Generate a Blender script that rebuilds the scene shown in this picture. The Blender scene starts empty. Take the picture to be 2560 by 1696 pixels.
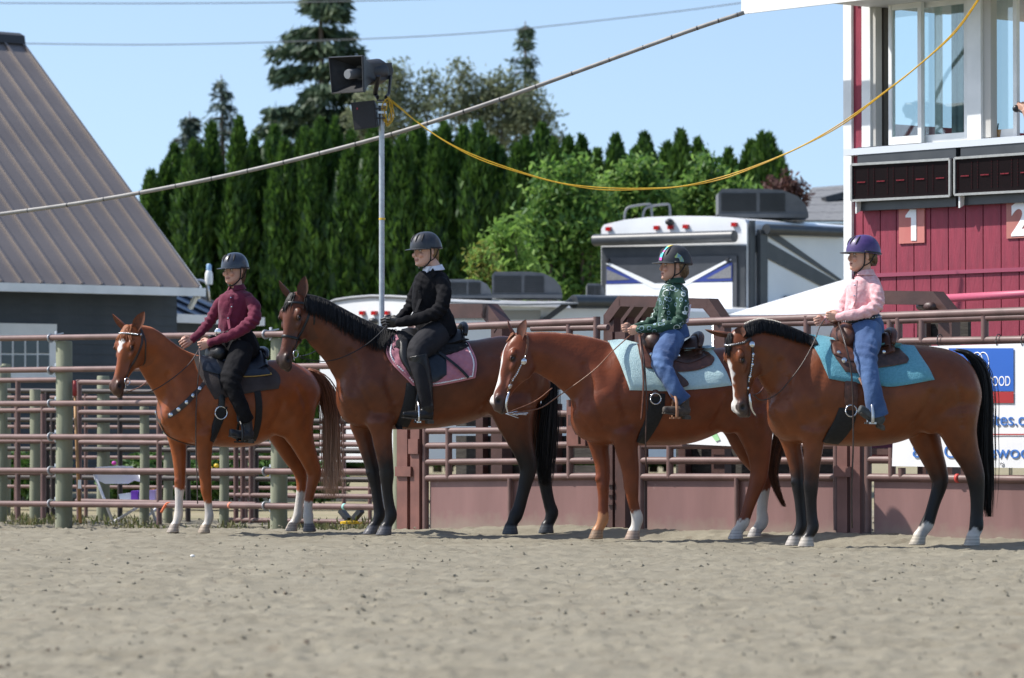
import bpy, bmesh, math, random
import numpy as np
from mathutils import Vector, Matrix
from mathutils.bvhtree import BVHTree
R = random.Random(11)
rad, cos, sin = math.radians, math.cos, math.sin
S = bpy.context.scene
COL = S.collection

# ---------------------------------------------------------------- camera, sky, sun, exposure
FPX, CX, CY, HC = 9750.0, 1280.0, 848.0, 0.9          # focal length and centre in pixels of the 2560 px photograph, eye height
PIT = math.atan(212 / FPX)
CAM = Vector((0, 0, HC))
cam = bpy.data.cameras.new('camera')
cam.sensor_width = 36; cam.lens = 36 * FPX / 2560; cam.clip_end = 3000; cam.clip_start = .5
cam.dof.use_dof = True; cam.dof.focus_distance = 30.5; cam.dof.aperture_fstop = 3.9
cam_o = bpy.data.objects.new('camera', cam); COL.objects.link(cam_o)
cam_o.location = CAM; cam_o.rotation_euler = (math.pi / 2 + PIT, 0, 0)
S.camera = cam_o
SUN_EL, SUN_AZ = 51.0, -5.0      # sun stands to the left, a little to the camera's side
w = bpy.data.worlds.new('World'); S.world = w; w.use_nodes = True
nt = w.node_tree
sky = nt.nodes.new('ShaderNodeTexSky'); sky.sky_type = 'NISHITA'; sky.sun_disc = False
sky.sun_elevation = rad(SUN_EL); sky.sun_rotation = rad(-90 - SUN_AZ)
sky.air_density = 1.0; sky.dust_density = 1.1; sky.ozone_density = 1.0; sky.altitude = 50
tcw = nt.nodes.new('ShaderNodeTexCoord'); mpw = nt.nodes.new('ShaderNodeMapping')     # the yellow band of the modelled horizon lies below the real one
mpw.inputs['Location'].default_value = (0, 0, .11); mpw.inputs['Scale'].default_value = (1, 1, .9)
nt.links.new(tcw.outputs['Generated'], mpw.inputs[0]); nt.links.new(mpw.outputs[0], sky.inputs[0])
bg = nt.nodes['Background']; bg.inputs['Strength'].default_value = .15
nt.links.new(sky.outputs[0], bg.inputs['Color'])
sl = bpy.data.lights.new('sun', 'SUN'); sl.energy = 5.0; sl.angle = rad(.5); sl.color = (1, .955, .89)
so = bpy.data.objects.new('sun', sl); COL.objects.link(so)
TOSUN = Vector((-cos(rad(SUN_EL)) * cos(rad(SUN_AZ)), -cos(rad(SUN_EL)) * sin(rad(SUN_AZ)), sin(rad(SUN_EL))))
so.rotation_euler = TOSUN.to_track_quat('Z', 'Y').to_euler()
S.view_settings.view_transform = 'Standard'; S.view_settings.look = 'None'
S.view_settings.exposure = 0.45; S.view_settings.gamma = 1
S.cycles.max_bounces = 8; S.cycles.transparent_max_bounces = 12
S.cycles.use_denoising = True

# ---------------------------------------------------------------- helpers
FWD, UPV, RGT = Vector((0, cos(PIT), sin(PIT))), Vector((0, -sin(PIT), cos(PIT))), Vector((1, 0, 0))
Z = Vector((0, 0, 1))
def ray(px, py): return FWD + RGT * ((px - CX) / FPX) + UPV * ((CY - py) / FPX)
def at(px, py, Y):                      # the point at depth Y seen at that pixel of the photograph
    d = ray(px, py); return CAM + d * (Y / d.y)
def gx(px, Y): return (px - CX) / FPX * Y
def gz(py, Y): return HC + (1060 - py) / FPX * Y
def ppm(Y): return FPX / Y
def V(*a): return Vector(a)
def lin(r, g, b):
    f = lambda c: (c / 255 / 12.92) if c / 255 <= .04045 else ((c / 255 + .055) / 1.055) ** 2.4
    return (f(r), f(g), f(b))
def mix(a, b, t): return tuple(x + (y - x) * t for x, y in zip(a, b))

MATS = {}
def pm(name, c1, c2=None, scale=4.0, rough=.6, bump=0.0, bscale=60.0, bdist=.01, metal=0.0, spec=.5, sheen=0.0, coat=0.0,
       detail=4.0, stretch=None, attr=None, c3=None, trans=0.0, sub=0.0, lo=.35, hi=.65, rvar=0.0, bstretch=None):
    """procedural material: two tones mixed by noise, a finer noise for relief, optional vertex colours"""
    if name in MATS: return MATS[name]
    m = bpy.data.materials.new(name); m.use_nodes = True; MATS[name] = m
    n, L = m.node_tree.nodes, m.node_tree.links
    b = n['Principled BSDF']
    b.inputs['Roughness'].default_value = rough; b.inputs['Metallic'].default_value = metal
    b.inputs['Specular IOR Level'].default_value = spec
    if sheen: b.inputs['Sheen Weight'].default_value = sheen
    if coat: b.inputs['Coat Weight'].default_value = coat; b.inputs['Coat Roughness'].default_value = .12
    if sub:
        b.inputs['Subsurface Weight'].default_value = sub; b.inputs['Subsurface Radius'].default_value = (.02, .008, .004)
    tc = n.new('ShaderNodeTexCoord')
    def vec(st):
        if not st: return tc.outputs['Object']
        mp = n.new('ShaderNodeMapping'); mp.inputs['Scale'].default_value = st; L.new(tc.outputs['Object'], mp.inputs['Vector']); return mp.outputs[0]
    v = vec(stretch)
    base = None
    if c2 is not None:
        nz = n.new('ShaderNodeTexNoise'); nz.inputs['Scale'].default_value = scale; nz.inputs['Detail'].default_value = detail
        L.new(v, nz.inputs['Vector'])
        mr = n.new('ShaderNodeMapRange'); mr.inputs[1].default_value = lo; mr.inputs[2].default_value = hi; L.new(nz.outputs[0], mr.inputs[0])
        mx = n.new('ShaderNodeMix'); mx.data_type = 'RGBA'; L.new(mr.outputs[0], mx.inputs[0])
        mx.inputs[6].default_value = (*c1, 1); mx.inputs[7].default_value = (*c2, 1); base = mx.outputs[2]
        if rvar:
            ra = n.new('ShaderNodeMapRange'); ra.inputs[3].default_value = rough - rvar; ra.inputs[4].default_value = rough + rvar
            L.new(nz.outputs[0], ra.inputs[0]); L.new(ra.outputs[0], b.inputs['Roughness'])
    if attr:
        at_ = n.new('ShaderNodeAttribute'); at_.attribute_name = attr
        if base is not None:
            mu = n.new('ShaderNodeMix'); mu.data_type = 'RGBA'; mu.blend_type = 'MULTIPLY'; mu.inputs[0].default_value = 1
            L.new(at_.outputs['Color'], mu.inputs[6]); L.new(base, mu.inputs[7]); base = mu.outputs[2]
        else: base = at_.outputs['Color']
    if base is not None: L.new(base, b.inputs['Base Color'])
    else: b.inputs['Base Color'].default_value = (*c1, 1)
    if bump:
        nb = n.new('ShaderNodeTexNoise'); nb.inputs['Scale'].default_value = bscale; nb.inputs['Detail'].default_value = 5
        L.new(vec(bstretch) if bstretch else v, nb.inputs['Vector'])
        bu = n.new('ShaderNodeBump'); bu.inputs['Strength'].default_value = bump; bu.inputs['Distance'].default_value = bdist
        L.new(nb.outputs[0], bu.inputs['Height']); L.new(bu.outputs[0], b.inputs['Normal'])
    if trans:                            # thin leaves pass some light
        tr = n.new('ShaderNodeBsdfTranslucent'); ad = n.new('ShaderNodeMixShader'); ad.inputs[0].default_value = trans
        if base is not None: L.new(base, tr.inputs[0])
        else: tr.inputs[0].default_value = (*c1, 1)
        L.new(b.outputs[0], ad.inputs[1]); L.new(tr.outputs[0], ad.inputs[2]); L.new(ad.outputs[0], n['Material Output'].inputs[0])
    return m

WL = {}                                  # world position of every object that was made
def tag(o, label=None, cat=None, group=None, kind=None):
    if label: o['label'] = label
    if cat: o['category'] = cat
    if group: o['group'] = group
    if kind: o['kind'] = kind
    return o
def thing(name, loc, label, cat, group=None, kind=None):
    o = bpy.data.objects.new(name, None); o.empty_display_size = .1; COL.objects.link(o)
    o.location = loc; WL[o.name] = Vector(loc)
    return tag(o, label, cat, group, kind)
def link(name, me, wloc, parent=None):
    o = bpy.data.objects.new(name, me); COL.objects.link(o)
    wloc = Vector(wloc); WL[o.name] = wloc
    if parent is not None: o.parent = parent; o.location = wloc - WL[parent.name]
    else: o.location = wloc
    return o
def shade(me, smooth=True, angle=None):
    me.polygons.foreach_set('use_smooth', [smooth] * len(me.polygons))

def spline(pts, sub=4):
    """Catmull-Rom through rows of numbers"""
    P = np.array(pts, float); n = len(P)
    if n < 3 or sub < 2: 
        return P
    out = []
    for i in range(n - 1):
        p0 = P[i - 1] if i else 2 * P[0] - P[1]; p1, p2 = P[i], P[i + 1]; p3 = P[i + 2] if i + 2 < n else 2 * P[-1] - P[-2]
        for k in range(sub):
            t = k / sub
            out.append(.5 * (2 * p1 + (p2 - p0) * t + (2 * p0 - 5 * p1 + 4 * p2 - p3) * t * t + (3 * p1 - p0 - 3 * p2 + p3) * t ** 3))
    out.append(P[-1]); return np.array(out)

class MB:
    """collects geometry in world coordinates; build() links it as one mesh object"""
    def __init__(s): s.v, s.f, s.m, s.mi, s.uv = [], [], [], 0, {}
    def add(s, vs, fs, mi=None):
        k = len(s.v); s.v += [tuple(v) for v in vs]
        s.f += [tuple(i + k for i in f) for f in fs]; s.m += [s.mi if mi is None else mi] * len(fs); return s
    def box(s, c, size, ax=None, mi=None):
        c = Vector(c); X, Y, Zz = ax if ax else (Vector((1, 0, 0)), Vector((0, 1, 0)), Z)
        hx, hy, hz = size[0] / 2, size[1] / 2, size[2] / 2
        vs = [c + X * (hx * i) + Y * (hy * j) + Zz * (hz * k) for k in (-1, 1) for j in (-1, 1) for i in (-1, 1)]
        return s.add(vs, [(0, 2, 3, 1), (4, 5, 7, 6), (0, 1, 5, 4), (2, 6, 7, 3), (0, 4, 6, 2), (1, 3, 7, 5)], mi)
    def beam(s, a, b, wd, ht, up=Z, mi=None):
        a, b = Vector(a), Vector(b); t = (b - a); L = t.length; t = t / L
        sd = t.cross(up)
        if sd.length < 1e-4: sd = t.cross(Vector((1, 0, 0)))
        sd.normalize(); u = sd.cross(t)
        return s.box((a + b) / 2, (L, wd, ht), (t, sd, u), mi)
    def prism(s, poly, vec, mi=None):
        n = len(poly); a = [Vector(p) for p in poly]; b = [p + Vector(vec) for p in a]
        return s.add(a + b, [tuple(range(n - 1, -1, -1)), tuple(range(n, 2 * n))] + [(i, (i + 1) % n, n + (i + 1) % n, n + i) for i in range(n)], mi)
    def rings(s, rs, cap=True, closed=True, mi=None):
        n = len(rs[0]); k = len(s.v); s.v += [tuple(p) for r in rs for p in r]; fs = []
        for i in range(len(rs) - 1):
            for j in range(n if closed else n - 1):
                j2 = (j + 1) % n; fs.append((k + i * n + j, k + i * n + j2, k + (i + 1) * n + j2, k + (i + 1) * n + j))
        if cap and closed:
            fs.append(tuple(k + j for j in range(n - 1, -1, -1))); fs.append(tuple(k + (len(rs) - 1) * n + j for j in range(n)))
        s.f += fs; s.m += [s.mi if mi is None else mi] * len(fs); return s
    def tube(s, pts, r, n=8, mi=None, sub=1, flat=1.0, up=None):
        P = [Vector(p) for p in (spline([tuple(p) for p in pts], sub) if sub > 1 else pts)]
        N = len(P)
        if hasattr(r, '__len__'): rr = np.interp(np.linspace(0, 1, N), np.linspace(0, 1, len(r)), r)
        else: rr = [r] * N
        rs = []; prev = None
        for i in range(N):
            t = (P[min(i + 1, N - 1)] - P[max(i - 1, 0)])
            if t.length < 1e-7: t = Vector((0, 0, 1))
            t.normalize()
            if up is not None: u = Vector(up)
            else: u = prev if prev is not None else (Z if abs(t.z) < .9 else Vector((1, 0, 0)))
            u = u - t * u.dot(t)
            if u.length < 1e-5: u = t.orthogonal()
            u.normalize(); prev = u; v_ = t.cross(u)
            rs.append([P[i] + u * (cos(2 * math.pi * j / n) * rr[i]) + v_ * (sin(2 * math.pi * j / n) * rr[i] * flat) for j in range(n)])
        return s.rings(rs, mi=mi)
    def ell(s, c, U, Vv, Wv, n=14, m=9, mi=None):
        c, U, Vv, Wv = map(Vector, (c, U, Vv, Wv)); rs = []
        for i in range(m + 1):
            ph = -math.pi / 2 + math.pi * (i * .998 + .001 * m) / m
            rs.append([c + Wv * sin(ph) + U * (cos(ph) * cos(2 * math.pi * j / n)) + Vv * (cos(ph) * sin(2 * math.pi * j / n)) for j in range(n)])
        return s.rings(rs, mi=mi)
    def lathe(s, c, prof, axis=Z, n=20, mi=None):
        axis = Vector(axis).normalized(); u = axis.orthogonal().normalized(); v_ = axis.cross(u); c = Vector(c)
        return s.rings([[c + axis * h + u * (cos(2 * math.pi * j / n) * r) + v_ * (sin(2 * math.pi * j / n) * r) for j in range(n)] for r, h in prof], mi=mi)
    def mesh(s, name, mats, loc, smooth):
        me = bpy.data.meshes.new(name); lx, ly, lz = loc
        me.from_pydata([(x - lx, y - ly, z - lz) for x, y, z in s.v], [], s.f)
        for m in (mats if isinstance(mats, (list, tuple)) else [mats]): me.materials.append(m)
        if any(s.m): me.polygons.foreach_set('material_index', s.m)
        shade(me, bool(smooth))
        if smooth and smooth is not True: me.set_sharp_from_angle(angle=rad(smooth))
        me.update(); return me
    def base(s):
        a = np.array(s.v); return Vector(((a[:, 0].min() + a[:, 0].max()) / 2, (a[:, 1].min() + a[:, 1].max()) / 2, a[:, 2].min()))
    def build(s, name, mats, parent=None, smooth=False, loc=None):
        loc = Vector(loc) if loc is not None else s.base()
        return link(name, s.mesh(name, mats, loc, smooth), loc, parent)

def superring(c, U, Vv, ru, rv, e=2.0, n=28, taper=0.0, tv=None):
    out = []
    for j in range(n):
        a = 2 * math.pi * j / n; ca, sa = cos(a), sin(a)
        x = math.copysign(abs(ca) ** (2 / e), ca); y = math.copysign(abs(sa) ** (2 / e), sa)
        k = 1 - taper * max(0, x) ** 1.5 - (tv or 0) * max(0, -x) ** 1.5
        out.append(c + U * (ru * x) + Vv * (rv * y * k))
    return out

def remesh(mb, name, voxel, smooth=4, fac=.5):
    """fuses overlapping closed shapes into one continuous skin"""
    me = mb.mesh(name, [], (0, 0, 0), True)
    o = bpy.data.objects.new('tmp', me); COL.objects.link(o)
    r = o.modifiers.new('r', 'REMESH'); r.mode = 'VOXEL'; r.voxel_size = voxel; r.use_smooth_shade = True
    if smooth:
        q = o.modifiers.new('s', 'SMOOTH'); q.factor = fac; q.iterations = smooth
    dg = bpy.context.evaluated_depsgraph_get()
    new = bpy.data.meshes.new_from_object(o.evaluated_get(dg)); new.name = name
    bpy.data.objects.remove(o); bpy.data.meshes.remove(me)
    shade(new, True); return new
def coords(me):
    a = np.empty(len(me.vertices) * 3); me.vertices.foreach_get('co', a); return a.reshape(-1, 3)
def setco(me, a): me.vertices.foreach_set('co', np.ascontiguousarray(a).ravel()); me.update()
def normals(me):
    a = np.empty(len(me.vertices) * 3); me.vertices.foreach_get('normal', a); return a.reshape(-1, 3)
def setcol(me, c):
    at_ = me.color_attributes.new('Col', 'FLOAT_COLOR', 'POINT'); k = np.ones((len(me.vertices), 4)); k[:, :3] = c
    at_.data.foreach_set('color', k.ravel())
def place(me, name, mat, loc, parent):
    loc = Vector(loc); setco(me, coords(me) - np.array(loc))
    me.materials.clear(); me.materials.append(mat); return link(name, me, loc, parent)
def bvh(me): 
    return BVHTree.FromPolygons([v.co.copy() for v in me.vertices], [tuple(p.vertices) for p in me.polygons])
def sm(x, a, b): t = np.clip((x - a) / (b - a), 0, 1); return t * t * (3 - 2 * t)
def noise3(p, s, seed=0):
    """cheap smooth noise from sines, -1..1"""
    x, y, z = p[:, 0] * s, p[:, 1] * s, p[:, 2] * s
    return (np.sin(1.7 * x + 2.3 * y + seed) + np.sin(2.9 * y - 1.3 * z + 1.7 * seed) + np.sin(2.1 * z + 1.9 * x + 2.3 * seed) + np.sin(3.7 * x - 2.7 * z + .7 * seed + np.sin(2.2 * y))) / 4

WHITE = pm('white_paint', (.78, .79, .78), (.66, .68, .67), 3, rough=.45, bump=.1, bscale=40)
BLACK = pm('black_plastic', (.012, .013, .016), (.025, .026, .03), 8, rough=.4)
STEEL = pm('steel', (.55, .56, .58), (.42, .43, .45), 20, rough=.3, metal=.9)
SILVER = pm('silver', (.75, .76, .78), (.5, .5, .52), 90, rough=.22, metal=.95)
# ---------------------------------------------------------------- ground
VG = {}
def vnoise(x, y, s, seed):
    """value noise on numpy grids"""
    if seed not in VG: VG[seed] = np.random.RandomState(seed).rand(256, 256) * 2 - 1
    g = VG[seed]; x, y = x * s, y * s
    xi, yi = np.floor(x).astype(int), np.floor(y).astype(int); fx, fy_ = x - xi, y - yi; fx, fy_ = fx * fx * (3 - 2 * fx), fy_ * fy_ * (3 - 2 * fy_)
    G = lambda a, b: g[a % 256, b % 256]
    return (G(xi, yi) * (1 - fx) + G(xi + 1, yi) * fx) * (1 - fy_) + (G(xi, yi + 1) * (1 - fx) + G(xi + 1, yi + 1) * fx) * fy_
def gh(x, y):
    """height of the raked sand"""
    a = vnoise(x, y * .8, 1.1, 1) * .016 + vnoise(x, y, 3.3, 2) * .009 + vnoise(x, y, 8, 3) * .006 + vnoise(x, y, 19, 4) * .0065 + np.maximum(0, vnoise(x, y, 13, 5) - .5) * .030 + np.maximum(0, vnoise(x, y, 27, 6) - .4) * .022 + vnoise(x, y, 40, 7) * .003
    for px_, py_ in HOOFS: a = a * (1 - .6 * np.exp(-((x - px_) ** 2 + (y - py_) ** 2) / .05))
    return a - .018
HOOFS = []
ys = np.concatenate([np.arange(10.5, 26, .040), np.arange(26, 41.0, .034)]); us = np.linspace(-1, 1, 330)
Yg, Ug = np.meshgrid(ys, us, indexing='ij'); Xg = Ug * (Yg * .1313 + .9)
SANDXY = (Xg, Yg)
def make_sand():
    Zg = gh(Xg, Yg); edge = np.minimum(1, (41.0 - Yg) / 1.5); Zg = Zg * np.clip(edge, 0, 1)
    fl = 33.507 - 1.0045 * Xg; Zg = Zg + .05 * np.exp(-((Yg - fl + .35) / .55) ** 2) * sm(Xg, -1, .6)     # sand banked up against the gates
    Zg = Zg - .105 * sm(-Xg, -.4, 2.5) * sm(Yg, 33.2, 36.5)                                                  # the ground falls away behind the left fence
    r = np.random.RandomState(9); cr = [(x + r.normal() * .5, y + r.normal() * .5) for x, y in HOOFS for _ in range(9)] + [(r.uniform(-1, 1) * (y * .1313 + .5), y) for y in r.uniform(11, 34, 520)]
    for cx, cy in cr:                                                                                        # old hoof prints
        i0, i1 = np.searchsorted(ys, cy - .22), np.searchsorted(ys, cy + .22)
        if i1 <= i0 or min(math.hypot(cx - a, cy - b) for a, b in HOOFS) < .16: continue
        d = np.hypot(Xg[i0:i1] - cx, (Yg[i0:i1] - cy) * .8); q = r.uniform(.045, .075); dp = r.uniform(.007, .017); Zg[i0:i1] += -dp * np.exp(-(d / q) ** 2) + .6 * dp * np.exp(-((d - 1.55 * q) / (.55 * q)) ** 2)
    nr_, nc = Xg.shape; co = np.stack([Xg, Yg, Zg], 2).reshape(-1, 3); i = np.arange((nr_ - 1) * nc).reshape(nr_ - 1, nc)[:, :-1].ravel()
    me = bpy.data.meshes.new('arena_sand'); f = np.stack([i, i + 1, i + nc + 1, i + nc], 1)
    me.vertices.add(len(co)); me.vertices.foreach_set('co', co.ravel()); me.loops.add(f.size); me.loops.foreach_set('vertex_index', f.ravel()); me.polygons.add(len(f)); me.polygons.foreach_set('loop_start', np.arange(0, f.size, 4)); me.polygons.foreach_set('loop_total', np.full(len(f), 4)); me.update(); shade(me, True)
    me.materials.append(SAND); o = link('arena_sand', me, (0, 0, 0)); tag(o, kind='structure')
SAND = pm('sand', (.232, .211, .160), (.182, .163, .121), 2.2, rough=.95, bump=.8, bscale=130, bdist=.01, detail=8, spec=.2, lo=.38, hi=.72)
n_, L_ = SAND.node_tree.nodes, SAND.node_tree.links; b_ = n_['Principled BSDF']; tc_ = n_.new('ShaderNodeTexCoord')      # damp brown scuffs
mp_ = n_.new('ShaderNodeMapping'); mp_.inputs['Scale'].default_value = (1.3, .55, 1); L_.new(tc_.outputs['Object'], mp_.inputs[0]); nz_ = n_.new('ShaderNodeTexNoise'); nz_.inputs['Scale'].default_value = 4.2; nz_.inputs['Detail'].default_value = 6; nz_.inputs['Roughness'].default_value = .62; L_.new(mp_.outputs[0], nz_.inputs[0])
mr_ = n_.new('ShaderNodeMapRange'); mr_.inputs[1].default_value = .60; mr_.inputs[2].default_value = .70; mr_.inputs[4].default_value = .45; L_.new(nz_.outputs[0], mr_.inputs[0]); mx_ = n_.new('ShaderNodeMix'); mx_.data_type = 'RGBA'; L_.new(mr_.outputs[0], mx_.inputs[0]); src_ = b_.inputs['Base Color'].links[0].from_socket; L_.new(src_, mx_.inputs[6]); mx_.inputs[7].default_value = (.15, .115, .08, 1); L_.new(mx_.outputs[2], b_.inputs['Base Color'])
mb = MB(); mb.add([(-900, -20, -.17), (900, -20, -.17), (900, 1500, -.17), (-900, 1500, -.17)], [(0, 1, 2, 3)]); tag(mb.build('ground', pm('dry_ground', (.30, .25, .17), (.16, .17, .07), .5, rough=1, bump=.5, bscale=8, bdist=.05), loc=(0, 0, 0)), kind='structure')
mb = MB(); mb.add([(-30, 40.6, -.125), (30, 40.6, -.125), (30, 140, -.125), (-30, 140, -.125)], [(0, 1, 2, 3)]); tag(mb.build('lawn', pm('lawn', (.20, .18, .10), (.26, .22, .14), 1.2, rough=1, bump=.6, bscale=12, bdist=.05), loc=(0, 0, 0)), kind='structure')

# ---------------------------------------------------------------- trees
def quads(name, c, u, v, mat, loc, parent, mi=None):
    """many small leaf faces: centres c, half axes u, v (numpy n x 3)"""
    n = len(c); co = np.stack([c - u, c - v * .75, c + u, c + v * .75], 1).reshape(-1, 3) - np.array(loc); me = bpy.data.meshes.new(name)
    me.vertices.add(4 * n); me.vertices.foreach_set('co', co.ravel()); me.loops.add(4 * n); me.loops.foreach_set('vertex_index', np.arange(4 * n)); me.polygons.add(n); me.polygons.foreach_set('loop_start', np.arange(0, 4 * n, 4)); me.polygons.foreach_set('loop_total', np.full(n, 4))
    for m in (mat if isinstance(mat, list) else [mat]): me.materials.append(m)
    if mi is not None: me.polygons.foreach_set('material_index', mi.astype(np.int32))
    me.update(); shade(me, False); return link(name, me, loc, parent)
def unit(r, n): a = r.normal(size=(n, 3)); return a / np.linalg.norm(a, axis=1)[:, None]
def leaf(name, c1, c2, tr=.3): return pm(name, c1, c2, .9, rough=.55, trans=tr, spec=.3, detail=6, lo=.3, hi=.7)
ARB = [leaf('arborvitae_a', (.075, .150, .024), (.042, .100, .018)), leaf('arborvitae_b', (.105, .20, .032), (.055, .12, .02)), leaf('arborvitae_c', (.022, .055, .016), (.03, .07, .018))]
BARK = pm('bark', (.075, .055, .04), (.13, .10, .08), 6, rough=.95, bump=.8, bscale=20, bdist=.03, stretch=(1, 1, .25))
AVAR = []
def arborvitae(x, Y, top, hw, label, seed):
    r = np.random.RandomState(seed); h = top; n = int(4600); pk_ = r.uniform(3.0, 5.0)
    root = thing('arborvitae', (x, Y, 0), label, 'tree', 'arborvitae hedge row')
    t = r.beta(1.15, 1.0, n); a = r.uniform(0, 2 * math.pi, n); prof = lambda t: hw * (np.clip((1 - t) * 3.9, 0, 1) ** .68 * (.90 + .10 * np.cos(t * 5)))
    hw = hw * r.uniform(.9, 1.12); prof = lambda t: hw * (np.clip((1 - t) * pk_, 0, 1) ** .68 * (.90 + .10 * np.cos(t * 5 + seed))); lump = 1 + .16 * np.sin(a * 3 + t * r.uniform(18, 32) + seed) + .10 * np.sin(a * 7 - t * 41) + .06 * np.sin(a * 2 + t * 9 + 2 * seed); rr = prof(t) * lump * (1 - .35 * r.rand(n) ** 2.5); z = h * (.02 + .98 * t); ln_ = r.normal() * .10
    c = np.stack([x + ln_ * t * t + rr * np.cos(a), Y + rr * np.sin(a), z], 1); up = np.stack([np.cos(a) * .35, np.sin(a) * .35, np.full(n, 1.0)], 1) + r.normal(size=(n, 3)) * .28; up /= np.linalg.norm(up, axis=1)[:, None]
    sd = np.cross(up, unit(r, n)); sd /= np.linalg.norm(sd, axis=1)[:, None]; L = r.uniform(.07, .17, n)[:, None]
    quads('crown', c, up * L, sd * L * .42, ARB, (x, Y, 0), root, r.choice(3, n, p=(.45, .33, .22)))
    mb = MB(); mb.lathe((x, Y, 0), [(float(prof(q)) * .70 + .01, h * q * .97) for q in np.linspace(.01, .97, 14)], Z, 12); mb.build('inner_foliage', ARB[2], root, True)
    mb = MB(); mb.tube([(x, Y, -.05), (x + .02, Y, h * .3), (x, Y, h * .9)], [.09, .06, .01], 8); mb.build('trunk', BARK, root, True)
tops = [(373, 433, 34), (440, 367, 38), (475, 358, 38), (512, 372, 34), (540, 309, 40), (591, 300, 38), (661, 321, 42), (696, 358, 34), (756, 325, 44), (807, 302, 36), (835, 302, 34), (848, 381, 36), (886, 335, 42), (933, 320, 38), (972, 353, 40), (1030, 310, 40), (1060, 325, 42), (1123, 311, 42), (1151, 322, 38), (1190, 313, 38), (1228, 348, 48), (1284, 367, 40), (1351, 316, 48), (1411, 348, 38), (1458, 344, 34), (1526, 372, 34), (1550, 342, 32), (1633, 339, 38), (1668, 362, 38), (1710, 333, 40), (1735, 352, 34), (1805, 379, 30), (1830, 408, 30), (1865, 358, 36), (1894, 339, 34), (1931, 341, 34), (1960, 390, 34), (1983, 408, 34)]
tops = sorted(tops + [(405, 408, 36), (625, 348, 38), (722, 352, 36), (782, 336, 38), (864, 352, 36), (908, 348, 36), (1002, 345, 40), (1094, 338, 40), (1258, 374, 40), (1318, 352, 40), (1384, 356, 38), (1490, 380, 36), (1590, 376, 38), (1770, 386, 34)])
ORD = 'first second third fourth fifth sixth seventh eighth ninth tenth eleventh twelfth thirteenth fourteenth fifteenth sixteenth seventeenth eighteenth nineteenth twentieth twenty-first twenty-second twenty-third twenty-fourth twenty-fifth twenty-sixth twenty-seventh'.split()
N_t = len(tops)
for i, (px, py, w_) in enumerate(tops):
    Y = 76 + (i % 3) * .9 - (.004 * (px - 1280)) * .5; lab = '%s from the barn end in the tall clipped arborvitae hedge' % ORD[i] if i < 26 else '%s from the red booth end in the tall arborvitae hedge' % ORD[N_t - 1 - i]
    arborvitae(gx(px, Y), Y, gz(py, Y), w_ / ppm(Y) * 1.40, lab, 100 + i)
CON = [leaf('needles_a', (.062, .100, .052), (.036, .066, .040), .1), leaf('needles_b', (.090, .130, .066), (.05, .085, .05), .1)]
def conifer(px, Y, top, hw, label, seed, bot=0.0, droop=.45, gap=.36, dens=1.0, mats=None, tip=0.0):
    x = gx(px, Y); h = top; r = np.random.RandomState(seed); root = thing('conifer', (x, Y, 0), label, 'tree', 'tall conifers behind the hedge'); C, U, Vv = [], [], []; mb = MB(); mb.tube([(x, Y, 0), (x + .1, Y, h * .5), (x + tip, Y, h)], [.28, .16, .015], 8, sub=3); mb.build('trunk', BARK, root, True); lb = MB()
    z = h - .25
    while z > bot:
        f = 1 - z / h; L0 = hw * (f * 2.1) ** .8 if f < .48 else hw
        for k in range(r.randint(4, 7)):
            a = r.uniform(0, 2 * math.pi); L = L0 * r.uniform(.45, 1.18) + .15; d = np.array((math.cos(a), math.sin(a), 0)); m = max(4, int(L / .12)); pts = []
            for s_ in np.linspace(0, 1, m): pts.append(np.array((x + tip * z / h, Y, z)) + d * L * s_ + np.array((0, 0, L * (.22 * s_ - droop * s_ * s_ + .10 * s_ ** 5))))
            lb.tube([Vector(p) for p in pts[::max(1, m // 4)]], [.035, .008], 4)
            for j, p in enumerate(pts[1:]):
                s_ = j / m; q = int(dens * (9 + 7 * (1 - abs(s_ - .5)))); wd = (.30 * (1 - s_ * .75) * min(1.3, L)) ; sd = np.cross(d, (0, 0, 1)); o_ = r.normal(size=(q, 1)) * wd * .55
                C.append(p + sd * o_ + np.stack([np.zeros(q), np.zeros(q), -np.abs(r.normal(size=q)) * .16 - .05 * np.abs(o_[:, 0])], 1) + r.normal(size=(q, 3)) * .05)
                dd = d[None] * .6 + sd * np.sign(o_) * .5 + r.normal(size=(q, 3)) * .35 + np.array((0, 0, -.45)); dd /= np.linalg.norm(dd, axis=1)[:, None]; U.append(dd * r.uniform(.09, .20, (q, 1)) * (1 + .4 * (hw > 2))); w2 = np.cross(dd, unit(r, q)); w2 /= np.linalg.norm(w2, axis=1)[:, None]; Vv.append(w2 * .045 * (1 + .5 * (hw > 2)))
        z -= gap * r.uniform(.7, 1.2) * (1 + f)
    C, U, Vv = map(np.concatenate, (C, U, Vv)); quads('crown', C, U, Vv, mats or CON, (x, Y, 0), root, r.choice(2, len(C))); tag(lb.build('branches', BARK, root, True), kind='stuff')
conifer(798, 112, gz(-110, 112), 3.1, 'big dark spruce towering over the hedge behind the loudspeaker', 1, bot=3, gap=.46, dens=1.5, droop=.35)
BLU = [leaf('needles_blue_a', (.05, .085, .065), (.035, .065, .05), .1), leaf('needles_blue_b', (.075, .11, .08), (.04, .07, .055), .1)]
conifer(552, 120, gz(186, 120), 1.15, 'slender blue conifer just left of the big spruce', 2, bot=4, dens=.5, mats=BLU)
conifer(473, 115, gz(278, 115), 1.1, 'bushy blue conifer nearest the barn roof', 3, bot=3, dens=.9, gap=.3, mats=BLU)
conifer(420, 110, gz(385, 110), .75, 'low blue conifer touching the end of the hedge', 6, bot=3, dens=1.0, gap=.3, mats=BLU)
conifer(1305, 118, gz(52, 118), .85, 'thin pointed conifer standing alone right of the loudspeaker', 4, bot=5, dens=.6, gap=.5, tip=.1)
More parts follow.
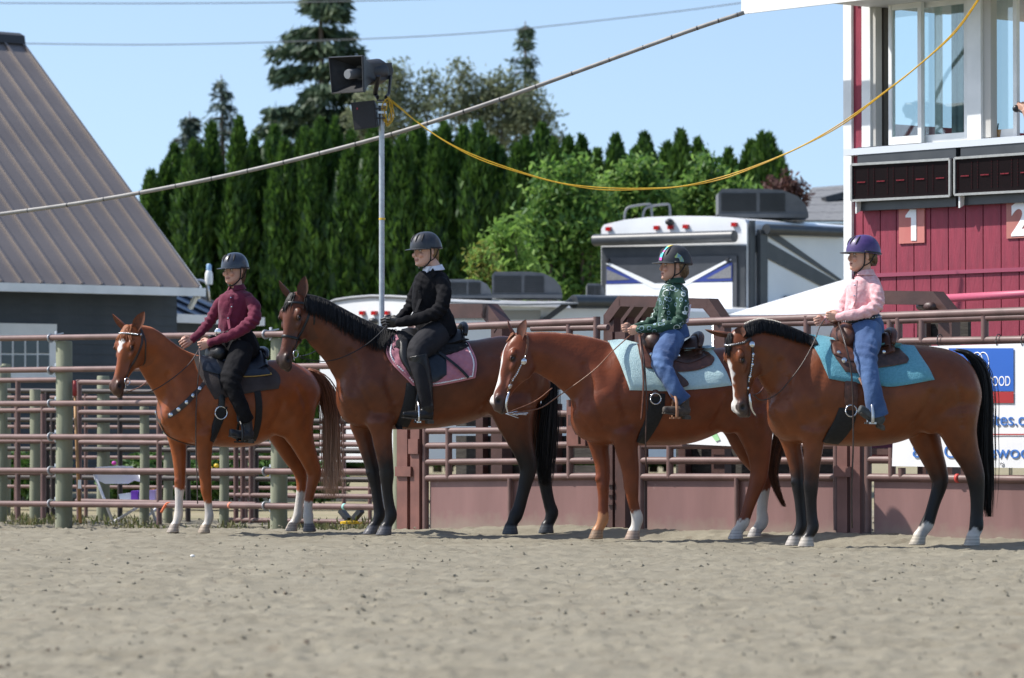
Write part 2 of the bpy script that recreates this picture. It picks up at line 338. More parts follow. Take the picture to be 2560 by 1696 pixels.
def deciduous(name, px, Y, blobs, label, cols, nleaf, size, seed, trunk=True, group=None, tr=.35):
    """blobs: (px, py, radius px) traced crown masses; each gets its own leaf clusters"""
    r = np.random.RandomState(seed); x = gx(px, Y); root = thing(name, (x, Y, 0), label, 'tree' if trunk else 'shrub', group); C = []; k = ppm(Y); tot = sum(b[2] ** 2 for b in blobs); lb = MB()
    for bx, by, br in blobs:
        c0 = np.array((gx(bx, Y), Y + r.uniform(-.5, .5) * br / k, gz(by, Y))); n = int(nleaf * br * br / tot); ncl = max(5, int(n / 26)); cc = unit(r, ncl) * (r.rand(ncl, 1) ** .38) * (br / k) * np.array((1, .85, .95)) + c0; C.append((cc[r.randint(0, ncl, n)] + r.normal(size=(n, 3)) * size * 1.5))
        lb.tube([(x, Y, .3), tuple((np.array((x, Y, 1.2)) + c0) / 2 + r.normal(size=3) * .15), tuple(c0)], [.06, .035, .012], 6, sub=3)
        for q in cc[:10]: lb.tube([tuple(c0), tuple((c0 + q) / 2 + r.normal(size=3) * .05), tuple(q)], [.014, .008, .003], 4)
    C = np.concatenate(C); n = len(C); d = unit(r, n) + np.array((0, 0, -.35)); d /= np.linalg.norm(d, axis=1)[:, None]; w2 = np.cross(d, unit(r, n)); w2 /= np.linalg.norm(w2, axis=1)[:, None]; L = r.uniform(.6, 1.25, (n, 1)) * size
    quads('crown', C, d * L, w2 * L * .5, cols, (x, Y, 0), root, r.choice(len(cols), n)); lb.build('trunk', BARK, root, True)
GRN = [leaf('green_leaf_a', (.15, .28, .05), (.10, .21, .04), .5), leaf('green_leaf_b', (.27, .41, .095), (.17, .30, .065), .5), leaf('green_leaf_c', (.06, .14, .03), (.04, .10, .025), .3)]
AIR = [leaf('birch_leaf_a', (.19, .22, .12), (.12, .15, .08), .35), leaf('birch_leaf_b', (.25, .27, .16), (.15, .18, .10), .35)]
deciduous('birch_tree', 1010, 100, [(960, 235, 60), (1000, 195, 38), (935, 300, 55), (1040, 280, 60), (1080, 205, 30), (900, 330, 50), (985, 330, 60)], 'airy grey-green tree left of the two behind the hedge', AIR, 4200, .085, 21, group='airy trees behind the hedge')
deciduous('birch_tree', 1230, 100, [(1150, 195, 36), (1130, 260, 60), (1200, 230, 48), (1260, 225, 50), (1310, 265, 60), (1350, 310, 48), (1230, 300, 70), (1290, 330, 60), (1385, 340, 26)], 'airy grey-green tree right of the two behind the hedge', AIR, 6400, .085, 22, group='airy trees behind the hedge')
deciduous('leafy_tree', 1400, 63, [(1400, 464, 62), (1440, 429, 30), (1380, 534, 70), (1460, 514, 70), (1400, 588, 75), (1480, 578, 70), (1360, 648, 60), (1450, 668, 75), (1330, 698, 50), (1400, 728, 60), (1340, 568, 40)], 'bright green leafy tree left of the white camper', GRN, 9000, .075, 31)
deciduous('leafy_tree', 1570, 64, [(1560, 464, 58), (1600, 434, 40), (1540, 534, 62), (1620, 504, 55), (1580, 548, 60), (1640, 528, 50)], 'bright green leafy tree rising behind the white camper', GRN, 5600, .075, 32)
deciduous('leafy_tree', 1760, 65, [(1780, 424, 32), (1750, 474, 46), (1810, 484, 46), (1700, 504, 46), (1840, 514, 40), (1760, 534, 50), (1870, 504, 30)], 'bright green leafy tree beside the roof air conditioner', GRN, 4600, .075, 33)
deciduous('young_tree', 1250, 58, [(1252, 600, 28), (1285, 590, 20), (1262, 640, 26), (1250, 690, 38), (1290, 680, 34)], 'young lime green sapling at the edge of the dark hedge', [GRN[1], leaf('lime_leaf', (.20, .32, .06), (.14, .26, .05), .45)], 1500, .075, 34)
deciduous('shrub', 1205, 57, [(1200, 660, 26), (1222, 645, 18), (1215, 695, 30), (1195, 720, 28)], 'yellow-green shrub beside the small grey air conditioner', [leaf('yellow_leaf', (.26, .24, .05), (.17, .19, .04), .35), GRN[1]], 1300, .055, 35, trunk=False)
deciduous('shrub', 1960, 66, [(1955, 468, 22), (1985, 470, 20), (2000, 490, 16), (1930, 480, 18)], 'dull red shrub at the right end of the hedge', [leaf('red_leaf', (.13, .055, .045), (.08, .045, .04), .25)], 900, .06, 36, trunk=False)

# ---------------------------------------------------------------- barn with the brown metal roof
E0 = at(490, 722, 52.0); fi = rad(40); be = V(-cos(fi), -sin(fi), 0); bi = V(-sin(fi), cos(fi), 0)      # eave runs left and nearer; inwards
ez = E0.z; rise, run = 3.66, 4.42; LB = 8.5
barn = thing('barn', E0 + bi * .45 - Z * E0.z, 'slate blue barn with a brown standing-seam metal roof', 'barn')
def lap(mb_name, a, e, inn, L, z0, z1, mat, parent, step=.13):
    k = 0; z = z0
    while z < z1 - .01:
        t = min(step, z1 - z); mb = MB(); mb.prism([a + Z * z - inn * .014, a + Z * (z + t + .015) - inn * .002, a + Z * (z + t + .015) + inn * .03, a + Z * z + inn * .03], e * L); mb.build(mb_name, mat, parent); z += step
SLATE = pm('slate_siding', (.040, .052, .064), (.055, .068, .08), 3, rough=.7, bump=.2, bscale=30); ROOFM = pm('brown_metal', (.150, .130, .122), (.18, .157, .148), 1.2, rough=.42, metal=.25, bump=.05, bscale=3)
lap('siding_board', E0 + bi * .45 - Z * ez - be * .35 * 0, be, bi, LB, 0, ez - .03, SLATE, barn)
mb = MB(); mb.prism([E0 + bi * .48 - Z * ez, E0 + bi * .48 - Z * .06, E0 + bi * run - Z * .06 + Z * rise, E0 + bi * (2 * run - .48) - Z * .06, E0 + bi * (2 * run - .48) - Z * ez], be * .12); mb.build('gable_wall', SLATE, barn)
sl_v = (bi * run + Z * rise); sn = be.cross(sl_v).normalized(); sn = sn if sn.z > 0 else -sn; npan = int(LB / .31)
for i in range(npan):                       # one sheet per seam bay
    a = E0 - be * .03 + be * (.31 * i); mb = MB(); mb.prism([a, a + be * .31, a + be * .31 + sl_v * 1.0, a + sl_v * 1.0], sn * .02); mb.build('roof_sheet', ROOFM, barn)
    mb = MB(); mb.beam(a + sn * .030, a + sl_v + sn * .030, .035, .045, sn); mb.build('seam', ROOFM, barn)
mb = MB(); mb.prism([E0 - be * .05 + sl_v, E0 - be * .05 + bi * 2 * run, E0 + be * LB + bi * 2 * run, E0 + be * LB + sl_v], Z * .02); mb.build('roof_back', ROOFM, barn)
mb = MB(); rp = E0 + sl_v; mb.prism([rp - be * .06 - bi * .16 - Z * .07, rp - be * .06 - bi * .13 + Z * .05, rp - be * .06 + Z * .10, rp - be * .06 + bi * .13 + Z * .05, rp - be * .06 + bi * .16 - Z * .07], be * LB); mb.build('ridge_cap', pm('ridge_dark', (.03, .03, .034), rough=.6), barn)
mb = MB(); mb.prism([E0 - be * .07 - bi * .03 - Z * .02, E0 - be * .07 - bi * .03 + Z * .03, E0 - be * .07 + sl_v + Z * .03, E0 - be * .07 + sl_v - Z * .14, E0 - be * .07 - Z * .14], be * .03); mb.build('rake_board', WHITE, barn)
mb = MB(); mb.beam(E0 - be * .08 - bi * .06 - Z * .05, E0 + be * LB - bi * .06 - Z * .05, .11, .11); mb.build('gutter', WHITE, barn)
mb = MB(); mb.beam(E0 - be * .02 + bi * .02 - Z * .10, E0 + be * .0 + bi * .14 - Z * .26, .06, .05); mb.build('eave_bracket', WHITE, barn)
WT = pm('window_glass_dark', (.012, .018, .022), (.03, .04, .05), 2, rough=.08, spec=.6)
def wallp(px, py): r_ = ray(px, py); a = E0 + bi * .45; nn = bi; t = (a - CAM).dot(nn) / r_.dot(nn); return CAM + r_ * t
def wbox(px0, py0, px1, py1, o0, o1, mat, name, parent):
    a, b = wallp(px0, py1), wallp(px1, py0); mb = MB(); mb.prism([V(a.x, a.y, a.z), V(b.x, b.y, a.z), V(b.x, b.y, b.z), V(a.x, a.y, b.z)], -bi * (o1 - o0)); 
    mb.v = [tuple(Vector(v) - bi * o0) for v in mb.v]; return mb.build(name, mat, parent)
wf = wbox(-80, 811, 136, 945, .02, .06, WHITE, 'window_frame', barn)
for c_ in range(-3, 3):
    for r_ in range(2): wbox(26 + 31 * c_ + 2, (842, 888)[r_], 26 + 31 * c_ + 28, (884, 928)[r_], .062, .068, WT, 'pane', wf)
# lower wing of the barn
WG = at(410, 800, 53.5); wing = thing('shed_wing', V(WG.x, WG.y, 0), 'low lean-to wing with a blue metal roof beside the barn', 'shed')
W1 = at(655, 775, 55.5); wd_ = (W1 - WG); wd_.z = 0; wl = wd_.length; wd_.normalize(); wi = V(-wd_.y, wd_.x, 0); wz = gz(795, 53.5)
lap('siding_board', V(WG.x, WG.y, 0) + wi * .35, wd_, wi, wl - .25, 0, wz - .05, SLATE, wing)
BLUM = pm('blue_metal', (.10, .14, .20), (.06, .08, .12), 2, rough=.3, metal=.3)
for i in range(int(wl / .42)):
    a = V(WG.x, WG.y, wz) - wd_ * .1 + wd_ * (.42 * i); mb = MB(); mb.prism([a, a + wd_ * .40, a + wd_ * .40 + wi * 1.6 + Z * .62, a + wi * 1.6 + Z * .62], Z * .03); mb.build('roof_sheet', BLUM, wing)
    mb = MB(); mb.beam(a + wd_ * .41 + Z * .03, a + wd_ * .41 + wi * 1.6 + Z * .65, .05, .06); mb.build('seam', pm('dark_seam', (.03, .035, .045), rough=.5), wing)
mb = MB(); mb.beam(V(WG.x, WG.y, wz) - wd_ * .12, V(W1.x, W1.y, wz) , .10, .12); mb.build('gutter', WHITE, wing)
a = V(WG.x, WG.y, wz) - wd_ * .14; mb = MB(); mb.prism([a + Z * .05, a - Z * .30, a - wd_ * .17 + wi * .5 + Z * .02, a - wd_ * .17 + wi * .5 + Z * .30], wd_ * .03); mb.build('fascia', WHITE, wing)
vp = at(500, 708, 52.6); vent = thing('roof_vent', vp - Z * .2, 'white vent pipe with a pale blue cap at the barn eave', 'vent pipe'); mb = MB(); mb.tube([vp + V(-.1, 0, .03), vp + V(.02, 0, .03), vp + V(.10, 0, .0), vp + V(.12, 0, -.25)], .025, 8); mb.build('pipe', STEEL, vent, True)
mb = MB(); mb.lathe(vp + V(.12, 0, -.02), [(.05, 0), (.055, .08), (.052, .15), (.035, .19)], Z, 12); mb.build('housing', WHITE, vent, 40); mb = MB(); mb.lathe(vp + V(.12, 0, .17), [(.035, 0), (.036, .07), (.02, .09)], Z, 12); mb.build('cap', pm('pale_blue', (.25, .42, .62), rough=.4), vent, 40)

# ---------------------------------------------------------------- campers, tent, far roof
GREYP = pm('camper_grey', (.035, .040, .046), (.05, .055, .06), 5, rough=.4); CWH = pm('camper_white', (.76, .78, .79), (.70, .72, .74), 2, rough=.25, coat=.2); REDL = pm('red_lens', (.45, .012, .015), (.3, .01, .01), 30, rough=.15, coat=.5); ACG = pm('ac_grey', (.085, .090, .096), (.11, .115, .12), 8, rough=.6); BLUE = pm('decal_blue', (.03, .05, .22), rough=.4)
def ac_unit(px0, px1, py0, py1, Y, mat, label, slats=9):
    a, b = at(px0, py1, Y), at(px1, py0, Y); x0, x1, z0, z1 = a.x, b.x, a.z, b.z; L, h = x1 - x0, z1 - z0; T = thing('roof_air_conditioner', V((x0 + x1) / 2, Y, z0), label, 'air conditioner', 'rooftop air conditioners')
    mb = MB(); pr = [(0, 0), (0, .86), (.04, 1), (.52, 1), (.72, .95), (.88, .74), (.97, .45), (1, .15), (1, 0)]; mb.prism([V(x0 + L * u, Y - .35, z0 + h * v) for u, v in pr], V(0, .75, 0)); mb.build('shroud', mat, T, 40)
    for i in range(slats):
        for u0, u1 in ((.03, .42), (.46, .74)):
            mb = MB(); v = .22 + .66 * i / slats; mb.box((x0 + L * (u0 + u1) / 2, Y - .356, z0 + h * v), (L * (u1 - u0), .02, h * .030)); mb.build('slat', pm('slat_dark', (.016, .018, .02), rough=.6), T)
    mb = MB(); mb.box(((x0 + x1) / 2, Y, z0 + h * .04), (L * 1.0, .78, h * .14)); mb.build('base_pan', ACG, T)
# right camper: rear face seen at an angle, long side running right
A0, A1 = at(1501, 790, 56.5), at(1869, 790, 54.8); A0.z = A1.z = 0; re = (A1 - A0).normalized(); rn = V(re.y, -re.x, 0); sd_ = -rn
camper = thing('camper_trailer', (A0 + A1) / 2, 'tall white and charcoal camper with a crossed decal on its rear ramp', 'camper'); RW = (A1 - A0).length
def rp_(px, py, o=0.0): r_ = ray(px, py); t = (A0 - CAM).dot(rn) / r_.dot(rn); return CAM + r_ * t + rn * o
def rpoly(pts, o0, o1, mat, name, parent=None): 
    mb = MB(); mb.prism([rp_(x, y, o0) for x, y in pts], rn * (o1 - o0)); return mb.build(name, mat, parent or camper)
arch = [(1503, 800), (1503, 572), (1510, 562), (1560, 550), (1620, 543), (1700, 540), (1780, 541), (1840, 545), (1862, 550), (1867, 560), (1867, 800)]
zt = rp_(1867, 552).z
mb = MB(); mb.prism([rp_(x, y) * 1 for x, y in arch[1:-1]] + [rp_(1867, 800), rp_(1503, 800)], sd_ * 4.5); mb.v = [(x, y, z if z > 1.6 else .45) for x, y, z in mb.v]; mb.build('body', CWH, camper, 30)
rpoly([(1507, 618), (1866, 614), (1866, 830), (1507, 830)], .002, .03, GREYP, 'rear_wall')
rp0 = rpoly([(1520, 645), (1848, 640), (1848, 830), (1520, 830)], .03, .06, pm('ramp_grey', (.05, .055, .062), (.065, .07, .08), 4, rough=.35), 'ramp_door')
rpoly([(1522, 712), (1838, 706), (1838, 780), (1822, 800), (1545, 800), (1522, 775)], .062, .068, CWH, 'white_panel', rp0)
for q, nm, m_ in (([(1522, 660), (1534, 659), (1672, 722), (1640, 722)], 'decal_stripe', CWH), ([(1838, 649), (1826, 650), (1688, 720), (1712, 720)], 'decal_stripe', CWH), ([(1524, 668), (1530, 668), (1618, 708), (1524, 711)], 'decal_band', BLUE), ([(1838, 658), (1832, 658), (1738, 706), (1838, 703)], 'decal_band', BLUE)): rpoly(q, .070, .074 if m_ is CWH else .072, m_, nm, rp0)
for q in ([(1525, 674), (1583, 700), (1525, 702)], [(1836, 664), (1774, 698), (1836, 696)]): rpoly(q, .075, .078, pm('decal_mesh', (.12, .125, .13), (.2, .2, .21), 60, rough=.5), 'decal_mesh', rp0)
mb = MB(); mb.tube([rp_(1502, 602, .14), rp_(1851, 592, .14)], .085, 14); mb.build('awning_roller', GREYP, camper, 40)
for px, py in ((1524, 573), (1644, 570), (1679, 569), (1717, 567), (1838, 562)):
    mb = MB(); c_ = rp_(px, py, .02); mb.box(c_, (.085, .05, .055), (re, rn, Z)); mb.build('marker_light', REDL, camper)
mb = MB(); c_ = rp_(1679, 556, .05); mb.ell(c_, re * .06, rn * .07, Z * .05); mb.build('rear_camera', BLACK, camper, True)
for px in (1528, 1828):
    mb = MB(); c_ = rp_(px, 651, .07); mb.lathe(c_, [(.03, 0), (.03, .03), (.012, .035)], rn, 12); mb.build('latch', BLACK, camper, 40)
# side: stripes, awning tube, trim and window
def sp_(px, py, o=0.0): r_ = ray(px, py); t = (A1 - CAM).dot(re) / r_.dot(re); return CAM + r_ * t + re * o
def spoly(pts, o0, o1, mat, name): 
    mb = MB(); mb.prism([sp_(x, y, o0) for x, y in pts], re * (o1 - o0)); return mb.build(name, mat, camper)
spoly([(1872, 552), (1884, 552), (1884, 800), (1872, 800)], .002, .03, GREYP, 'corner_trim')
spoly([(1890, 575), (1908, 578), (1908, 800), (1890, 800)], .02, .08, GREYP, 'awning_arm')
spoly([(1874, 590), (1890, 588), (2112, 716), (2112, 736), (2080, 730), (1874, 624)], .004, .010, GREYP, 'side_stripe'); spoly([(1910, 584), (1940, 584), (2112, 706), (2112, 712)], .004, .010, GREYP, 'side_stripe')
mb = MB(); mb.tube([sp_(1898, 574, .12), sp_(2112, 583, .12)], .075, 12); mb.build('awning_tube', GREYP, camper, 40)
spoly([(1960, 740), (2050, 736), (2050, 790), (1960, 795)], .004, .03, WT, 'side_window')
ac_unit(1793, 2016, 476, 546, 56.0, ACG, 'large ribbed grey air conditioner on the tall camper roof', 12)
for k, px in enumerate((1560, 1606)):
    mb = MB(); a = at(px, 552, 57); mb.tube([a, a + V(.03, 0, .16), a + V(.12, 0, .21), a + V(.36, 0, .24), a + V(.40, 0, .20), a + V(.41, 0, .0)], .018, 8, sub=3); o = mb.build('ladder_rail', pm('dull_alloy', (.16, .17, .18), rough=.5), camper, True)
# left camper: rounded rear cap, long side with an awning
B0, B1 = at(800, 790, 51.5), at(1062, 790, 50.0); B0.z = B1.z = 0; qe = (B1 - B0).normalized(); qn = V(qe.y, -qe.x, 0)
cam2 = thing('camper_trailer', (B0 + B1) / 2, 'low white camper with a rounded rear cap and three red lights', 'camper')
def qp_(px, py, o=0.0): r_ = ray(px, py); t = (B0 - CAM).dot(qn) / r_.dot(qn); return CAM + r_ * t + qn * o
ar2 = [(800, 900), (800, 775), (812, 764), (840, 752), (880, 746), (930, 742), (980, 743), (1030, 746), (1056, 750), (1062, 760), (1062, 900)]
mb = MB(); mb.prism([qp_(x, y) for x, y in ar2], -qn * 7.5); mb.v = [(x, y, z if z > 1.78 else .4) for x, y, z in mb.v]; mb.build('body', CWH, cam2, 30)
mb = MB(); mb.tube([qp_(x, y - 1, .01) for x, y in ar2[1:-1]], .022, 8); mb.build('cap_trim', pm('trim_grey', (.25, .26, .27), rough=.4), cam2, True)
for px in (909, 939, 970): mb = MB(); c_ = qp_(px, 783, .02); mb.box(c_, (.085, .05, .05), (qe, qn, Z)); mb.build('marker_light', REDL, cam2)
mb = MB(); c_ = qp_(940, 803, .05); mb.ell(c_, qe * .07, qn * .06, Z * .04); mb.build('rear_camera', BLACK, cam2, True)
def tp_(px, py, o=0.0): r_ = ray(px, py); t = (B1 - CAM).dot(qe) / r_.dot(qe); return CAM + r_ * t + qe * o
mb = MB(); mb.tube([tp_(1400, 756, .25), tp_(1640, 758, .25)], .09, 12); mb.build('awning_roller', GREYP, cam2, 40)
mb = MB(); mb.beam(tp_(1352, 806, .02), tp_(1396, 752, .25), .07, .07); mb.build('awning_arm', GREYP, cam2)
mb = MB(); mb.prism([tp_(1075, 757, .0), tp_(1400, 757, .0), tp_(1400, 762, .35), tp_(1250, 766, .35)], Z * .02); mb.build('awning_cloth', pm('awning_grey', (.3, .31, .32), (.22, .23, .24), 4, rough=.8), cam2)
mb = MB(); mb.prism([tp_(1130, 776, .005), tp_(1350, 776, .005), tp_(1350, 800, .005), tp_(1130, 800, .005)], qe * .01); mb.build('side_band', pm('band_grey', (.3, .3, .29), rough=.5), cam2)
ac_unit(1122, 1230, 701, 747, 51.5, pm('ac_light', (.17, .18, .19), (.12, .125, .13), 6, rough=.6), 'small light grey air conditioner on the low camper roof', 9)
ac_unit(1230, 1405, 682, 746, 53, ACG, 'dark air conditioner between the shrub and the leafy tree', 9); ac_unit(1466, 1512, 711, 747, 55, ACG, 'air conditioner half hidden by the tall camper', 8)
# white pop-up canopy
tc0 = V(gx(2150, 44), 44.4, 0); tent = thing('canopy_tent', tc0, 'white peaked canopy tent behind the child in pink', 'tent'); CAN = pm('canopy', (.80, .81, .82), (.74, .75, .77), 2, rough=.8, trans=.25); pk = tc0 + Z * gz(688, 44); ez_ = gz(788, 42.7); hw_ = 1.55
cn = [tc0 + V(-hw_, -hw_, ez_), tc0 + V(hw_, -hw_, ez_), tc0 + V(hw_, hw_, ez_), tc0 + V(-hw_, hw_, ez_)]
for i in range(4):
    a, b = cn[i], cn[(i + 1) % 4]; mb = MB(); mb.prism([a, b, pk], Z * .008); mb.build('roof_panel', CAN, tent); mb = MB(); mb.prism([a, b, b - Z * .22, a - Z * .22], (b - a).cross(Z).normalized() * .006); mb.build('valance', CAN, tent); mb = MB(); mb.tube([V(a.x, a.y, 0), a], .02, 8); mb.build('leg', STEEL, tent, True)
# far house roof
h0 = at(1975, 552, 70); house = thing('house', V(h0.x + 2, 72, 0), 'far house with a grey shingle roof behind the camper', 'house'); HS = pm('shingle', (.12, .125, .135), (.17, .175, .18), 9, rough=.9, bump=.5, bscale=30, bdist=.02)
r0, r1 = at(1960, 556, 70), at(2140, 556, 70); p0, p1 = at(2030, 474, 74), at(2160, 464, 74); nrow = 9
for i in range(nrow):
    t0, t1 = i / nrow, (i + 1) / nrow; a, b, c_, d_ = r0.lerp(p0, t0), r1.lerp(p1, t0), r1.lerp(p1, t1), r0.lerp(p0, t1); mb = MB(); mb.prism([a, b, c_ + V(0, 0, .0), d_], V(0, -.02, .035 - .006 * (i % 2))); mb.build('shingle_course', HS, house)
mb = MB(); mb.prism([V(r0.x + .2, 70.3, 0), V(r1.x, 70.3, 0), V(r1.x, 70.3, r1.z), V(r0.x + .2, 70.3, r0.z)], V(0, 7, 0)); mb.build('wall', pm('house_wall', (.4, .4, .38), rough=.8), house)
mb = MB(); c_ = at(2086, 494, 72.2); mb.box(c_, (.42, .3, .12), (V(.93, .2, .25).normalized(), V(-.2, .97, 0), V(-.25, 0, .96))); mb.build('roof_vent', BLACK, house)
# ---------------------------------------------------------------- horses
class Frame:
    """upright plane along an animal: d = where it faces, n = its side towards the camera"""
    def __init__(s, px, Y, a):
        s.B = Vector((gx(px, Y), Y, 0)); a = rad(a); s.d = Vector((-cos(a), -sin(a), 0)); s.n = Vector((sin(a), -cos(a), 0)); s.k = ppm(Y)
    def p(s, px, py, l=0.0):
        r = ray(px, py); return CAM + r * ((l + (s.B - CAM).dot(s.n)) / r.dot(s.n))
    def flip(s, p): p = Vector(p); return p - s.n * (2 * (p - s.B).dot(s.n))
    def l(s, p): return (Vector(p) - s.B).dot(s.n)

def hair(mb, pts, r, n=3, sub=3, mi=None):
    mb.tube(pts, r, n=n, sub=sub, mi=mi)

def relax(me, co, wt, it):
    e = np.empty(len(me.edges) * 2, int); me.edges.foreach_get('vertices', e); e = e.reshape(-1, 2); nv = len(co)
    deg = np.bincount(e.ravel(), minlength=nv).astype(float); f = (.5 * wt / np.maximum(deg, 1))[:, None]; deg = deg[:, None]
    for _ in range(it):
        acc = np.stack([np.bincount(e[:, 0], co[e[:, 1], k], nv) + np.bincount(e[:, 1], co[e[:, 0], k], nv) for k in range(3)], 1)
        co = co + (acc - deg * co) * f
    setco(me, co); return co
def horse(D):
    fr = Frame(D['px'], D['Y'], D['yaw']); ox, oy = D['org']; k2 = 2 * fr.k; n, d = fr.n, fr.d
    zp = lambda x, y, l=0.0: fr.p(ox + x / 2, oy + y / 2, l)
    H = dict(fr=fr, zp=zp, D=D)
    root = thing('horse', fr.B, D['label'], 'horse', 'horses lined up with riders'); H['root'] = root
    mb = MB()
    # trunk
    T = spline(D['torso'], 4); rs = []
    for x, yt, yb, wd in T:
        a, b = zp(x, yt), zp(x, yb); rs.append(superring((a + b) / 2, Z, n, abs(a.z - b.z) / 2, wd, 2.25, 36, .30, .12))
    mb.rings(rs)
    x0, x1 = D['torso'][0][0], D['torso'][-1][0]; wy = min(t[1] for t in D['torso']); by = max(t[2] for t in D['torso'])
    def bz(u, v, l): return zp(x0 + (x1 - x0) * u, wy + (by - wy) * v, l)
    sc = D.get('sc', 1.0)
    for sd in (-1, 1):
        for u, v, l, rs_, rz, rl, tilt in ((.17, .46, .135, .085, .20, .062, -25), (.225, .70, .155, .12, .13, .070, 0), (.05, .68, .085, .075, .10, .085, 0),
                                     (.81, .32, .130, .20, .125, .125, 0), (.905, .52, .150, .125, .20, .105, 12), (.785, .74, .165, .10, .13, .075, 20), (.50, .55, .17, .25, .20, .12, 0)):
            c = bz(u, v, sd * l); t = rad(tilt); e1 = d * cos(t) + Z * sin(t); e2 = -d * sin(t) + Z * cos(t)
            mb.ell(c, e1 * rs_ * sc, n * rl * sc, e2 * rz * sc, 20, 14)
    # neck
    lp = D['lpoll']; N = D['neck']; st = []
    for i, (x, y, hd, wd) in enumerate(N):
        t = i / (len(N) - 1); st.append((*zp(x, y, lp * t * t), hd / k2, wd))
    O = zp(*D['poll'], lp); ps, th, L = rad(D['psi']), rad(D['theta']), D['L']
    h = Vector((-cos(ps), -sin(ps), 0)); A = h * cos(th) - Z * sin(th); Fh = h * sin(th) + Z * cos(th); Lh = Vector((sin(ps), -cos(ps), 0))
    st.append((*(O + A * (.13 * L) - Fh * .065), .085, .075))
    st = spline(st, 5); P = [Vector(q[:3]) for q in st]; rs = []
    for i, q in enumerate(st):
        t = (P[min(i + 1, len(P) - 1)] - P[max(i - 1, 0)]).normalized(); u = n.cross(t).normalized()
        if u.z < 0: u = -u
        rs.append(superring(P[i], u, n, q[3], q[4], 2.1, 28, .45, .05))
    mb.rings(rs)
    C = spline([tuple(zp(x, y, l) - Z * .058) for x, y, l in D['crest']] + [tuple(zp(D['torso'][7][0], D['torso'][7][1]) - Z * .07)], 5)
    mb.tube([O - Z * .05 - Fh * .03] + [Vector(c_) for c_ in C], [.05, .062, .062, .06, .055], 14, flat=.72, up=Z)
    # legs
    legs = []
    for key, l0, l1 in (('nf', .150, .125), ('ff', -.150, -.125), ('nh', .150, .130), ('fh', -.150, -.130)):
        raw = D[key]; m = len(raw); st = []
        for i, q in enumerate(raw):
            t = i / (m - 1); c = zp(q[0], q[1], l0 + (l1 - l0) * min(1, t * 1.6)); st.append([*c, q[2] / k2, q[3]])
        zb = st[-1][2]
        for q in st: q[2] -= (zb + .004) * max(0, 1 - (q[2] - zb) / .7)
        legs.append([Vector(q[:3]) for q in st])
        a_, b_ = st[0], st[1]; st.insert(0, [a_[0] * 1.6 - b_[0] * .6 - n.x * .05 * (1 if l0 > 0 else -1), a_[1] * 1.6 - b_[1] * .6 - n.y * .05 * (1 if l0 > 0 else -1), a_[2] * 1.6 - b_[2] * .6, a_[3] * .5, a_[4] * .5])
        st = spline(st, 4); P = [Vector(q[:3]) for q in st]; rs = []
        for i, q in enumerate(st):
            t = (P[min(i + 1, len(P) - 1)] - P[max(i - 1, 0)]).normalized(); u = n.cross(t).normalized()
            if i > len(st) - 6: u = d * (1 if u.dot(d) > 0 else -1)
            rs.append(superring(P[i], u, n, q[3] + .002, q[4] + .002, 2.0 if i > 3 else 2.2, 22))
        mb.rings(rs)
        # knee cap / point of hock, fetlock tuft
        j = D[key + 'j']; c = zp(j[0], j[1], l1)
        mb.ell(c, d * j[2] / k2, n * .034, Z * .045, 12, 8)
    # head
    H.update(O=O, A=A, Fh=Fh, Lh=Lh, L=L)
    def hp(t, f, l): return O + A * (t * L) + Fh * f + Lh * l
    H['hp'] = hp; q = L / .6
    rs = []
    for t, f, b, wd, e in spline([(-.05, .0, .07, .04, 2), (.0, .03, .115, .07, 2), (.10, .05, .165, .088, 2.2), (.22, .062, .205, .102, 2.3), (.33, .062, .222, .104, 2.3), (.45, .052, .205, .083, 2.3),
                                  (.57, .044, .150, .064, 2.3), (.70, .040, .108, .053, 2.3), (.82, .040, .088, .052, 2.3), (.91, .034, .080, .055, 2.3), (.98, .018, .068, .047, 2.2), (1.02, -.005, .04, .025, 2)], 4):
        rs.append(superring(hp(t, (f - b) / 2 * q, 0), Fh, Lh, (f + b) / 2 * q, wd * q, e, 30, .18, .22))
    mb.rings(rs)
    for sd in (-1, 1):
        mb.ell(hp(.38, -.105 * q, sd * .050 * q), A * .115 * q, Fh * .095 * q, Lh * .047 * q)      # cheek
        mb.ell(hp(.285, .018 * q, sd * .082 * q), A * .052 * q, Fh * .028 * q, Lh * .030 * q)       # brow
        mb.ell(hp(.40, -.012 * q, sd * .080 * q), A * .05 * q, Fh * .02 * q, Lh * .020 * q)       # below the eye
        mb.ell(hp(.52, -.030 * q, sd * .058 * q), A * .13 * q, Fh * .016 * q, Lh * .018 * q)        # facial crest
        mb.ell(hp(.885, .008 * q, sd * .040 * q), A * .05 * q, Fh * .034 * q, Lh * .022 * q)         # nostril
    mb.ell(hp(.965, -.062 * q, 0), A * .045 * q, Fh * .03 * q, Lh * .038 * q)                     # lower lip
    me = remesh(mb, 'body', .0095, 3)
    co = coords(me)
    rel = co - np.array(O); tt = rel @ np.array(A) / L; ff = rel @ np.array(Fh) / q; ll = rel @ np.array(Lh) / q
    hm = sm(tt, .02, .2) * (1 - sm(-ff, .2, .27)) * (1 - sm(np.abs(ll), .11, .15)) * (1 - sm(tt, 1.1, 1.2))
    co = relax(me, co, sm(co[:, 2], .60, .85) * (1 - hm), 60)
    # nostrils, eye sockets, mouth
    for sd in (-1, 1):
        for t, f, l, r, dep in ((.895, .010, .060, .018, .016), (.335, .012, .105, .020, .012), (.19, .035, .085, .035, .010), (.55, .0, .066, .05, .007)):
            c = np.array(hp(t, f * q, sd * l * q)); w_ = np.exp(-((co - c) ** 2).sum(1) / (r * q) ** 2); co -= w_[:, None] * np.array(Lh) * (sd * dep)
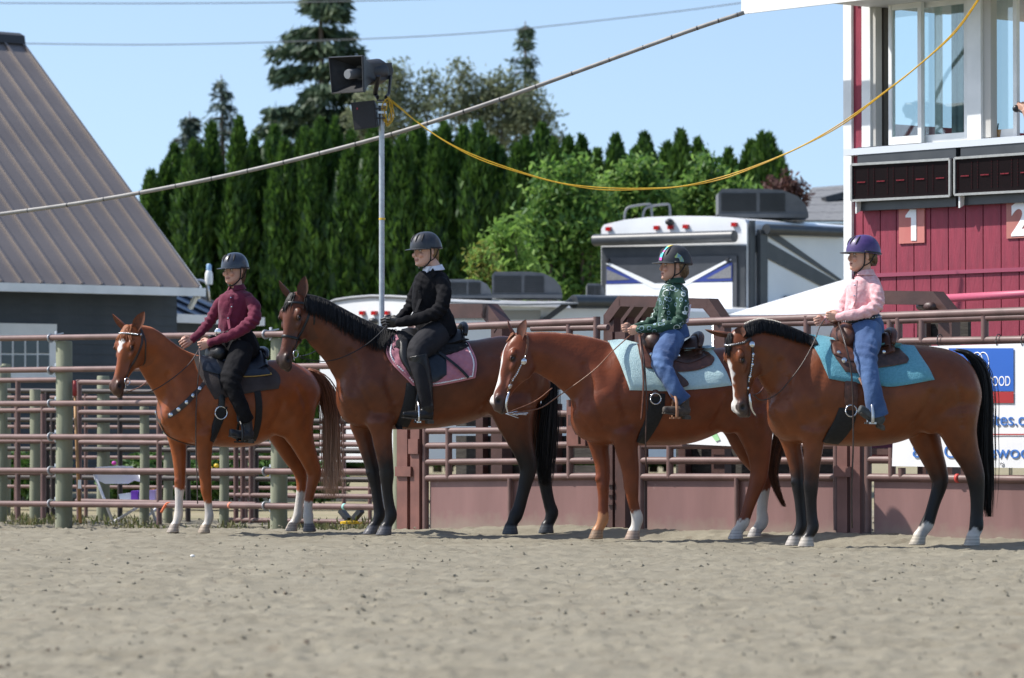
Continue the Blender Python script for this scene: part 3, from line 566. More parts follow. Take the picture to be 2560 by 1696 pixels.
    rel = co - np.array(O); tt = rel @ np.array(A) / L; ff = rel @ np.array(Fh) / q; ll = rel @ np.array(Lh) / q
    isH = (tt > -.12) & (np.abs(ll) < .13) & (ff > -.25 + .15 * sm(tt, .38, .75)) & (ff < .1) & (co[:, 2] > .5) & (tt < 1.1)
    mouth = isH * np.exp(-((ff + .048 + .10 * (tt - .9)) / .006) ** 2) * sm(tt, .82, .88); co -= normals(me) * (mouth * .007)[:, None]
    # grooves and bony points that the light picks out
    def carve(uv, dep, wid):
        for sd in (1, -1):
            P_ = []
            for u, v in uv:
                p = bz(u, v, .2); T_ = p - n * fr.l(p); P_.append((T_.x, T_.y, T_.z))
            Q = spline(P_, 6); lat = (co - np.array(fr.B)) @ np.array(n); fl = co - lat[:, None] * np.array(n)
            dd = np.min(np.linalg.norm(fl[:, None] - Q[None], axis=2), axis=1); m_ = np.exp(-(dd / wid) ** 2) * (sd * lat > .03) * (1 - hm); co[:] -= normals(me) * (m_ * dep)[:, None]
    for uv, dep, wid in ((((.075, .22), (.10, .42), (.075, .62)), .012, .030), (((.27, .25), (.235, .5), (.265, .70)), .010, .032), (((.17, .80), (.22, .835), (.28, .80)), .006, .026), (((.69, .80), (.725, .68), (.755, .52)), .014, .032), (((.865, .35), (.905, .55), (.915, .80)), .010, .026),
                         (((.10, .55), (.13, .68), (.16, .80)), .008, .020), (((.02, .60), (.045, .72), (.10, .86)), .010, .018), (((.725, .30), (.735, .31)), -.016, .045), (((.205, .58), (.215, .64)), -.008, .05), (((.80, .62), (.83, .75)), -.008, .05), (((.14, .40), (.165, .5)), -.008, .05),
                         (((.36, .52), (.37, .72)), .003, .014), (((.42, .50), (.43, .74)), .003, .014), (((.48, .50), (.49, .75)), .003, .014), (((.54, .50), (.55, .75)), .003, .014), (((.60, .50), (.61, .72)), .003, .014)): carve(uv, dep * sc, wid * sc)
    # faint muscle relief
    nr = normals(me); up = sm(co[:, 2], .6, .9)
    co += nr * ((noise3(co, 7, D['seed']) * .0016 + noise3(co, 23, D['seed']) * .0006) * up)[:, None]
    setco(me, co)
    # coat colours
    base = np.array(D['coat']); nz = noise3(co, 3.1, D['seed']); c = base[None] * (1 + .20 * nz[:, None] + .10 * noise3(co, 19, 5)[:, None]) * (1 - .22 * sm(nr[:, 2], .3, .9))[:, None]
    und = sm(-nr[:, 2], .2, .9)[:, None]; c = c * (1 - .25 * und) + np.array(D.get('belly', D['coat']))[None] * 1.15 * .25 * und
    lp_ = np.array([[tuple(v) for v in lg] for lg in legs], dtype=object)
    best = np.full(len(co), 9.); leg = np.zeros(len(co), int)
    for i, lg in enumerate(legs):
        Q = spline([tuple(v) for v in lg], 4); dd = np.min(np.linalg.norm(co[:, None, :] - Q[None, ::2], axis=2), axis=1)
        m_ = dd < best; best[m_] = dd[m_]; leg[m_] = i
    low = (co[:, 2] < .95) & ~isH
    wob = noise3(co, 21, 3) * .025 + noise3(co, 60, 6) * .016
    for i, key in enumerate(('nf', 'ff', 'nh', 'fh')):
        m_ = low & (leg == i); zz = co[:, 2] + wob
        if 'points' in D:
            t = (1 - sm(zz, D['points'][key][0], D['points'][key][1]))[:, None]; blk = np.array((.010, .009, .010)); cc = c * (1 - t) + blk * t; c[m_] = cc[m_]
        if key in D['socks']:
            t = (1 - sm(zz, D['socks'][key] - .012, D['socks'][key] + .012))[:, None]; cc = c * (1 - t) + np.array(D.get('sockcol', {}).get(key, (.56, .52, .47))) * (1 - .22 * sm(nz, -.2, .9) - .25 * sm(noise3(co, 15, 8), .1, .7) * (1 - sm(co[:, 2], .08, .22)))[:, None] * t; c[m_] = cc[m_]
        t = (1 - sm(co[:, 2], .066, .074))[:, None]; cc = c * (1 - t) + np.array(D['hoof'].get(key, (.20, .17, .14))) * (1 + .25 * np.sin(co[:, 2:3] * 260)) * t; c[m_] = cc[m_]
    # face
    dk = np.array(D.get('muzzle', (.045, .032, .028))); t = (isH * sm(tt + noise3(co, 17, 2) * .05, .70, .90) * .9)[:, None]; c = c * (1 - t) + dk * t
    t = (isH * .5 * sm(tt, .2, .5) * sm(np.abs(ll), .03, .06))[:, None] * D.get('facedark', .5); c = c * (1 - t) + dk * t
    for bt0, bt1, w0, w1, off in D['blaze']:
        u = np.clip((tt - bt0) / (bt1 - bt0), 0, 1); wd = (w0 + (w1 - w0) * u) * (1 + .35 * np.sin(u * 17 + D['seed'])); ed = np.minimum(sm(tt, bt0 - .01, bt0 + .05), 1 - sm(tt, bt1 - .04, bt1 + .01))
        t = (isH * (ff > -.03) * ed * (1 - sm(np.abs(ll - off + .006 * np.sin(u * 9)), wd * .75, wd + .004)))[:, None]; c = c * (1 - t) + np.array((.70, .66, .62)) * t
    for sd in (-1, 1):
        dn = np.linalg.norm(np.stack(((tt - .893) * .6, (ff - .010), (ll - sd * .058)), 1), axis=1); t = (isH * (1 - sm(dn, .013, .024)))[:, None]; c = c * (1 - t) + np.array((.006, .005, .005)) * t
        dn = np.linalg.norm(np.stack(((tt - .335) * .6, (ff - .012) * 1.2, (ll - sd * .098)), 1), axis=1); t = (isH * (1 - sm(dn, .022, .040)) * .8)[:, None]; c = c * (1 - t) + np.array((.010, .008, .008)) * t
    t = (mouth * .8)[:, None]; c = c * (1 - t) + np.array((.01, .008, .008)) * t
    setcol(me, np.clip(c, 0, 1))
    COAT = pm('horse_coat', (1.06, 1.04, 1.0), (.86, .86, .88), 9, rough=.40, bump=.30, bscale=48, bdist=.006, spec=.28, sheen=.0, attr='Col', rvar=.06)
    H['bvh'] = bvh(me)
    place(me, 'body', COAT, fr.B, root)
    # eyes
    EYE = pm('horse_eye', (.008, .005, .004), rough=.08, spec=.6)
    for sd in (-1, 1):
        e = MB().ell(hp(.335, .012 * q, sd * .0905 * q), A * .019 * q, Fh * .015 * q, Lh * .011 * q, 14, 9); e.build('eye', EYE, root, True)
        lid = MB(); lid.tube([hp(.335 + .036 * cos(a), (.012 + .021 * sin(a)) * q, sd * (.101 - .006 * abs(cos(a))) * q) for a in np.linspace(.1, math.pi - .1, 7)], [.002, .006, .006, .002], 6)
        lid.build('eyelid', pm('lid%d' % D['seed'], mix(D['coat'], (.02, .015, .015), .6), rough=.5), root, True)
    # ears
    ce = D['coat']; OUT = pm('ear_outer%d' % D['seed'], ce, mix(ce, D.get('eartip', (.03, .02, .02)), .7), 18, rough=.6, bump=.2, bscale=200); INN = pm('ear_inner%d' % D['seed'], mix(ce, (.02, .015, .015), .72), mix(ce, (.02, .015, .015), .4), 40, rough=.9)
    for sd, tip in ((1, D['ears'][0]), (-1, D['ears'][1])):
        b0 = hp(.035, -.012 * q, sd * .058 * q); tp = at(*tip, b0.y - .01); ax = tp - b0; 
        if ax.length > .21: ax *= .21 / ax.length
        ax += (-b0 + b0); fo = (h * .9 + Lh * sd * .45); fo = (fo - ax * (fo.dot(ax) / ax.length_squared)).normalized(); sdv = ax.normalized().cross(fo)
        e = MB(); rs = []
        for t, wd, dp in spline([(-.12, .030, .030), (.05, .036, .032), (.3, .047, .028), (.55, .043, .022), (.8, .026, .013), (.95, .009, .006), (1, .001, .001)], 3):
            c_ = b0 + ax * t + fo * (.03 * t * (1 - t)); r_ = []
            for j in range(14):
                an = 2 * math.pi * j / 14; x, y = cos(an), sin(an); y2 = y * dp if y < 0 else (-.55 * dp * (1 - x * x)) * (1 - max(0, -.0)) + .0
                r_.append(c_ + sdv * (x * wd) + fo * (y2 + dp * .3))
            rs.append(r_)
        m_ = [0] * ((len(rs) - 1) * 14 + 2); e.rings(rs)
        for i in range(len(rs) - 1):
            for j in range(14): m_[i * 14 + j] = 1 if j < 7 else 0
        e.m = m_; e.build('ear', [OUT, INN], root, 50)
    return H

def tail(H, path, wd, cols, n=190, spread=None, fork=1.0):
    """strands hanging along a traced line; wd = half-width in zoom pixels along it"""
    fr, zp, D = H['fr'], H['zp'], H['D']; k2 = 2 * fr.k; rr = random.Random(D['seed'] * 7)
    P = spline([(*zp(x, y, -.0), w_ / k2) for (x, y), w_ in zip(path, wd)], 4); mb = MB(); ns = len(cols)
    core = [Vector(p[:3]) for p in P[:max(4, len(P) // 2)]]; mb.tube(core, [P[0][3] * .8, P[len(P) // 4][3] * .7, P[len(P) // 2][3] * .3], 8, mi=0)
    side = fr.d; m = len(P)
    for i in range(n):
        a, b = rr.gauss(0, .42), rr.gauss(0, .42); ph, am = rr.uniform(0, 6.3), rr.uniform(.0, .22); end = min(1.0, rr.betavariate(6, 1.3) * 1.04); st0 = rr.uniform(0, .35) if i % 3 else 0
        pts = []
        for s_ in np.linspace(st0, end, 8):
            x = s_ * (m - 1); j = min(int(x), m - 2); q = P[j] + (P[j + 1] - P[j]) * (x - j); w_ = q[3] * (1 + .25 * fork * s_ * s_)
            pts.append(Vector(q[:3]) + side * ((a + am * sin(ph + 5 * s_)) * w_) + fr.n * ((b + am * cos(ph + 4 * s_)) * w_ * .8))
        mb.tube(pts, [.0032, .0036, .003, .0008], 3, mi=rr.choice(range(ns)), sub=2)
    mats = [pm('tail%d_%d' % (D['seed'], i), c_, mix(c_, (0, 0, 0), .35), 30, rough=.5, spec=.25) for i, c_ in enumerate(cols)]
    if len(cols) > 1 and D.get('tailtip'):
        for i, m_ in enumerate(mats): hairtip(m_, cols[i], D['tailtip'])
    return mb.build('tail', mats, H['root'], True)
def hairtip(m, c, tip):
    """hair that bleaches towards its lower end (object height)"""
    n, L = m.node_tree.nodes, m.node_tree.links; tc = n.new('ShaderNodeTexCoord'); sp = n.new('ShaderNodeSeparateXYZ'); L.new(tc.outputs['Generated'], sp.inputs[0])
    cr = n.new('ShaderNodeValToRGB'); cr.color_ramp.elements[0].position = .12; cr.color_ramp.elements[0].color = (*tip, 1); cr.color_ramp.elements[1].position = .72; cr.color_ramp.elements[1].color = (*c, 1)
    L.new(sp.outputs['Z'], cr.inputs[0]); L.new(cr.outputs[0], n['Principled BSDF'].inputs['Base Color'])

def crest(H, u):
    """point on the crest (top line of the neck), u = 0 at the poll .. 1 at the withers"""
    fr = H['fr']; C = H.setdefault('_c', spline([tuple(H['zp'](x, y, l)) for x, y, l in H['D']['crest']], 6)); x = u * (len(C) - 1); j = min(int(x), len(C) - 2)
    return Vector(C[j] + (C[j + 1] - C[j]) * (x - j))
def mane(H, side, length, n, cols, u0=0.0, u1=1.0, r=.004, stand=.0, lean=0.0):
    """strands from the crest that fall along one side of the neck"""
    fr, T = H['fr'], H['bvh']; rr = random.Random(H['D']['seed'] * 13 + 5); mb = MB()
    for i in range(n):
        u = u0 + (u1 - u0) * (i + rr.random()) / n; p = crest(H, u); Ln = length(u) * rr.uniform(.7, 1.08); pts = []
        hit = T.find_nearest(p); root = hit[0] + (hit[1] * .002 if hit[1] else Z * 0); off = rr.uniform(.002, .022); drift = rr.gauss(0, .03) + lean
        for s_ in np.linspace(0, 1, 6):
            q = root + Z * (stand * sin(min(1, s_ * 2.2) * math.pi) + (-Ln * max(0, s_ - .12))) + fr.n * (side * (.02 + .10 * s_)) - fr.d * (drift * s_ * Ln * 3)
            if s_ > .05:
                hh = T.find_nearest(q)
                if hh[0] is not None:
                    dv = (q - hh[0]); out = hh[1]
                    q = hh[0] + out * (off + .004) if s_ > .2 or dv.dot(out) < 0 else q
            pts.append(q)
        mb.tube([root - Z * .01] + pts, [r, r, r * .8, r * .3], 3, sub=2, mi=rr.choice(range(len(cols))))
    mats = [pm('mane%d_%d' % (H['D']['seed'], i), c_, mix(c_, (0, 0, 0), .3), 30, rough=.55, spec=.25) for i, c_ in enumerate(cols)]
    return mb.build('mane', mats, H['root'], True)
def forelock(H, n, length, cols, off=0.0, name='forelock', spread=.035):
    rr = random.Random(H['D']['seed'] * 17); mb = MB(); hp, T = H['hp'], H['bvh']
    for i in range(n):
        a = rr.gauss(0, 1) * spread; ln = length * rr.uniform(.6, 1.05); pts = []
        for s_ in np.linspace(0, 1, 6):
            q = hp(-.03 + ln * s_ / H['L'], .07, a * (1 + .5 * s_) + off * s_); hh = T.find_nearest(q)
            pts.append(hh[0] + hh[1] * rr.uniform(.004, .018) * (1 - .4 * s_) if hh[0] is not None else q)
        mb.tube(pts, [.0045, .005, .004, .001], 3, sub=2, mi=rr.choice(range(len(cols))))
    mats = [pm('mane%d_%d' % (H['D']['seed'], i), c_, mix(c_, (0, 0, 0), .3), 30, rough=.55, spec=.25) for i, c_ in enumerate(cols)]
    return mb.build(name, mats, H['root'], True)

def L4(rows, ws): return [(*r, w_) for r, w_ in zip(rows, ws)]
WF = (.085, .066, .056, .050, .046, .046, .034, .031, .038, .033, .044, .055)
WF13 = (.085, .066, .058, .052, .047, .046, .036, .031, .032, .038, .033, .044, .055)
WH = (.125, .110, .080, .060, .050, .046, .037, .033, .032, .038, .034, .045, .056)
HD = {}
HD[1] = dict(label='chestnut horse with a white star and four white socks, leftmost in the row', px=585, Y=32.5, yaw=24, org=(240, 580), seed=1, lpoll=.10, sc=.95,
    torso=[(316, 850, 950, .07), (326, 815, 980, .14), (350, 760, 1015, .19), (420, 690, 1050, .215), (500, 640, 1068, .23), (560, 618, 1072, .245), (640, 630, 1077, .265), (720, 648, 1078, .285), (800, 648, 1066, .295), (860, 640, 1035, .29), (930, 638, 990, .275), (1000, 657, 960, .26), (1050, 685, 930, .23), (1088, 725, 880, .17), (1108, 785, 850, .09)],
    neck=[(450, 775, 170, .15), (395, 725, 148, .125), (335, 672, 122, .098), (280, 607, 103, .085), (225, 560, 76, .078)],
    poll=(172, 470), psi=50, theta=72, L=.585, ears=((361, 779), (281, 785)),
    crest=[(215, 460, .10), (270, 470, .08), (320, 502, .05), (400, 566, .02), (480, 606, 0), (540, 622, 0)],
    nf=L4([(535, 1000, 62), (540, 1060, 47), (541, 1120, 38), (544, 1190, 31), (549, 1250, 28), (551, 1290, 27), (559, 1340, 20), (563, 1385, 19), (566, 1425, 22), (556, 1458, 18), (543, 1478, 23), (540, 1505, 33)], WF), nfj=(545, 1275, 26),
    ff=L4([(405, 1000, 58), (410, 1060, 45), (416, 1120, 36), (419, 1180, 30), (420, 1230, 27), (419, 1265, 26), (416, 1325, 20), (414, 1375, 19), (412, 1420, 22), (400, 1455, 18), (388, 1476, 23), (383, 1503, 32)], WF), ffj=(414, 1250, 25),
    nh=L4([(985, 860, 120), (1000, 960, 98), (1032, 1050, 65), (1060, 1120, 49), (1084, 1180, 40), (1092, 1215, 36), (1078, 1270, 27), (1064, 1340, 23), (1060, 1390, 22), (1062, 1430, 26), (1062, 1458, 22), (1066, 1475, 28), (1068, 1503, 35)], WH), nhj=(1106, 1196, 18),
    fh=L4([(900, 940, 85), (922, 1010, 66), (950, 1075, 50), (980, 1130, 43), (1008, 1178, 36), (1022, 1212, 33), (1027, 1255, 26), (1024, 1310, 23), (1015, 1370, 21), (1008, 1430, 24), (990, 1462, 20), (980, 1478, 26), (975, 1505, 32)], WH), fhj=(1036, 1200, 16),
    coat=(.235, .062, .016), belly=(.30, .095, .030), muzzle=(.05, .03, .025), facedark=.6, blaze=[(.15, .43, .040, .018, -.002)], socks=dict(nf=.25, ff=.36, nh=.25, fh=.33), hoof=dict(nf=(.32, .26, .2), ff=(.34, .29, .24), fh=(.34, .29, .24), nh=(.12, .11, .11)), tailtip=(.62, .41, .29), eartip=(.16, .04, .02))
HD[2] = dict(label='tall dark bay horse with black mane and legs, second from the left', px=1110, Y=31.9, yaw=13, org=(660, 570), seed=2, lpoll=.10, sc=1.06,
    torso=[(362, 790, 880, .07), (374, 750, 915, .13), (400, 700, 965, .185), (450, 645, 990, .215), (520, 580, 1002, .23), (600, 532, 1008, .235), (660, 512, 1010, .245), (740, 535, 1010, .275), (840, 558, 1004, .30), (940, 560, 992, .31), (1040, 562, 968, .31), (1120, 548, 935, .295), (1200, 538, 905, .285), (1290, 560, 900, .27), (1360, 612, 880, .235), (1403, 680, 858, .17), (1425, 745, 830, .08)],
    neck=[(525, 690, 185, .155), (455, 625, 165, .13), (385, 562, 138, .105), (300, 495, 118, .09), (232, 445, 84, .082)],
    poll=(158, 328), psi=52, theta=75, L=.62, ears=((763, 690), (697, 701)),
    crest=[(205, 322, .10), (260, 335, .08), (340, 373, .05), (440, 428, .02), (550, 478, 0), (650, 512, 0)],
    nf=L4([(580, 960, 76), (588, 1020, 58), (596, 1090, 48), (605, 1150, 40), (611, 1195, 36), (614, 1240, 35), (616, 1295, 27), (622, 1350, 25), (629, 1395, 26), (635, 1435, 30), (620, 1475, 24), (606, 1500, 31), (597, 1532, 41)], WF13), nfj=(606, 1225, 34),
    ff=L4([(480, 970, 58), (495, 1035, 48), (514, 1100, 40), (530, 1155, 35), (541, 1200, 34), (548, 1235, 34), (558, 1290, 27), (566, 1350, 25), (573, 1395, 26), (577, 1435, 29), (557, 1478, 23), (540, 1500, 29), (527, 1530, 38)], WF13), ffj=(538, 1220, 32),
    nh=L4([(1240, 860, 135), (1250, 950, 105), (1275, 1040, 76), (1300, 1115, 55), (1317, 1175, 46), (1320, 1218, 41), (1306, 1280, 34), (1291, 1340, 31), (1275, 1400, 31), (1258, 1440, 34), (1241, 1475, 27), (1233, 1498, 33), (1230, 1532, 42)], WH), nhj=(1342, 1196, 18),
    fh=L4([(1340, 930, 85), (1355, 1020, 66), (1375, 1095, 52), (1390, 1160, 44), (1398, 1210, 39), (1402, 1245, 35), (1408, 1290, 32), (1417, 1340, 30), (1429, 1390, 30), (1440, 1430, 33), (1426, 1475, 27), (1414, 1498, 32), (1410, 1532, 41)], WH), fhj=(1415, 1196, 18),
    coat=(.112, .033, .0135), belly=(.20, .068, .024), muzzle=(.035, .026, .024), facedark=.7, blaze=[], socks={}, points=dict(nf=(.52, .80), ff=(.52, .85), nh=(.55, .95), fh=(.55, 1.0)), hoof=dict(nf=(.09, .09, .10), ff=(.09, .09, .10), nh=(.06, .065, .07), fh=(.06, .065, .07)), eartip=(.012, .01, .01))
HD[3] = dict(label='red chestnut horse with a narrow blaze, under the light mint blanket', px=1690, Y=30.6, yaw=12, org=(1180, 600), seed=3, lpoll=.05, sc=1.02,
    torso=[(497, 820, 915, .07), (508, 785, 945, .13), (532, 735, 985, .185), (580, 660, 1008, .22), (650, 572, 1022, .24), (720, 522, 1028, .255), (780, 512, 1030, .265), (860, 522, 1030, .29), (960, 542, 1030, .315), (1060, 552, 1025, .325), (1150, 547, 1002, .32), (1250, 537, 958, .305), (1330, 541, 928, .29), (1400, 572, 905, .265), (1458, 632, 875, .22), (1492, 712, 845, .15), (1508, 770, 815, .07)],
    neck=[(625, 690, 178, .155), (550, 645, 158, .13), (470, 605, 138, .105), (380, 575, 116, .09), (295, 545, 88, .082)],
    poll=(226, 470), psi=22, theta=72, L=.615, ears=((1315, 799), (1269, 800)),
    crest=[(262, 462, .05), (330, 460, .035), (430, 463, .02), (540, 475, 0), (640, 496, 0), (720, 520, 0)],
    nf=L4([(765, 950, 78), (772, 1030, 62), (784, 1100, 50), (793, 1160, 42), (796, 1215, 38), (800, 1260, 33), (806, 1310, 27), (815, 1350, 25), (827, 1393, 29), (817, 1437, 24), (806, 1465, 31), (800, 1500, 40)], WF), nfj=(790, 1235, 35),
    ff=L4([(620, 960, 58), (638, 1040, 50), (650, 1110, 39), (654, 1155, 36), (654, 1200, 35), (655, 1235, 30), (657, 1285, 26), (656, 1345, 25), (655, 1398, 28), (638, 1438, 24), (624, 1465, 30), (618, 1498, 38)], WF), ffj=(645, 1195, 33),
    nh=L4([(1395, 860, 122), (1415, 950, 98), (1432, 1040, 70), (1437, 1105, 53), (1436, 1160, 46), (1428, 1205, 42), (1409, 1260, 35), (1388, 1320, 30), (1368, 1380, 28), (1355, 1415, 31), (1335, 1448, 26), (1322, 1470, 32), (1316, 1498, 40)], WH), nhj=(1450, 1185, 18),
    fh=L4([(1330, 920, 80), (1350, 1000, 66), (1385, 1075, 52), (1428, 1135, 44), (1456, 1185, 39), (1461, 1225, 34), (1458, 1270, 29), (1453, 1320, 27), (1450, 1365, 27), (1452, 1415, 31), (1428, 1455, 26), (1414, 1475, 31), (1410, 1501, 38)], WH), fhj=(1474, 1180, 17),
    coat=(.150, .038, .0135), belly=(.21, .062, .021), muzzle=(.06, .045, .042), facedark=.5, blaze=[(.14, .95, .020, .040, -.016)], socks=dict(nf=.225, nh=.15, fh=.38, ff=.20), sockcol=dict(ff=(.42, .19, .085)), hoof=dict(nf=(.32, .24, .19), ff=(.25, .17, .11), nh=(.42, .40, .38), fh=(.36, .34, .32)), eartip=(.14, .04, .02))
HD[4] = dict(label='bay horse with a white blaze and banded black mane, rightmost in the row', px=2190, Y=28.9, yaw=11, org=(1740, 600), seed=4, lpoll=.10, sc=1.02,
    torso=[(360, 800, 905, .07), (372, 760, 940, .13), (402, 695, 985, .195), (460, 620, 1010, .23), (540, 545, 1020, .245), (600, 500, 1026, .255), (660, 490, 1030, .265), (760, 510, 1033, .30), (880, 530, 1034, .33), (1000, 527, 1016, .335), (1090, 522, 982, .325), (1180, 531, 935, .31), (1270, 549, 912, .295), (1340, 590, 900, .265), (1383, 650, 880, .21), (1403, 720, 850, .14), (1410, 770, 820, .06)],
    neck=[(520, 700, 180, .155), (455, 640, 160, .13), (390, 580, 138, .108), (318, 535, 114, .092), (250, 520, 86, .082)],
    poll=(190, 462), psi=33, theta=95, L=.615, ears=((1856, 816), (1762, 824)),
    crest=[(232, 428, .10), (300, 403, .075), (380, 410, .05), (460, 436, .02), (540, 470, 0), (610, 498, 0)],
    nf=L4([(585, 940, 76), (588, 1010, 57), (582, 1090, 45), (579, 1145, 40), (577, 1190, 37), (575, 1230, 36), (575, 1290, 29), (577, 1340, 27), (580, 1385, 27), (585, 1430, 29), (564, 1472, 24), (554, 1492, 32), (550, 1526, 42)], WF13), nfj=(568, 1215, 35),
    ff=L4([(455, 940, 62), (475, 1010, 52), (494, 1085, 42), (504, 1140, 36), (509, 1185, 34), (512, 1225, 34), (518, 1285, 28), (523, 1335, 27), (527, 1385, 27), (526, 1430, 29), (502, 1475, 24), (488, 1495, 32), (481, 1524, 39)], WF13), ffj=(503, 1210, 33),
    nh=L4([(1295, 850, 125), (1310, 940, 103), (1338, 1030, 78), (1368, 1100, 60), (1390, 1160, 50), (1399, 1200, 46), (1405, 1260, 38), (1406, 1330, 34), (1403, 1390, 33), (1402, 1440, 36), (1391, 1475, 31), (1384, 1500, 35), (1378, 1540, 42)], WH), nhj=(1424, 1185, 18),
    fh=L4([(1120, 920, 80), (1150, 1000, 77), (1180, 1080, 61), (1204, 1145, 51), (1218, 1192, 45), (1218, 1225, 40), (1208, 1265, 35), (1190, 1320, 31), (1172, 1380, 31), (1155, 1425, 34), (1130, 1465, 29), (1115, 1490, 34), (1104, 1530, 43)], WH), fhj=(1238, 1182, 17),
    coat=(.150, .042, .0135), belly=(.24, .080, .025), muzzle=(.05, .045, .045), facedark=.5, blaze=[(.31, .62, .027, .020, -.006), (.60, .98, .022, .038, -.020)], socks=dict(nh=.12, fh=.15), points=dict(nf=(.40, .72), ff=(.45, .75), nh=(.42, .85), fh=(.38, .80)), hoof=dict(nf=(.38, .35, .31), ff=(.36, .33, .30), nh=(.42, .38, .33), fh=(.40, .36, .30)), eartip=(.03, .015, .01))
for q_ in ():
    pass
HO = {i: horse(HD[i]) for i in (1, 2, 3, 4)}
tail(HO[1], [(1062, 690), (1115, 720), (1155, 800), (1180, 930), (1180, 1080), (1182, 1200), (1185, 1330)], [14, 30, 42, 44, 44, 48, 56], [(.17, .065, .032), (.20, .080, .042), (.12, .046, .026)], 620)
tail(HO[2], [(1385, 650), (1425, 720), (1430, 830), (1422, 960), (1412, 1090), (1405, 1200), (1402, 1290)], [14, 24, 34, 40, 42, 36, 26], [(.010, .010, .012), (.018, .017, .018)], 560)
tail(HO[3], [(1478, 640), (1525, 720), (1548, 860), (1540, 980), (1515, 1080), (1505, 1170), (1528, 1260), (1562, 1335)], [14, 26, 32, 30, 26, 20, 16, 12], [(.085, .030, .014), (.12, .045, .02), (.045, .022, .015)], 300, fork=.6)
tail(HO[4], [(1300, 552), (1370, 575), (1425, 650), (1443, 790), (1440, 950), (1440, 1090), (1450, 1230), (1462, 1385)], [12, 24, 34, 38, 40, 42, 34, 18], [(.009, .009, .010), (.016, .015, .016)], 600)
BLK = [(.009, .009, .011), (.02, .019, .02)]
mane(HO[2], 1, lambda u: .17 + .12 * u, 900, BLK, .0, 1.0, .0032)
mane(HO[1], -1, lambda u: .12, 200, [(.28, .085, .03), (.36, .14, .06)], .0, .97, .004, stand=.012)
mane(HO[3], -1, lambda u: .09, 200, [(.20, .075, .035), (.27, .12, .06)], .02, .97, .004, stand=.010)
mane(HO[4], 1, lambda u: .085 * (1 - .55 * max(0, (u - .6) / .4)), 800, BLK, .0, .93, .0036, stand=.014, lean=.02)
forelock(HO[1], 120, .17, [(.36, .105, .03), (.44, .16, .06)], 0, spread=.028)
forelock(HO[2], 60, .20, BLK, -.02, spread=.022)
forelock(HO[3], 26, .10, [(.30, .10, .035)], -.05, spread=.015)
forelock(HO[4], 60, .21, BLK, .0, spread=.013)
mb = MB()                                # white bands along the banded mane
for i in range(26):
    p = crest(HO[4], .02 + .5 * i / 26); p = HO[4]['bvh'].find_nearest(p)[0] + Z * .006; mb.tube([p + Z * .017 + HO[4]['fr'].n * .006, p + Z * .010 + HO[4]['fr'].n * .030], .0035, 6)
mb.build('mane_bands', pm('band', (.45, .42, .36), rough=.6), HO[4]['root'], True)
# ---------------------------------------------------------------- saddlery
def ribbon(mb, pts, nrm, wd, th, mi=None):
    rs = []; N = len(pts)
    for i in range(N):
        t = (pts[min(i + 1, N - 1)] - pts[max(i - 1, 0)]).normalized(); nn = (nrm[i] - t * nrm[i].dot(t)).normalized(); s_ = t.cross(nn)
        w_ = wd if not hasattr(wd, '__len__') else float(np.interp(i / max(1, N - 1), np.linspace(0, 1, len(wd)), wd))
        rs.append([pts[i] + s_ * w_ / 2 - nn * th * .3, pts[i] + s_ * w_ / 2 + nn * th * .5, pts[i] + s_ * w_ * .3 + nn * th, pts[i] - s_ * w_ * .3 + nn * th, pts[i] - s_ * w_ / 2 + nn * th * .5, pts[i] - s_ * w_ / 2 - nn * th * .3])
    mb.rings(rs, mi=mi)
def snap(H, pts, off=.004, sub=5):
    P, Nn = [], []
    for q in spline([tuple(p) for p in pts], sub):
        hh = H['bvh'].find_nearest(Vector(q)); P.append(hh[0] + hh[1] * off); Nn.append(hh[1])
    for _ in range(2): P = [P[0]] + [(P[i - 1] + P[i] * 2 + P[i + 1]) / 4 for i in range(1, len(P) - 1)] + [P[-1]]
    return P, Nn
def sstrap(H, pts, wd, mat, name, parent, th=.005, off=.003, sub=5):
    mb = MB(); P, Nn = snap(H, pts, off, sub); ribbon(mb, P, Nn, wd, th); return mb.build(name, mat, parent, 40)
def surf(H, p, side=1):
    fr = H['fr']; p = Vector(p); q = p - fr.n * fr.l(p) + fr.n * (side * 1.2)
    hh = H['bvh'].ray_cast(q, -fr.n * side)
    if hh[0] is None: 
        b = H['bvh'].find_nearest(p if side > 0 else fr.flip(p)); hh = (b[0], b[1], b[2], 0) if b[3] < .12 else hh
    return hh
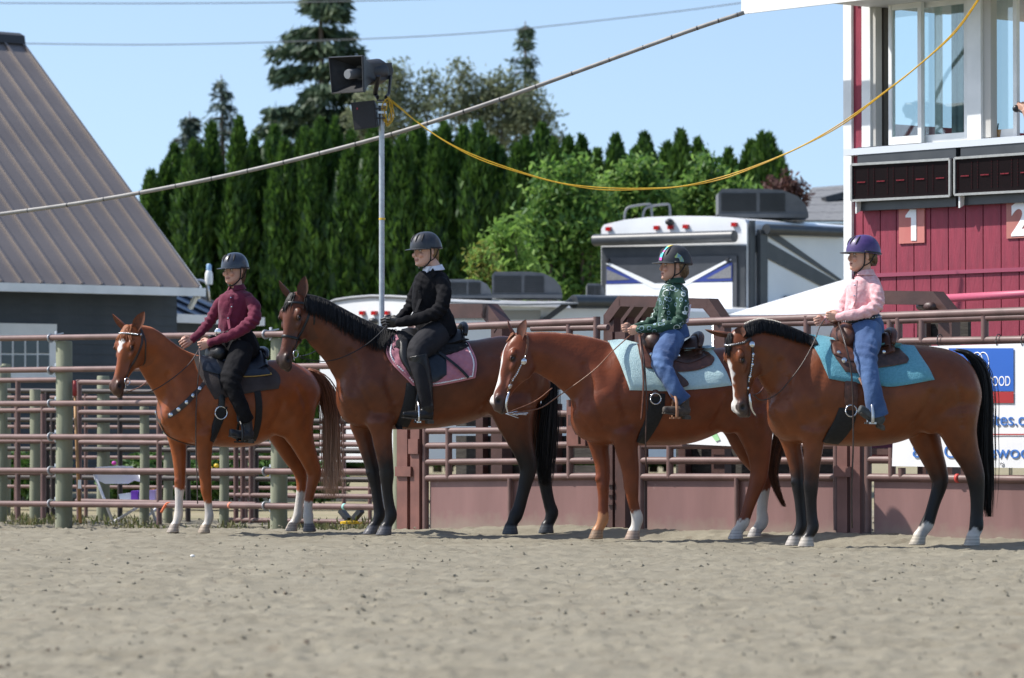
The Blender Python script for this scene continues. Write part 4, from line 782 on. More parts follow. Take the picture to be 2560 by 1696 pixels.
def drape(H, rows, off, th, mat, name, parent, sides=(1, -1), nu=26, nv=16, wave=0.0, smooth=60, quilt=0.0, vs=None, rough=0.0):
    """a sheet that lies on the animal's side: rows of traced points, each snapped on to the body"""
    fr, zp = H['fr'], H['zp']; R_ = []
    for r in rows:
        q = spline(r, 8); t = np.linspace(0, len(q) - 1, nu); R_.append(np.stack([np.interp(t, range(len(q)), q[:, k]) for k in (0, 1)], 1))
    R_ = np.array(R_); g = np.stack([spline(R_[:, i], max(2, nv // (len(rows) - 1))) if len(rows) > 2 else R_[0, i] + np.linspace(0, 1, nv)[:, None] * (R_[1, i] - R_[0, i]) for i in range(nu)], 1)
    m = g.shape[0]; out = []; rr = random.Random(5)
    for sd in sides:
        Lg = np.zeros((m, nu)); Pg = [[None] * nu for _ in range(m)]
        for i in range(m):
            for j in range(nu):
                p = zp(g[i, j, 0], g[i, j, 1], .26); hh = surf(H, p, sd); p = p - fr.n * fr.l(p); Pg[i][j] = p; Lg[i, j] = abs(fr.l(hh[0])) if hh[0] is not None else .02
        for _ in range(3):
            L2 = Lg.copy(); L2[1:-1, 1:-1] = (Lg[1:-1, 1:-1] * 4 + Lg[:-2, 1:-1] + Lg[2:, 1:-1] + Lg[1:-1, :-2] + Lg[1:-1, 2:]) / 8; Lg = np.maximum(L2, Lg - .004)
        mb = MB(); A_, B_ = [], []
        for i in range(m):
            for j in range(nu):
                u, v = j / (nu - 1), i / (m - 1); ed = min(min(u, 1 - u) * nu, min(v, 1 - v) * m, 2.0) / 2.0
                o_ = off + th * (.35 + .65 * ed ** .5) + wave * sin(u * 19 + v * 5) * v
                if quilt: 
                    o_ += quilt * (abs(sin((u * 9 + v * 5) * math.pi)) ** .5 * abs(sin((u * 9 - v * 5) * math.pi)) ** .5) * ed
                if rough: o_ += rough * rr.uniform(-1, 1)
                A_.append(Pg[i][j] + fr.n * (sd * (Lg[i, j] + o_)) + Z * (th * .6 * max(0, 1 - v * 6))); B_.append(Pg[i][j] + fr.n * (sd * (Lg[i, j] + off * .3)))
        K = len(A_); fs = []; ix = lambda i, j: i * nu + j
        for i in range(m - 1):
            for j in range(nu - 1):
                a, b, c, e = ix(i, j), ix(i, j + 1), ix(i + 1, j + 1), ix(i + 1, j)
                fs += [(a, e, c, b), (K + a, K + b, K + c, K + e)] if sd > 0 else [(a, b, c, e), (K + a, K + e, K + c, K + b)]
        rim = [ix(0, j) for j in range(nu)] + [ix(i, nu - 1) for i in range(1, m)] + [ix(m - 1, j) for j in range(nu - 2, -1, -1)] + [ix(i, 0) for i in range(m - 2, 0, -1)]
        for a, b in zip(rim, rim[1:] + rim[:1]): fs.append((a, b, K + b, K + a) if sd > 0 else (b, a, K + a, K + b))
        mb.add(A_ + B_, fs); o = mb.build(name, mat, parent, smooth); out.append(o)
        H.setdefault('rims', {})[(name, sd)] = [A_[i] for i in rim]
    return out
def leather(name, c, rough=.42, sc=30): return pm(name, c, mix(c, (0, 0, 0), .45), sc, rough=rough, bump=.35, bscale=160, bdist=.003, spec=.45)
DKL = leather('dark_leather', (.045, .026, .020)); BKL = leather('black_leather', (.006, .006, .007), .42); TAN = leather('tan_leather', (.21, .085, .040)); RST = leather('russet_leather', (.115, .042, .024)); BRL = leather('brown_leather', (.075, .036, .025))
CORD = pm('neoprene', (.006, .006, .007), (.011, .011, .012), 60, rough=.8, bump=.3, bscale=300, bdist=.002)

def bridle(H, label, mat, nose=False, brow=True, conchos=None, bit='ring', silver=False, throat=True, ear=False):
    hp = H['hp']; q = H['L'] / .6; T = thing('bridle', hp(.95, -.05, 0) , label, 'bridle', 'bridles on the horses')
    def P(t, f, l): return hp(t, f * q, l * q)
    for sd in (1, -1):
        sstrap(H, [P(.02, -.05, .0), P(.05, -.065, sd * .07), P(.22, -.075, sd * .11), P(.45, -.06, sd * .1), P(.62, -.052, sd * .08), P(.76, -.048, sd * .07)], .020, mat, 'cheek_strap', T)
        if throat: sstrap(H, [P(.03, -.07, sd * .07), P(.12, -.09, sd * .11), P(.28, -.13, sd * .10), P(.42, -.185, sd * .05), P(.43, -.20, .0)], .013, mat, 'throat_latch', T)
        mb = MB(); c = P(.80, -.046, sd * .060)
        if bit == 'ring':
            mb.tube([c + H['A'] * (.030 * cos(a)) + H['Fh'] * (.030 * sin(a)) + H['Lh'] * sd * .012 for a in np.linspace(0, 2 * math.pi, 15)], .0045, 6)
            mb.tube([c + H['A'] * .03, c + H['A'] * .055 - H['Fh'] * .01], .004, 6)
        else:
            mb.tube([c - H['A'] * .035 + H['Lh'] * sd * .012, c + H['A'] * .03 + H['Lh'] * sd * .014, c + H['A'] * .085 - H['Fh'] * .012 + H['Lh'] * sd * .012, c + H['A'] * .13 - H['Fh'] * .045 + H['Lh'] * sd * .010], [.007, .011, .007, .005], 8, sub=4, flat=.6)
        mb.build('bit', SILVER, T, True)
        for t, f, l, r in (conchos or ()):
            p, nn = snap(H, [P(t, f, sd * l), P(t + .002, f, sd * l)], .008, 1); MB().lathe(p[0], [(r, -.004), (r, .002), (r * .7, .006), (.0005, .009)], nn[0], 14).build('concho', SILVER, T, 40)
        if silver:
            p, nn = snap(H, [P(.24, -.075, sd * .11), P(.45, -.06, sd * .1), P(.62, -.052, sd * .08)], .009, 14)
            for k in range(2, len(p) - 2, 2): MB().ell(p[k], H['A'] * .010, H['Fh'] * .006, nn[k] * .004, 8, 5).build('silver_bead', SILVER, T, True)
    if brow: sstrap(H, [P(.08, -.06, .1), P(.12, .0, .115), P(.14, .06, .06), P(.145, .08, 0), P(.14, .06, -.06), P(.12, .0, -.115), P(.08, -.06, -.1)], .019, mat, 'browband', T, off=.010)
    if brow == 'silver':
        p, nn = snap(H, [P(.12, .0, .115), P(.14, .06, .06), P(.145, .08, 0), P(.14, .06, -.06), P(.12, .0, -.115)], .017, 6)
        for k in range(len(p)): MB().ell(p[k], H['A'] * .006, H['Lh'] * .006, nn[k] * .004, 8, 5).build('silver_bead', SILVER, T, True)
    if nose:
        a = [P(.60, -.13 * 1.0 * cos(x) if cos(x) > 0 else -.06 * cos(x), .09 * sin(x)) for x in np.linspace(0, 2 * math.pi, 17)]
        sstrap(H, a, .021, mat, 'noseband', T, off=.005, sub=3)
    return T
def rein(H, pts, mat, label, r=.0095, group='reins'):
    mb = MB(); mb.tube([Vector(p) for p in pts], r, 6, sub=5, flat=.45, up=H['fr'].n); o = mb.build('rein', mat, None, True); return tag(o, label, 'rein', group)
def zq(H, lst, ls):
    return [H['zp'](x, y, l) for (x, y), l in zip(lst, np.interp(np.linspace(0, 1, len(lst)), np.linspace(0, 1, len(ls)), ls))]
def arc_cantle(mb, H, c, rl, rz, th, lean, d0=0, a0=-85, a1=85, mi=None):
    """horseshoe-shaped rim across the animal's back"""
    fr = H['fr']; pts = []
    for a in np.linspace(rad(a0), rad(a1), 17): pts.append(c + fr.n * (rl * sin(a)) + Z * (rz * cos(a)) - fr.d * (lean * cos(a) - d0 * (1 - cos(a))))
    mb.tube(pts, [th * .7, th, th, th, th * .7], 10, flat=1.0, mi=mi)
def seat_loft(H, secs, mat, name, parent):
    """sections across the back: (x, y of the top, half width, drop at the sides)"""
    fr, zp = H['fr'], H['zp']; rs = []
    for x, y, hw, dr in spline(secs, 4):
        c = zp(x, y, 0); r = []
        for j in range(17):
            a = -1 + 2 * j / 16; r.append(c + fr.n * (hw * a) - Z * (dr * abs(a) ** 2.2))
        r += [p - Z * .045 + (c - p) * .12 for p in reversed(r)]; rs.append(r)
    mb = MB(); mb.rings(rs); return mb.build(name, mat, parent, 60)

# --- far left horse: dark western saddle on a felt pad, breast collar
H = HO[1]; zp, fr = H['zp'], H['fr']
P_ = thing('saddle_pad', fr.B + Z * 1.0, 'dark brown felt saddle pad under the black saddle', 'saddle pad', 'saddle pads')
FELT = pm('felt', (.030, .021, .020), (.055, .045, .042), 5, rough=.95, bump=.5, bscale=120, bdist=.004)
drape(H, [[(530, 622), (640, 632), (720, 648), (800, 648), (880, 650)], [(542, 720), (630, 745), (720, 752), (830, 745), (926, 715)], [(598, 838), (640, 832), (720, 815), (830, 795), (908, 785)]], .004, .014, FELT, 'pad_side', P_)
Sd = thing('saddle', fr.B + Z * 1.2, 'black saddle with a gold edge on the leftmost horse', 'saddle', 'saddles')
NAVY = leather('navy_leather', (.012, .016, .026), .3)
drape(H, [[(560, 618), (640, 628), (720, 640), (800, 642), (862, 655)], [(556, 690), (640, 715), (720, 722), (800, 722), (886, 712)]], .022, .012, NAVY, 'skirt', Sd)
for sd in (1, -1):
    rim = H['rims'][('skirt', sd)]; mb = MB(); mb.tube(rim[26 + 12:26 + 14 + 13], .0045, 6); mb.build('gold_edge', pm('gold', (.45, .28, .06), rough=.5), Sd, True)
seat_loft(H, [(585, 600, .13, .10), (620, 590, .17, .16), (680, 612, .17, .14), (760, 620, .18, .12), (812, 592, .17, .12), (830, 600, .15, .12)], NAVY, 'seat', Sd)
mb = MB(); arc_cantle(mb, H, zp(815, 640), .17, .09, .024, .03); mb.build('cantle', NAVY, Sd, True)
mb = MB(); mb.ell(zp(600, 612), fr.d * .085, fr.n * .15, Z * .10, 18, 12); mb.build('swell', BKL, Sd, True)
mb = MB(); mb.tube([zp(590, 580), zp(585, 550), zp(580, 530)], [.022, .018, .02], 10); mb.ell(zp(579, 523), fr.d * .035, fr.n * .035, Z * .014); mb.build('horn', BKL, Sd, True)
drape(H, [[(632, 640), (690, 640)], [(655, 760), (700, 760)], [(690, 880), (722, 876)]], .035, .008, BKL, 'fender', Sd, nu=8)
drape(H, [[(785, 705), (812, 705)], [(792, 880), (824, 880)], [(795, 1048), (822, 1048)]], .010, .006, CORD, 'rear_strap', Sd, nu=6)
drape(H, [[(608, 880), (655, 880)], [(592, 960), (640, 950)], [(580, 1046), (612, 1058)]], .008, .012, CORD, 'cinch', Sd, nu=8)
drape(H, [[(618, 700), (642, 700)], [(616, 800), (646, 800)], [(614, 890), (640, 890)]], .012, .006, BKL, 'latigo', Sd, nu=6)
hh = surf(H, zp(625, 905, .26)); c = hh[0] + fr.n * .025; mb = MB(); mb.tube([c + fr.d * (.052 * cos(a)) + Z * (.052 * sin(a)) for a in np.linspace(0, 6.283, 25)], .006, 8); mb.build('cinch_ring', SILVER, Sd, True)
Bc = thing('breast_collar', fr.B + Z * .8, 'scalloped brown breast collar with silver conchos on the leftmost horse', 'breast collar')
cp = [(572, 650), (545, 735), (510, 785), (473, 820), (440, 853), (405, 887), (373, 915), (345, 948)]
sstrap(H, [surf(H, zp(x, y, .15))[0] or zp(x, y, .15) for x, y in cp[:-1]] + [zp(345, 948, .02)], [.030, .03, .042, .044, .044, .04], DKL, 'collar_strap', Bc)
sstrap(H, [zp(345, 948, .02), zp(318, 925, -.07), zp(303, 890, -.13), zp(310, 850, -.17), zp(345, 800, -.24), zp(420, 730, -.30)], .042, DKL, 'collar_strap', Bc)
sstrap(H, [zp(345, 948, .02), zp(352, 1000, .01), zp(372, 1050, .0), zp(430, 1095, 0), zp(520, 1110, 0)], .022, DKL, 'tie_down', Bc)
for x, y in cp[2:-1] + [(312, 905)]:
    p = zp(x, y, .15 if x > 350 else -.1); hh = H['bvh'].find_nearest((surf(H, p)[0] or p) if x > 350 else p); MB().lathe(hh[0] + hh[1] * .010, [(.017, -.003), (.017, .002), (.012, .006), (.0005, .008)], hh[1], 14).build('concho', SILVER, Bc, 40)
bridle(H, 'dark bridle with a silver browband on the leftmost horse', DKL, brow='silver', conchos=[(.10, -.05, .1, .014)])
rein(H, zq(H, [(150, 795), (230, 805), (300, 786), (400, 720), (470, 655), (512, 592)], (.16, .17, .20, .22, .15, .08)), DKL, 'near dark rein of the chestnut horse with the star')
rein(H, zq(H, [(158, 800), (220, 775), (275, 730)], (.10, .0, -.16)), TAN, 'tan rein on the far side of the leftmost chestnut neck')
rein(H, zq(H, [(515, 585), (518, 640), (508, 760), (500, 900), (500, 1100), (506, 1250), (508, 1360)], (.08, .24, .27, .28, .27, .26, .26)), DKL, 'loose dark rein end hanging past the chestnut shoulder')

# --- second horse: english saddle, pink quilted pad
H = HO[2]; zp, fr = H['zp'], H['fr']
P_ = thing('saddle_pad', fr.B + Z * 1.0, 'pink quilted saddle pad edged with white rope trim', 'saddle pad', 'saddle pads')
PINK = pm('pink_quilt', (.38, .135, .175), (.44, .17, .21), 12, rough=.7, bump=.3, bscale=300, bdist=.002, sheen=.2)
drape(H, [[(655, 528), (740, 545), (840, 562), (940, 565), (1036, 572)], [(630, 645), (735, 670), (845, 675), (950, 672), (1058, 665)], [(745, 786), (790, 790), (850, 788), (950, 770), (1046, 748)]], .005, .016, PINK, 'pad_side', P_, nu=40, nv=30, quilt=.014)
for sd in (1, -1):
    rim = H['rims'][('pad_side', sd)]; k = len(rim); c = sum((Vector(p) for p in rim), Vector()) / k
    ins = [p + (c - p) * .065 + fr.n * (sd * .018) for p in rim[40:]] ; mb = MB(); tw = spline([tuple(p) for p in ins], 3)
    mb.tube([Vector(p) for p in tw], [(.005 if i % 3 else .0085) for i in range(len(tw))], 6); mb.build('rope_trim', pm('white_cord', (.75, .74, .76), rough=.8), P_, True)
    mb = MB(); mb.tube(rim[40:], .008, 6); mb.build('binding', pm('pink_binding', (.50, .20, .23), rough=.7), P_, True)
FLF = thing('half_pad', fr.B + Z * 1.25, 'black fleece half pad under the english saddle', 'half pad')
FLE = pm('fleece', (.010, .010, .012), (.02, .02, .024), 40, rough=1, bump=1, bscale=150, bdist=.02)
drape(H, [[(690, 520), (780, 530), (880, 545), (960, 545), (1030, 552)], [(660, 600), (760, 625), (880, 640), (960, 625), (1040, 590)]], .018, .030, FLE, 'pad_side', FLF, rough=.004, nu=34)
Sd = thing('saddle', fr.B + Z * 1.3, 'black english saddle with a forward flap on the pink pad', 'saddle', 'saddles')
drape(H, [[(700, 540), (780, 545), (860, 550), (920, 556)], [(685, 640), (770, 660), (850, 660), (912, 640)], [(735, 755), (790, 772), (850, 772), (905, 735)]], .030, .012, leather('blue_black_leather', (.012, .017, .026), .34), 'flap', Sd)
seat_loft(H, [(690, 505, .07, .05), (740, 500, .10, .07), (820, 528, .14, .08), (900, 530, .17, .08), (970, 506, .16, .09), (990, 512, .13, .08)], BKL, 'seat', Sd)
mb = MB(); arc_cantle(mb, H, zp(985, 545), .15, .10, .026, .02); mb.build('cantle', BKL, Sd, True)
drape(H, [[(690, 570), (735, 560)], [(682, 650), (728, 650)], [(728, 740), (752, 735)]], .04, .022, BKL, 'knee_roll', Sd, nu=8)
drape(H, [[(712, 780), (760, 785)], [(700, 880), (760, 890)], [(672, 1008), (738, 1008)]], .006, .014, CORD, 'girth', Sd, nu=8)
sstrap(H, [surf(H, zp(x, y, .2))[0] for x, y in ((870, 640), (930, 685), (1005, 752))], .022, BKL, 'strap', Sd, off=.045)
bridle(H, 'black snaffle bridle with a noseband on the tall bay horse', BKL, nose=True)
rein(H, zq(H, [(172, 645), (230, 660), (300, 668), (380, 652), (470, 610), (545, 558), (615, 490)], (.22, .22, .22, .22, .2, .16, .1)), BKL, 'near black rein of the tall dark bay horse')
rein(H, zq(H, [(182, 642), (225, 632), (262, 615)], (.08, -.05, -.12)), BKL, 'black rein on the far side of the dark bay neck')

# --- third and fourth: western saddles on blankets
def western(H, dx, dy, lab, skirtc, seatc, Sx, ring, cin, lat, fen):
    zp, fr = H['zp'], H['fr']; Sd = thing('saddle', fr.B + Z * 1.2, lab, 'saddle', 'saddles')
    drape(H, Sx[0], .030, .012, skirtc, 'skirt', Sd); drape(H, Sx[1], .044, .010, seatc, 'seat_jockey', Sd)
    s0 = Sx[2]; seat_loft(H, s0, seatc, 'seat', Sd)
    mb = MB(); arc_cantle(mb, H, zp(*Sx[3]), .19, .115, .026, .045); mb.build('cantle', seatc, Sd, True)
    mb = MB(); mb.ell(zp(*Sx[4]), fr.d * .095, fr.n * .19, Z * .115, 20, 14); mb.build('swell', seatc, Sd, True)
    hx, hy = Sx[5]; mb = MB(); mb.tube([zp(hx + 18, hy + 62), zp(hx + 6, hy + 25), zp(hx, hy)], [.03, .022, .024], 12); mb.ell(zp(hx - 2, hy - 6), fr.d * .045, fr.n * .045, Z * .016, 16, 8); mb.build('horn', seatc, Sd, True)
    drape(H, cin, .006, .014, CORD, 'cinch', Sd, nu=8); drape(H, lat, .012, .006, RST, 'latigo', Sd, nu=6)
    drape(H, fen, .050, .008, seatc, 'fender', Sd, nu=8)
    hh = surf(H, zp(*ring, .26)); c = hh[0] + fr.n * .026; mb = MB(); mb.tube([c + fr.d * (.042 * cos(a)) + Z * (.042 * sin(a)) for a in np.linspace(0, 6.283, 25)], .006, 8); mb.build('cinch_ring', SILVER, Sd, True)
    for x, y, r in Sx[6]:
        hh = surf(H, zp(x, y, .26))
        if hh[0] is None: continue
        MB().lathe(hh[0] + fr.n * .056, [(r, -.004), (r, .002), (r * .7, .005), (.0005, .007)], fr.n, 14).build('concho', SILVER, Sd, 40)
    return Sd
def wool(name, c1, c2): return pm(name, c1, c2, 60, rough=1, bump=.7, bscale=130, bdist=.008, sheen=.2)
H = HO[3]; zp, fr = H['zp'], H['fr']
P_ = thing('saddle_blanket', fr.B + Z * 1.0, 'pale mint woven saddle blanket on the third horse', 'blanket', 'saddle pads')
drape(H, [[(722, 508), (790, 503), (880, 525), (1000, 545), (1100, 548), (1225, 532)], [(790, 752), (880, 754), (960, 757), (1080, 750), (1180, 742), (1292, 728)]], .004, .022, wool('mint_wool', (.42, .57, .58), (.36, .51, .52)), 'blanket_side', P_, rough=.0012, nu=40, nv=22)
S3 = western(H, 0, 0, 'brown tooled western saddle on the pale mint blanket', RST, BRL, ([[(852, 520), (950, 538), (1050, 545), (1150, 540), (1200, 560)], [(850, 590), (950, 610), (1050, 620), (1150, 612), (1222, 590)], [(872, 640), (950, 652), (1040, 660), (1130, 650), (1200, 625)]],
    [[(1000, 540), (1080, 548), (1160, 545)], [(1010, 600), (1090, 615), (1195, 575)]], [(860, 500, .16, .12), (900, 505, .18, .14), (960, 525, .18, .12), (1040, 520, .19, .12), (1105, 480, .19, .14), (1130, 490, .16, .13)], (1105, 545), (888, 515), (845, 452), [(905, 573, .016), (1042, 578, .014), (1130, 545, .014)]),
    (910, 795), [[(880, 775), (958, 775)], [(872, 880), (948, 880)], [(832, 1012), (892, 1022)]], [[(890, 630), (925, 630)], [(897, 710), (925, 710)], [(898, 795), (925, 795)]], [[(930, 640), (1000, 640)], [(960, 700), (1070, 720)], [(965, 745), (1000, 750)]])
bridle(H, 'tan western headstall with silver conchos on the horse with the narrow blaze', TAN, brow=False, conchos=[(.33, -.075, .11, .024), (.68, -.05, .075, .022)], bit='shank', silver=True, throat=False)
bt = H['hp'](.80, -.046 * H['L'] / .6, .06) + H['A'] * .13 - H['Fh'] * .045
rein(H, [bt + H['Lh'] * .03] + zq(H, [(330, 845), (420, 790), (600, 660), (700, 560), (790, 478)], (.10, .13, .24, .20, .06)), TAN, 'near tan rein stretched across the shoulder of the red chestnut')
rein(H, [bt - H['Lh'] * .06] + zq(H, [(310, 810), (400, 742)], (-.05, -.12)), TAN, 'tan rein behind the throat of the red chestnut')
rein(H, zq(H, [(836, 480), (845, 560), (858, 700), (850, 850), (845, 900)], (.10, .30, .34, .35, .35)), RST, 'broad russet rein end hanging before the mint blanket', .017)
rein(H, zq(H, [(842, 480), (862, 620), (872, 800), (868, 1000), (872, 1150)], (.11, .32, .36, .36, .34)), BRL, 'long brown rein end hanging past the red chestnut belly', .012)
mb = MB()
for i in range(9): mb.tube([bt + V(R.uniform(-.02, .02), R.uniform(-.02, .02), 0), bt + V(R.uniform(.0, .16), R.uniform(-.03, .03), R.uniform(-.05, .03))], .0035, 5)
o = mb.build('rein_knot', SILVER, None, True); tag(o, 'silver rein chain knotted at the bit of the red chestnut', 'rein chain')
H = HO[4]; zp, fr = H['zp'], H['fr']
P_ = thing('saddle_blanket', fr.B + Z * 1.0, 'bright turquoise wool saddle blanket on the rightmost horse', 'blanket', 'saddle pads')
drape(H, [[(604, 478), (690, 486), (800, 515), (900, 525), (1000, 522), (1120, 535)], [(668, 694), (760, 712), (880, 725), (960, 735), (1060, 722), (1182, 700)]], .004, .022, wool('turquoise_wool', (.105, .31, .39), (.08, .26, .33)), 'blanket_side', P_, rough=.0012, nu=40, nv=22)
S4 = western(H, 0, 0, 'brown western saddle on the bright turquoise blanket', BRL, RST, ([[(705, 500), (800, 512), (900, 528), (1000, 530), (1040, 545)], [(695, 560), (800, 585), (900, 600), (1000, 600), (1068, 588)], [(745, 660), (810, 665), (900, 642), (985, 630), (1055, 615)]],
    [[(700, 500), (760, 510), (800, 512)], [(700, 570), (760, 600), (800, 610)]], [(715, 475, .17, .12), (760, 470, .19, .14), (830, 500, .19, .12), (900, 495, .20, .12), (945, 462, .20, .14), (965, 470, .17, .13)], (945, 530), (738, 490), (700, 415), [(742, 602, .020), (722, 562, .014), (952, 560, .014)]),
    (770, 855), [[(715, 845), (800, 850)], [(690, 920), (790, 930)], [(645, 1012), (745, 1025)]], [[(745, 680), (800, 690)], [(738, 770), (800, 780)], [(742, 850), (798, 855)]], [[(800, 640), (850, 650)], [(815, 700), (855, 710)], [(832, 770), (868, 780)]])
bridle(H, 'black show headstall with silver plates on the bay with the white blaze', DKL, brow='silver', conchos=[(.16, -.07, .1, .022), (.28, -.075, .11, .013), (.40, -.07, .1, .012), (.55, -.058, .085, .014), (.68, -.05, .075, .014)], bit='shank', silver=True, throat=False)
rein(H, zq(H, [(285, 775), (330, 802), (400, 775), (455, 720), (530, 620), (590, 510), (620, 430), (662, 378)], (.16, .16, .17, .22, .24, .18, .10, .05)), DKL, 'near dark rein of the bay with the white blaze')
rein(H, zq(H, [(290, 775), (320, 762), (352, 712)], (.08, .0, -.1)), RST, 'russet rein behind the jaw of the bay with the white blaze')
rein(H, zq(H, [(712, 415), (745, 520), (775, 650), (785, 850), (785, 1050), (778, 1250), (780, 1440)], (.10, .33, .37, .38, .37, .34, .32)), DKL, 'long dark rein end hanging almost to the sand', .013)
# ---------------------------------------------------------------- riders
SKIN = pm('skin', (1.04, 1.02, 1.0), (.93, .90, .90), 14, rough=.52, bump=.08, bscale=250, bdist=.002, spec=.35, attr='Col', sub=.0)
def cloth(name, c1, c2=None, rough=.85, b=.5, sc=9): return pm(name, c1, c2 or mix(c1, (0, 0, 0), .18), sc, rough=rough, bump=b, bscale=11, bdist=.03, sheen=.12, spec=.25)
def limb(mb, st, n=16, e=2.0, sub=4, dv=None):
    """st: rows (x, y, z, ru, rv); ru across the picture, rv in depth"""
    q = spline(st, sub); P = [Vector(r[:3]) for r in q]; rs = []; dv = dv or Vector((0, 1, 0))
    for i in range(len(P)):
        t = (P[min(i + 1, len(P) - 1)] - P[max(i - 1, 0)]).normalized(); u = dv.cross(t)
        u = u.normalized() if u.length > .05 else Vector((1, 0, 0)); v = t.cross(u).normalized(); rs.append(superring(P[i], u, v, q[i][3], q[i][4], e, n))
    a, b = rs[0], rs[-1]; mb.rings(rs)
def fist(mb, w_, e1, up, inw, s, grow=0.0):
    """closed hand: w_ = wrist, e1 = forearm direction, up = thumb side, inw = palm side"""
    e1 = e1.normalized(); up = (up - e1 * up.dot(e1)).normalized(); inw = (inw - e1 * inw.dot(e1) - up * inw.dot(up)).normalized()
    P = lambda a, b, c: w_ + e1 * (a * s) + up * (b * s) + inw * (c * s)
    mb.rings([superring(P(x, 0, .006), up, inw, (r1 + grow) * s, (r2 + grow) * s, 2.4, 14) for x, r1, r2 in ((-.02, .024, .019), (.01, .027, .018), (.035, .036, .017), (.065, .041, .016), (.088, .038, .013))])
    for b, ln, r in ((.030, .92, .0092), (.011, 1.0, .0098), (-.009, .95, .0094), (-.028, .80, .0082)):
        b *= 1.12; mb.tube([P(.075, b, .0), P(.078 + .032 * ln, b * 1.04, .008), P(.082 + .034 * ln, b * 1.02, .030), P(.062 + .012 * ln, b, .046), P(.050, b * .98, .040)], (r * .84 + grow) * s, 8, sub=3)
    mb.tube([P(.018, .026, .012), P(.045, .046, .024), P(.072, .046, .032), P(.090, .036, .038)], [(.0135 + grow) * s, (.0115 + grow) * s, (.0105 + grow) * s, (.0085 + grow) * s], 8, sub=3)

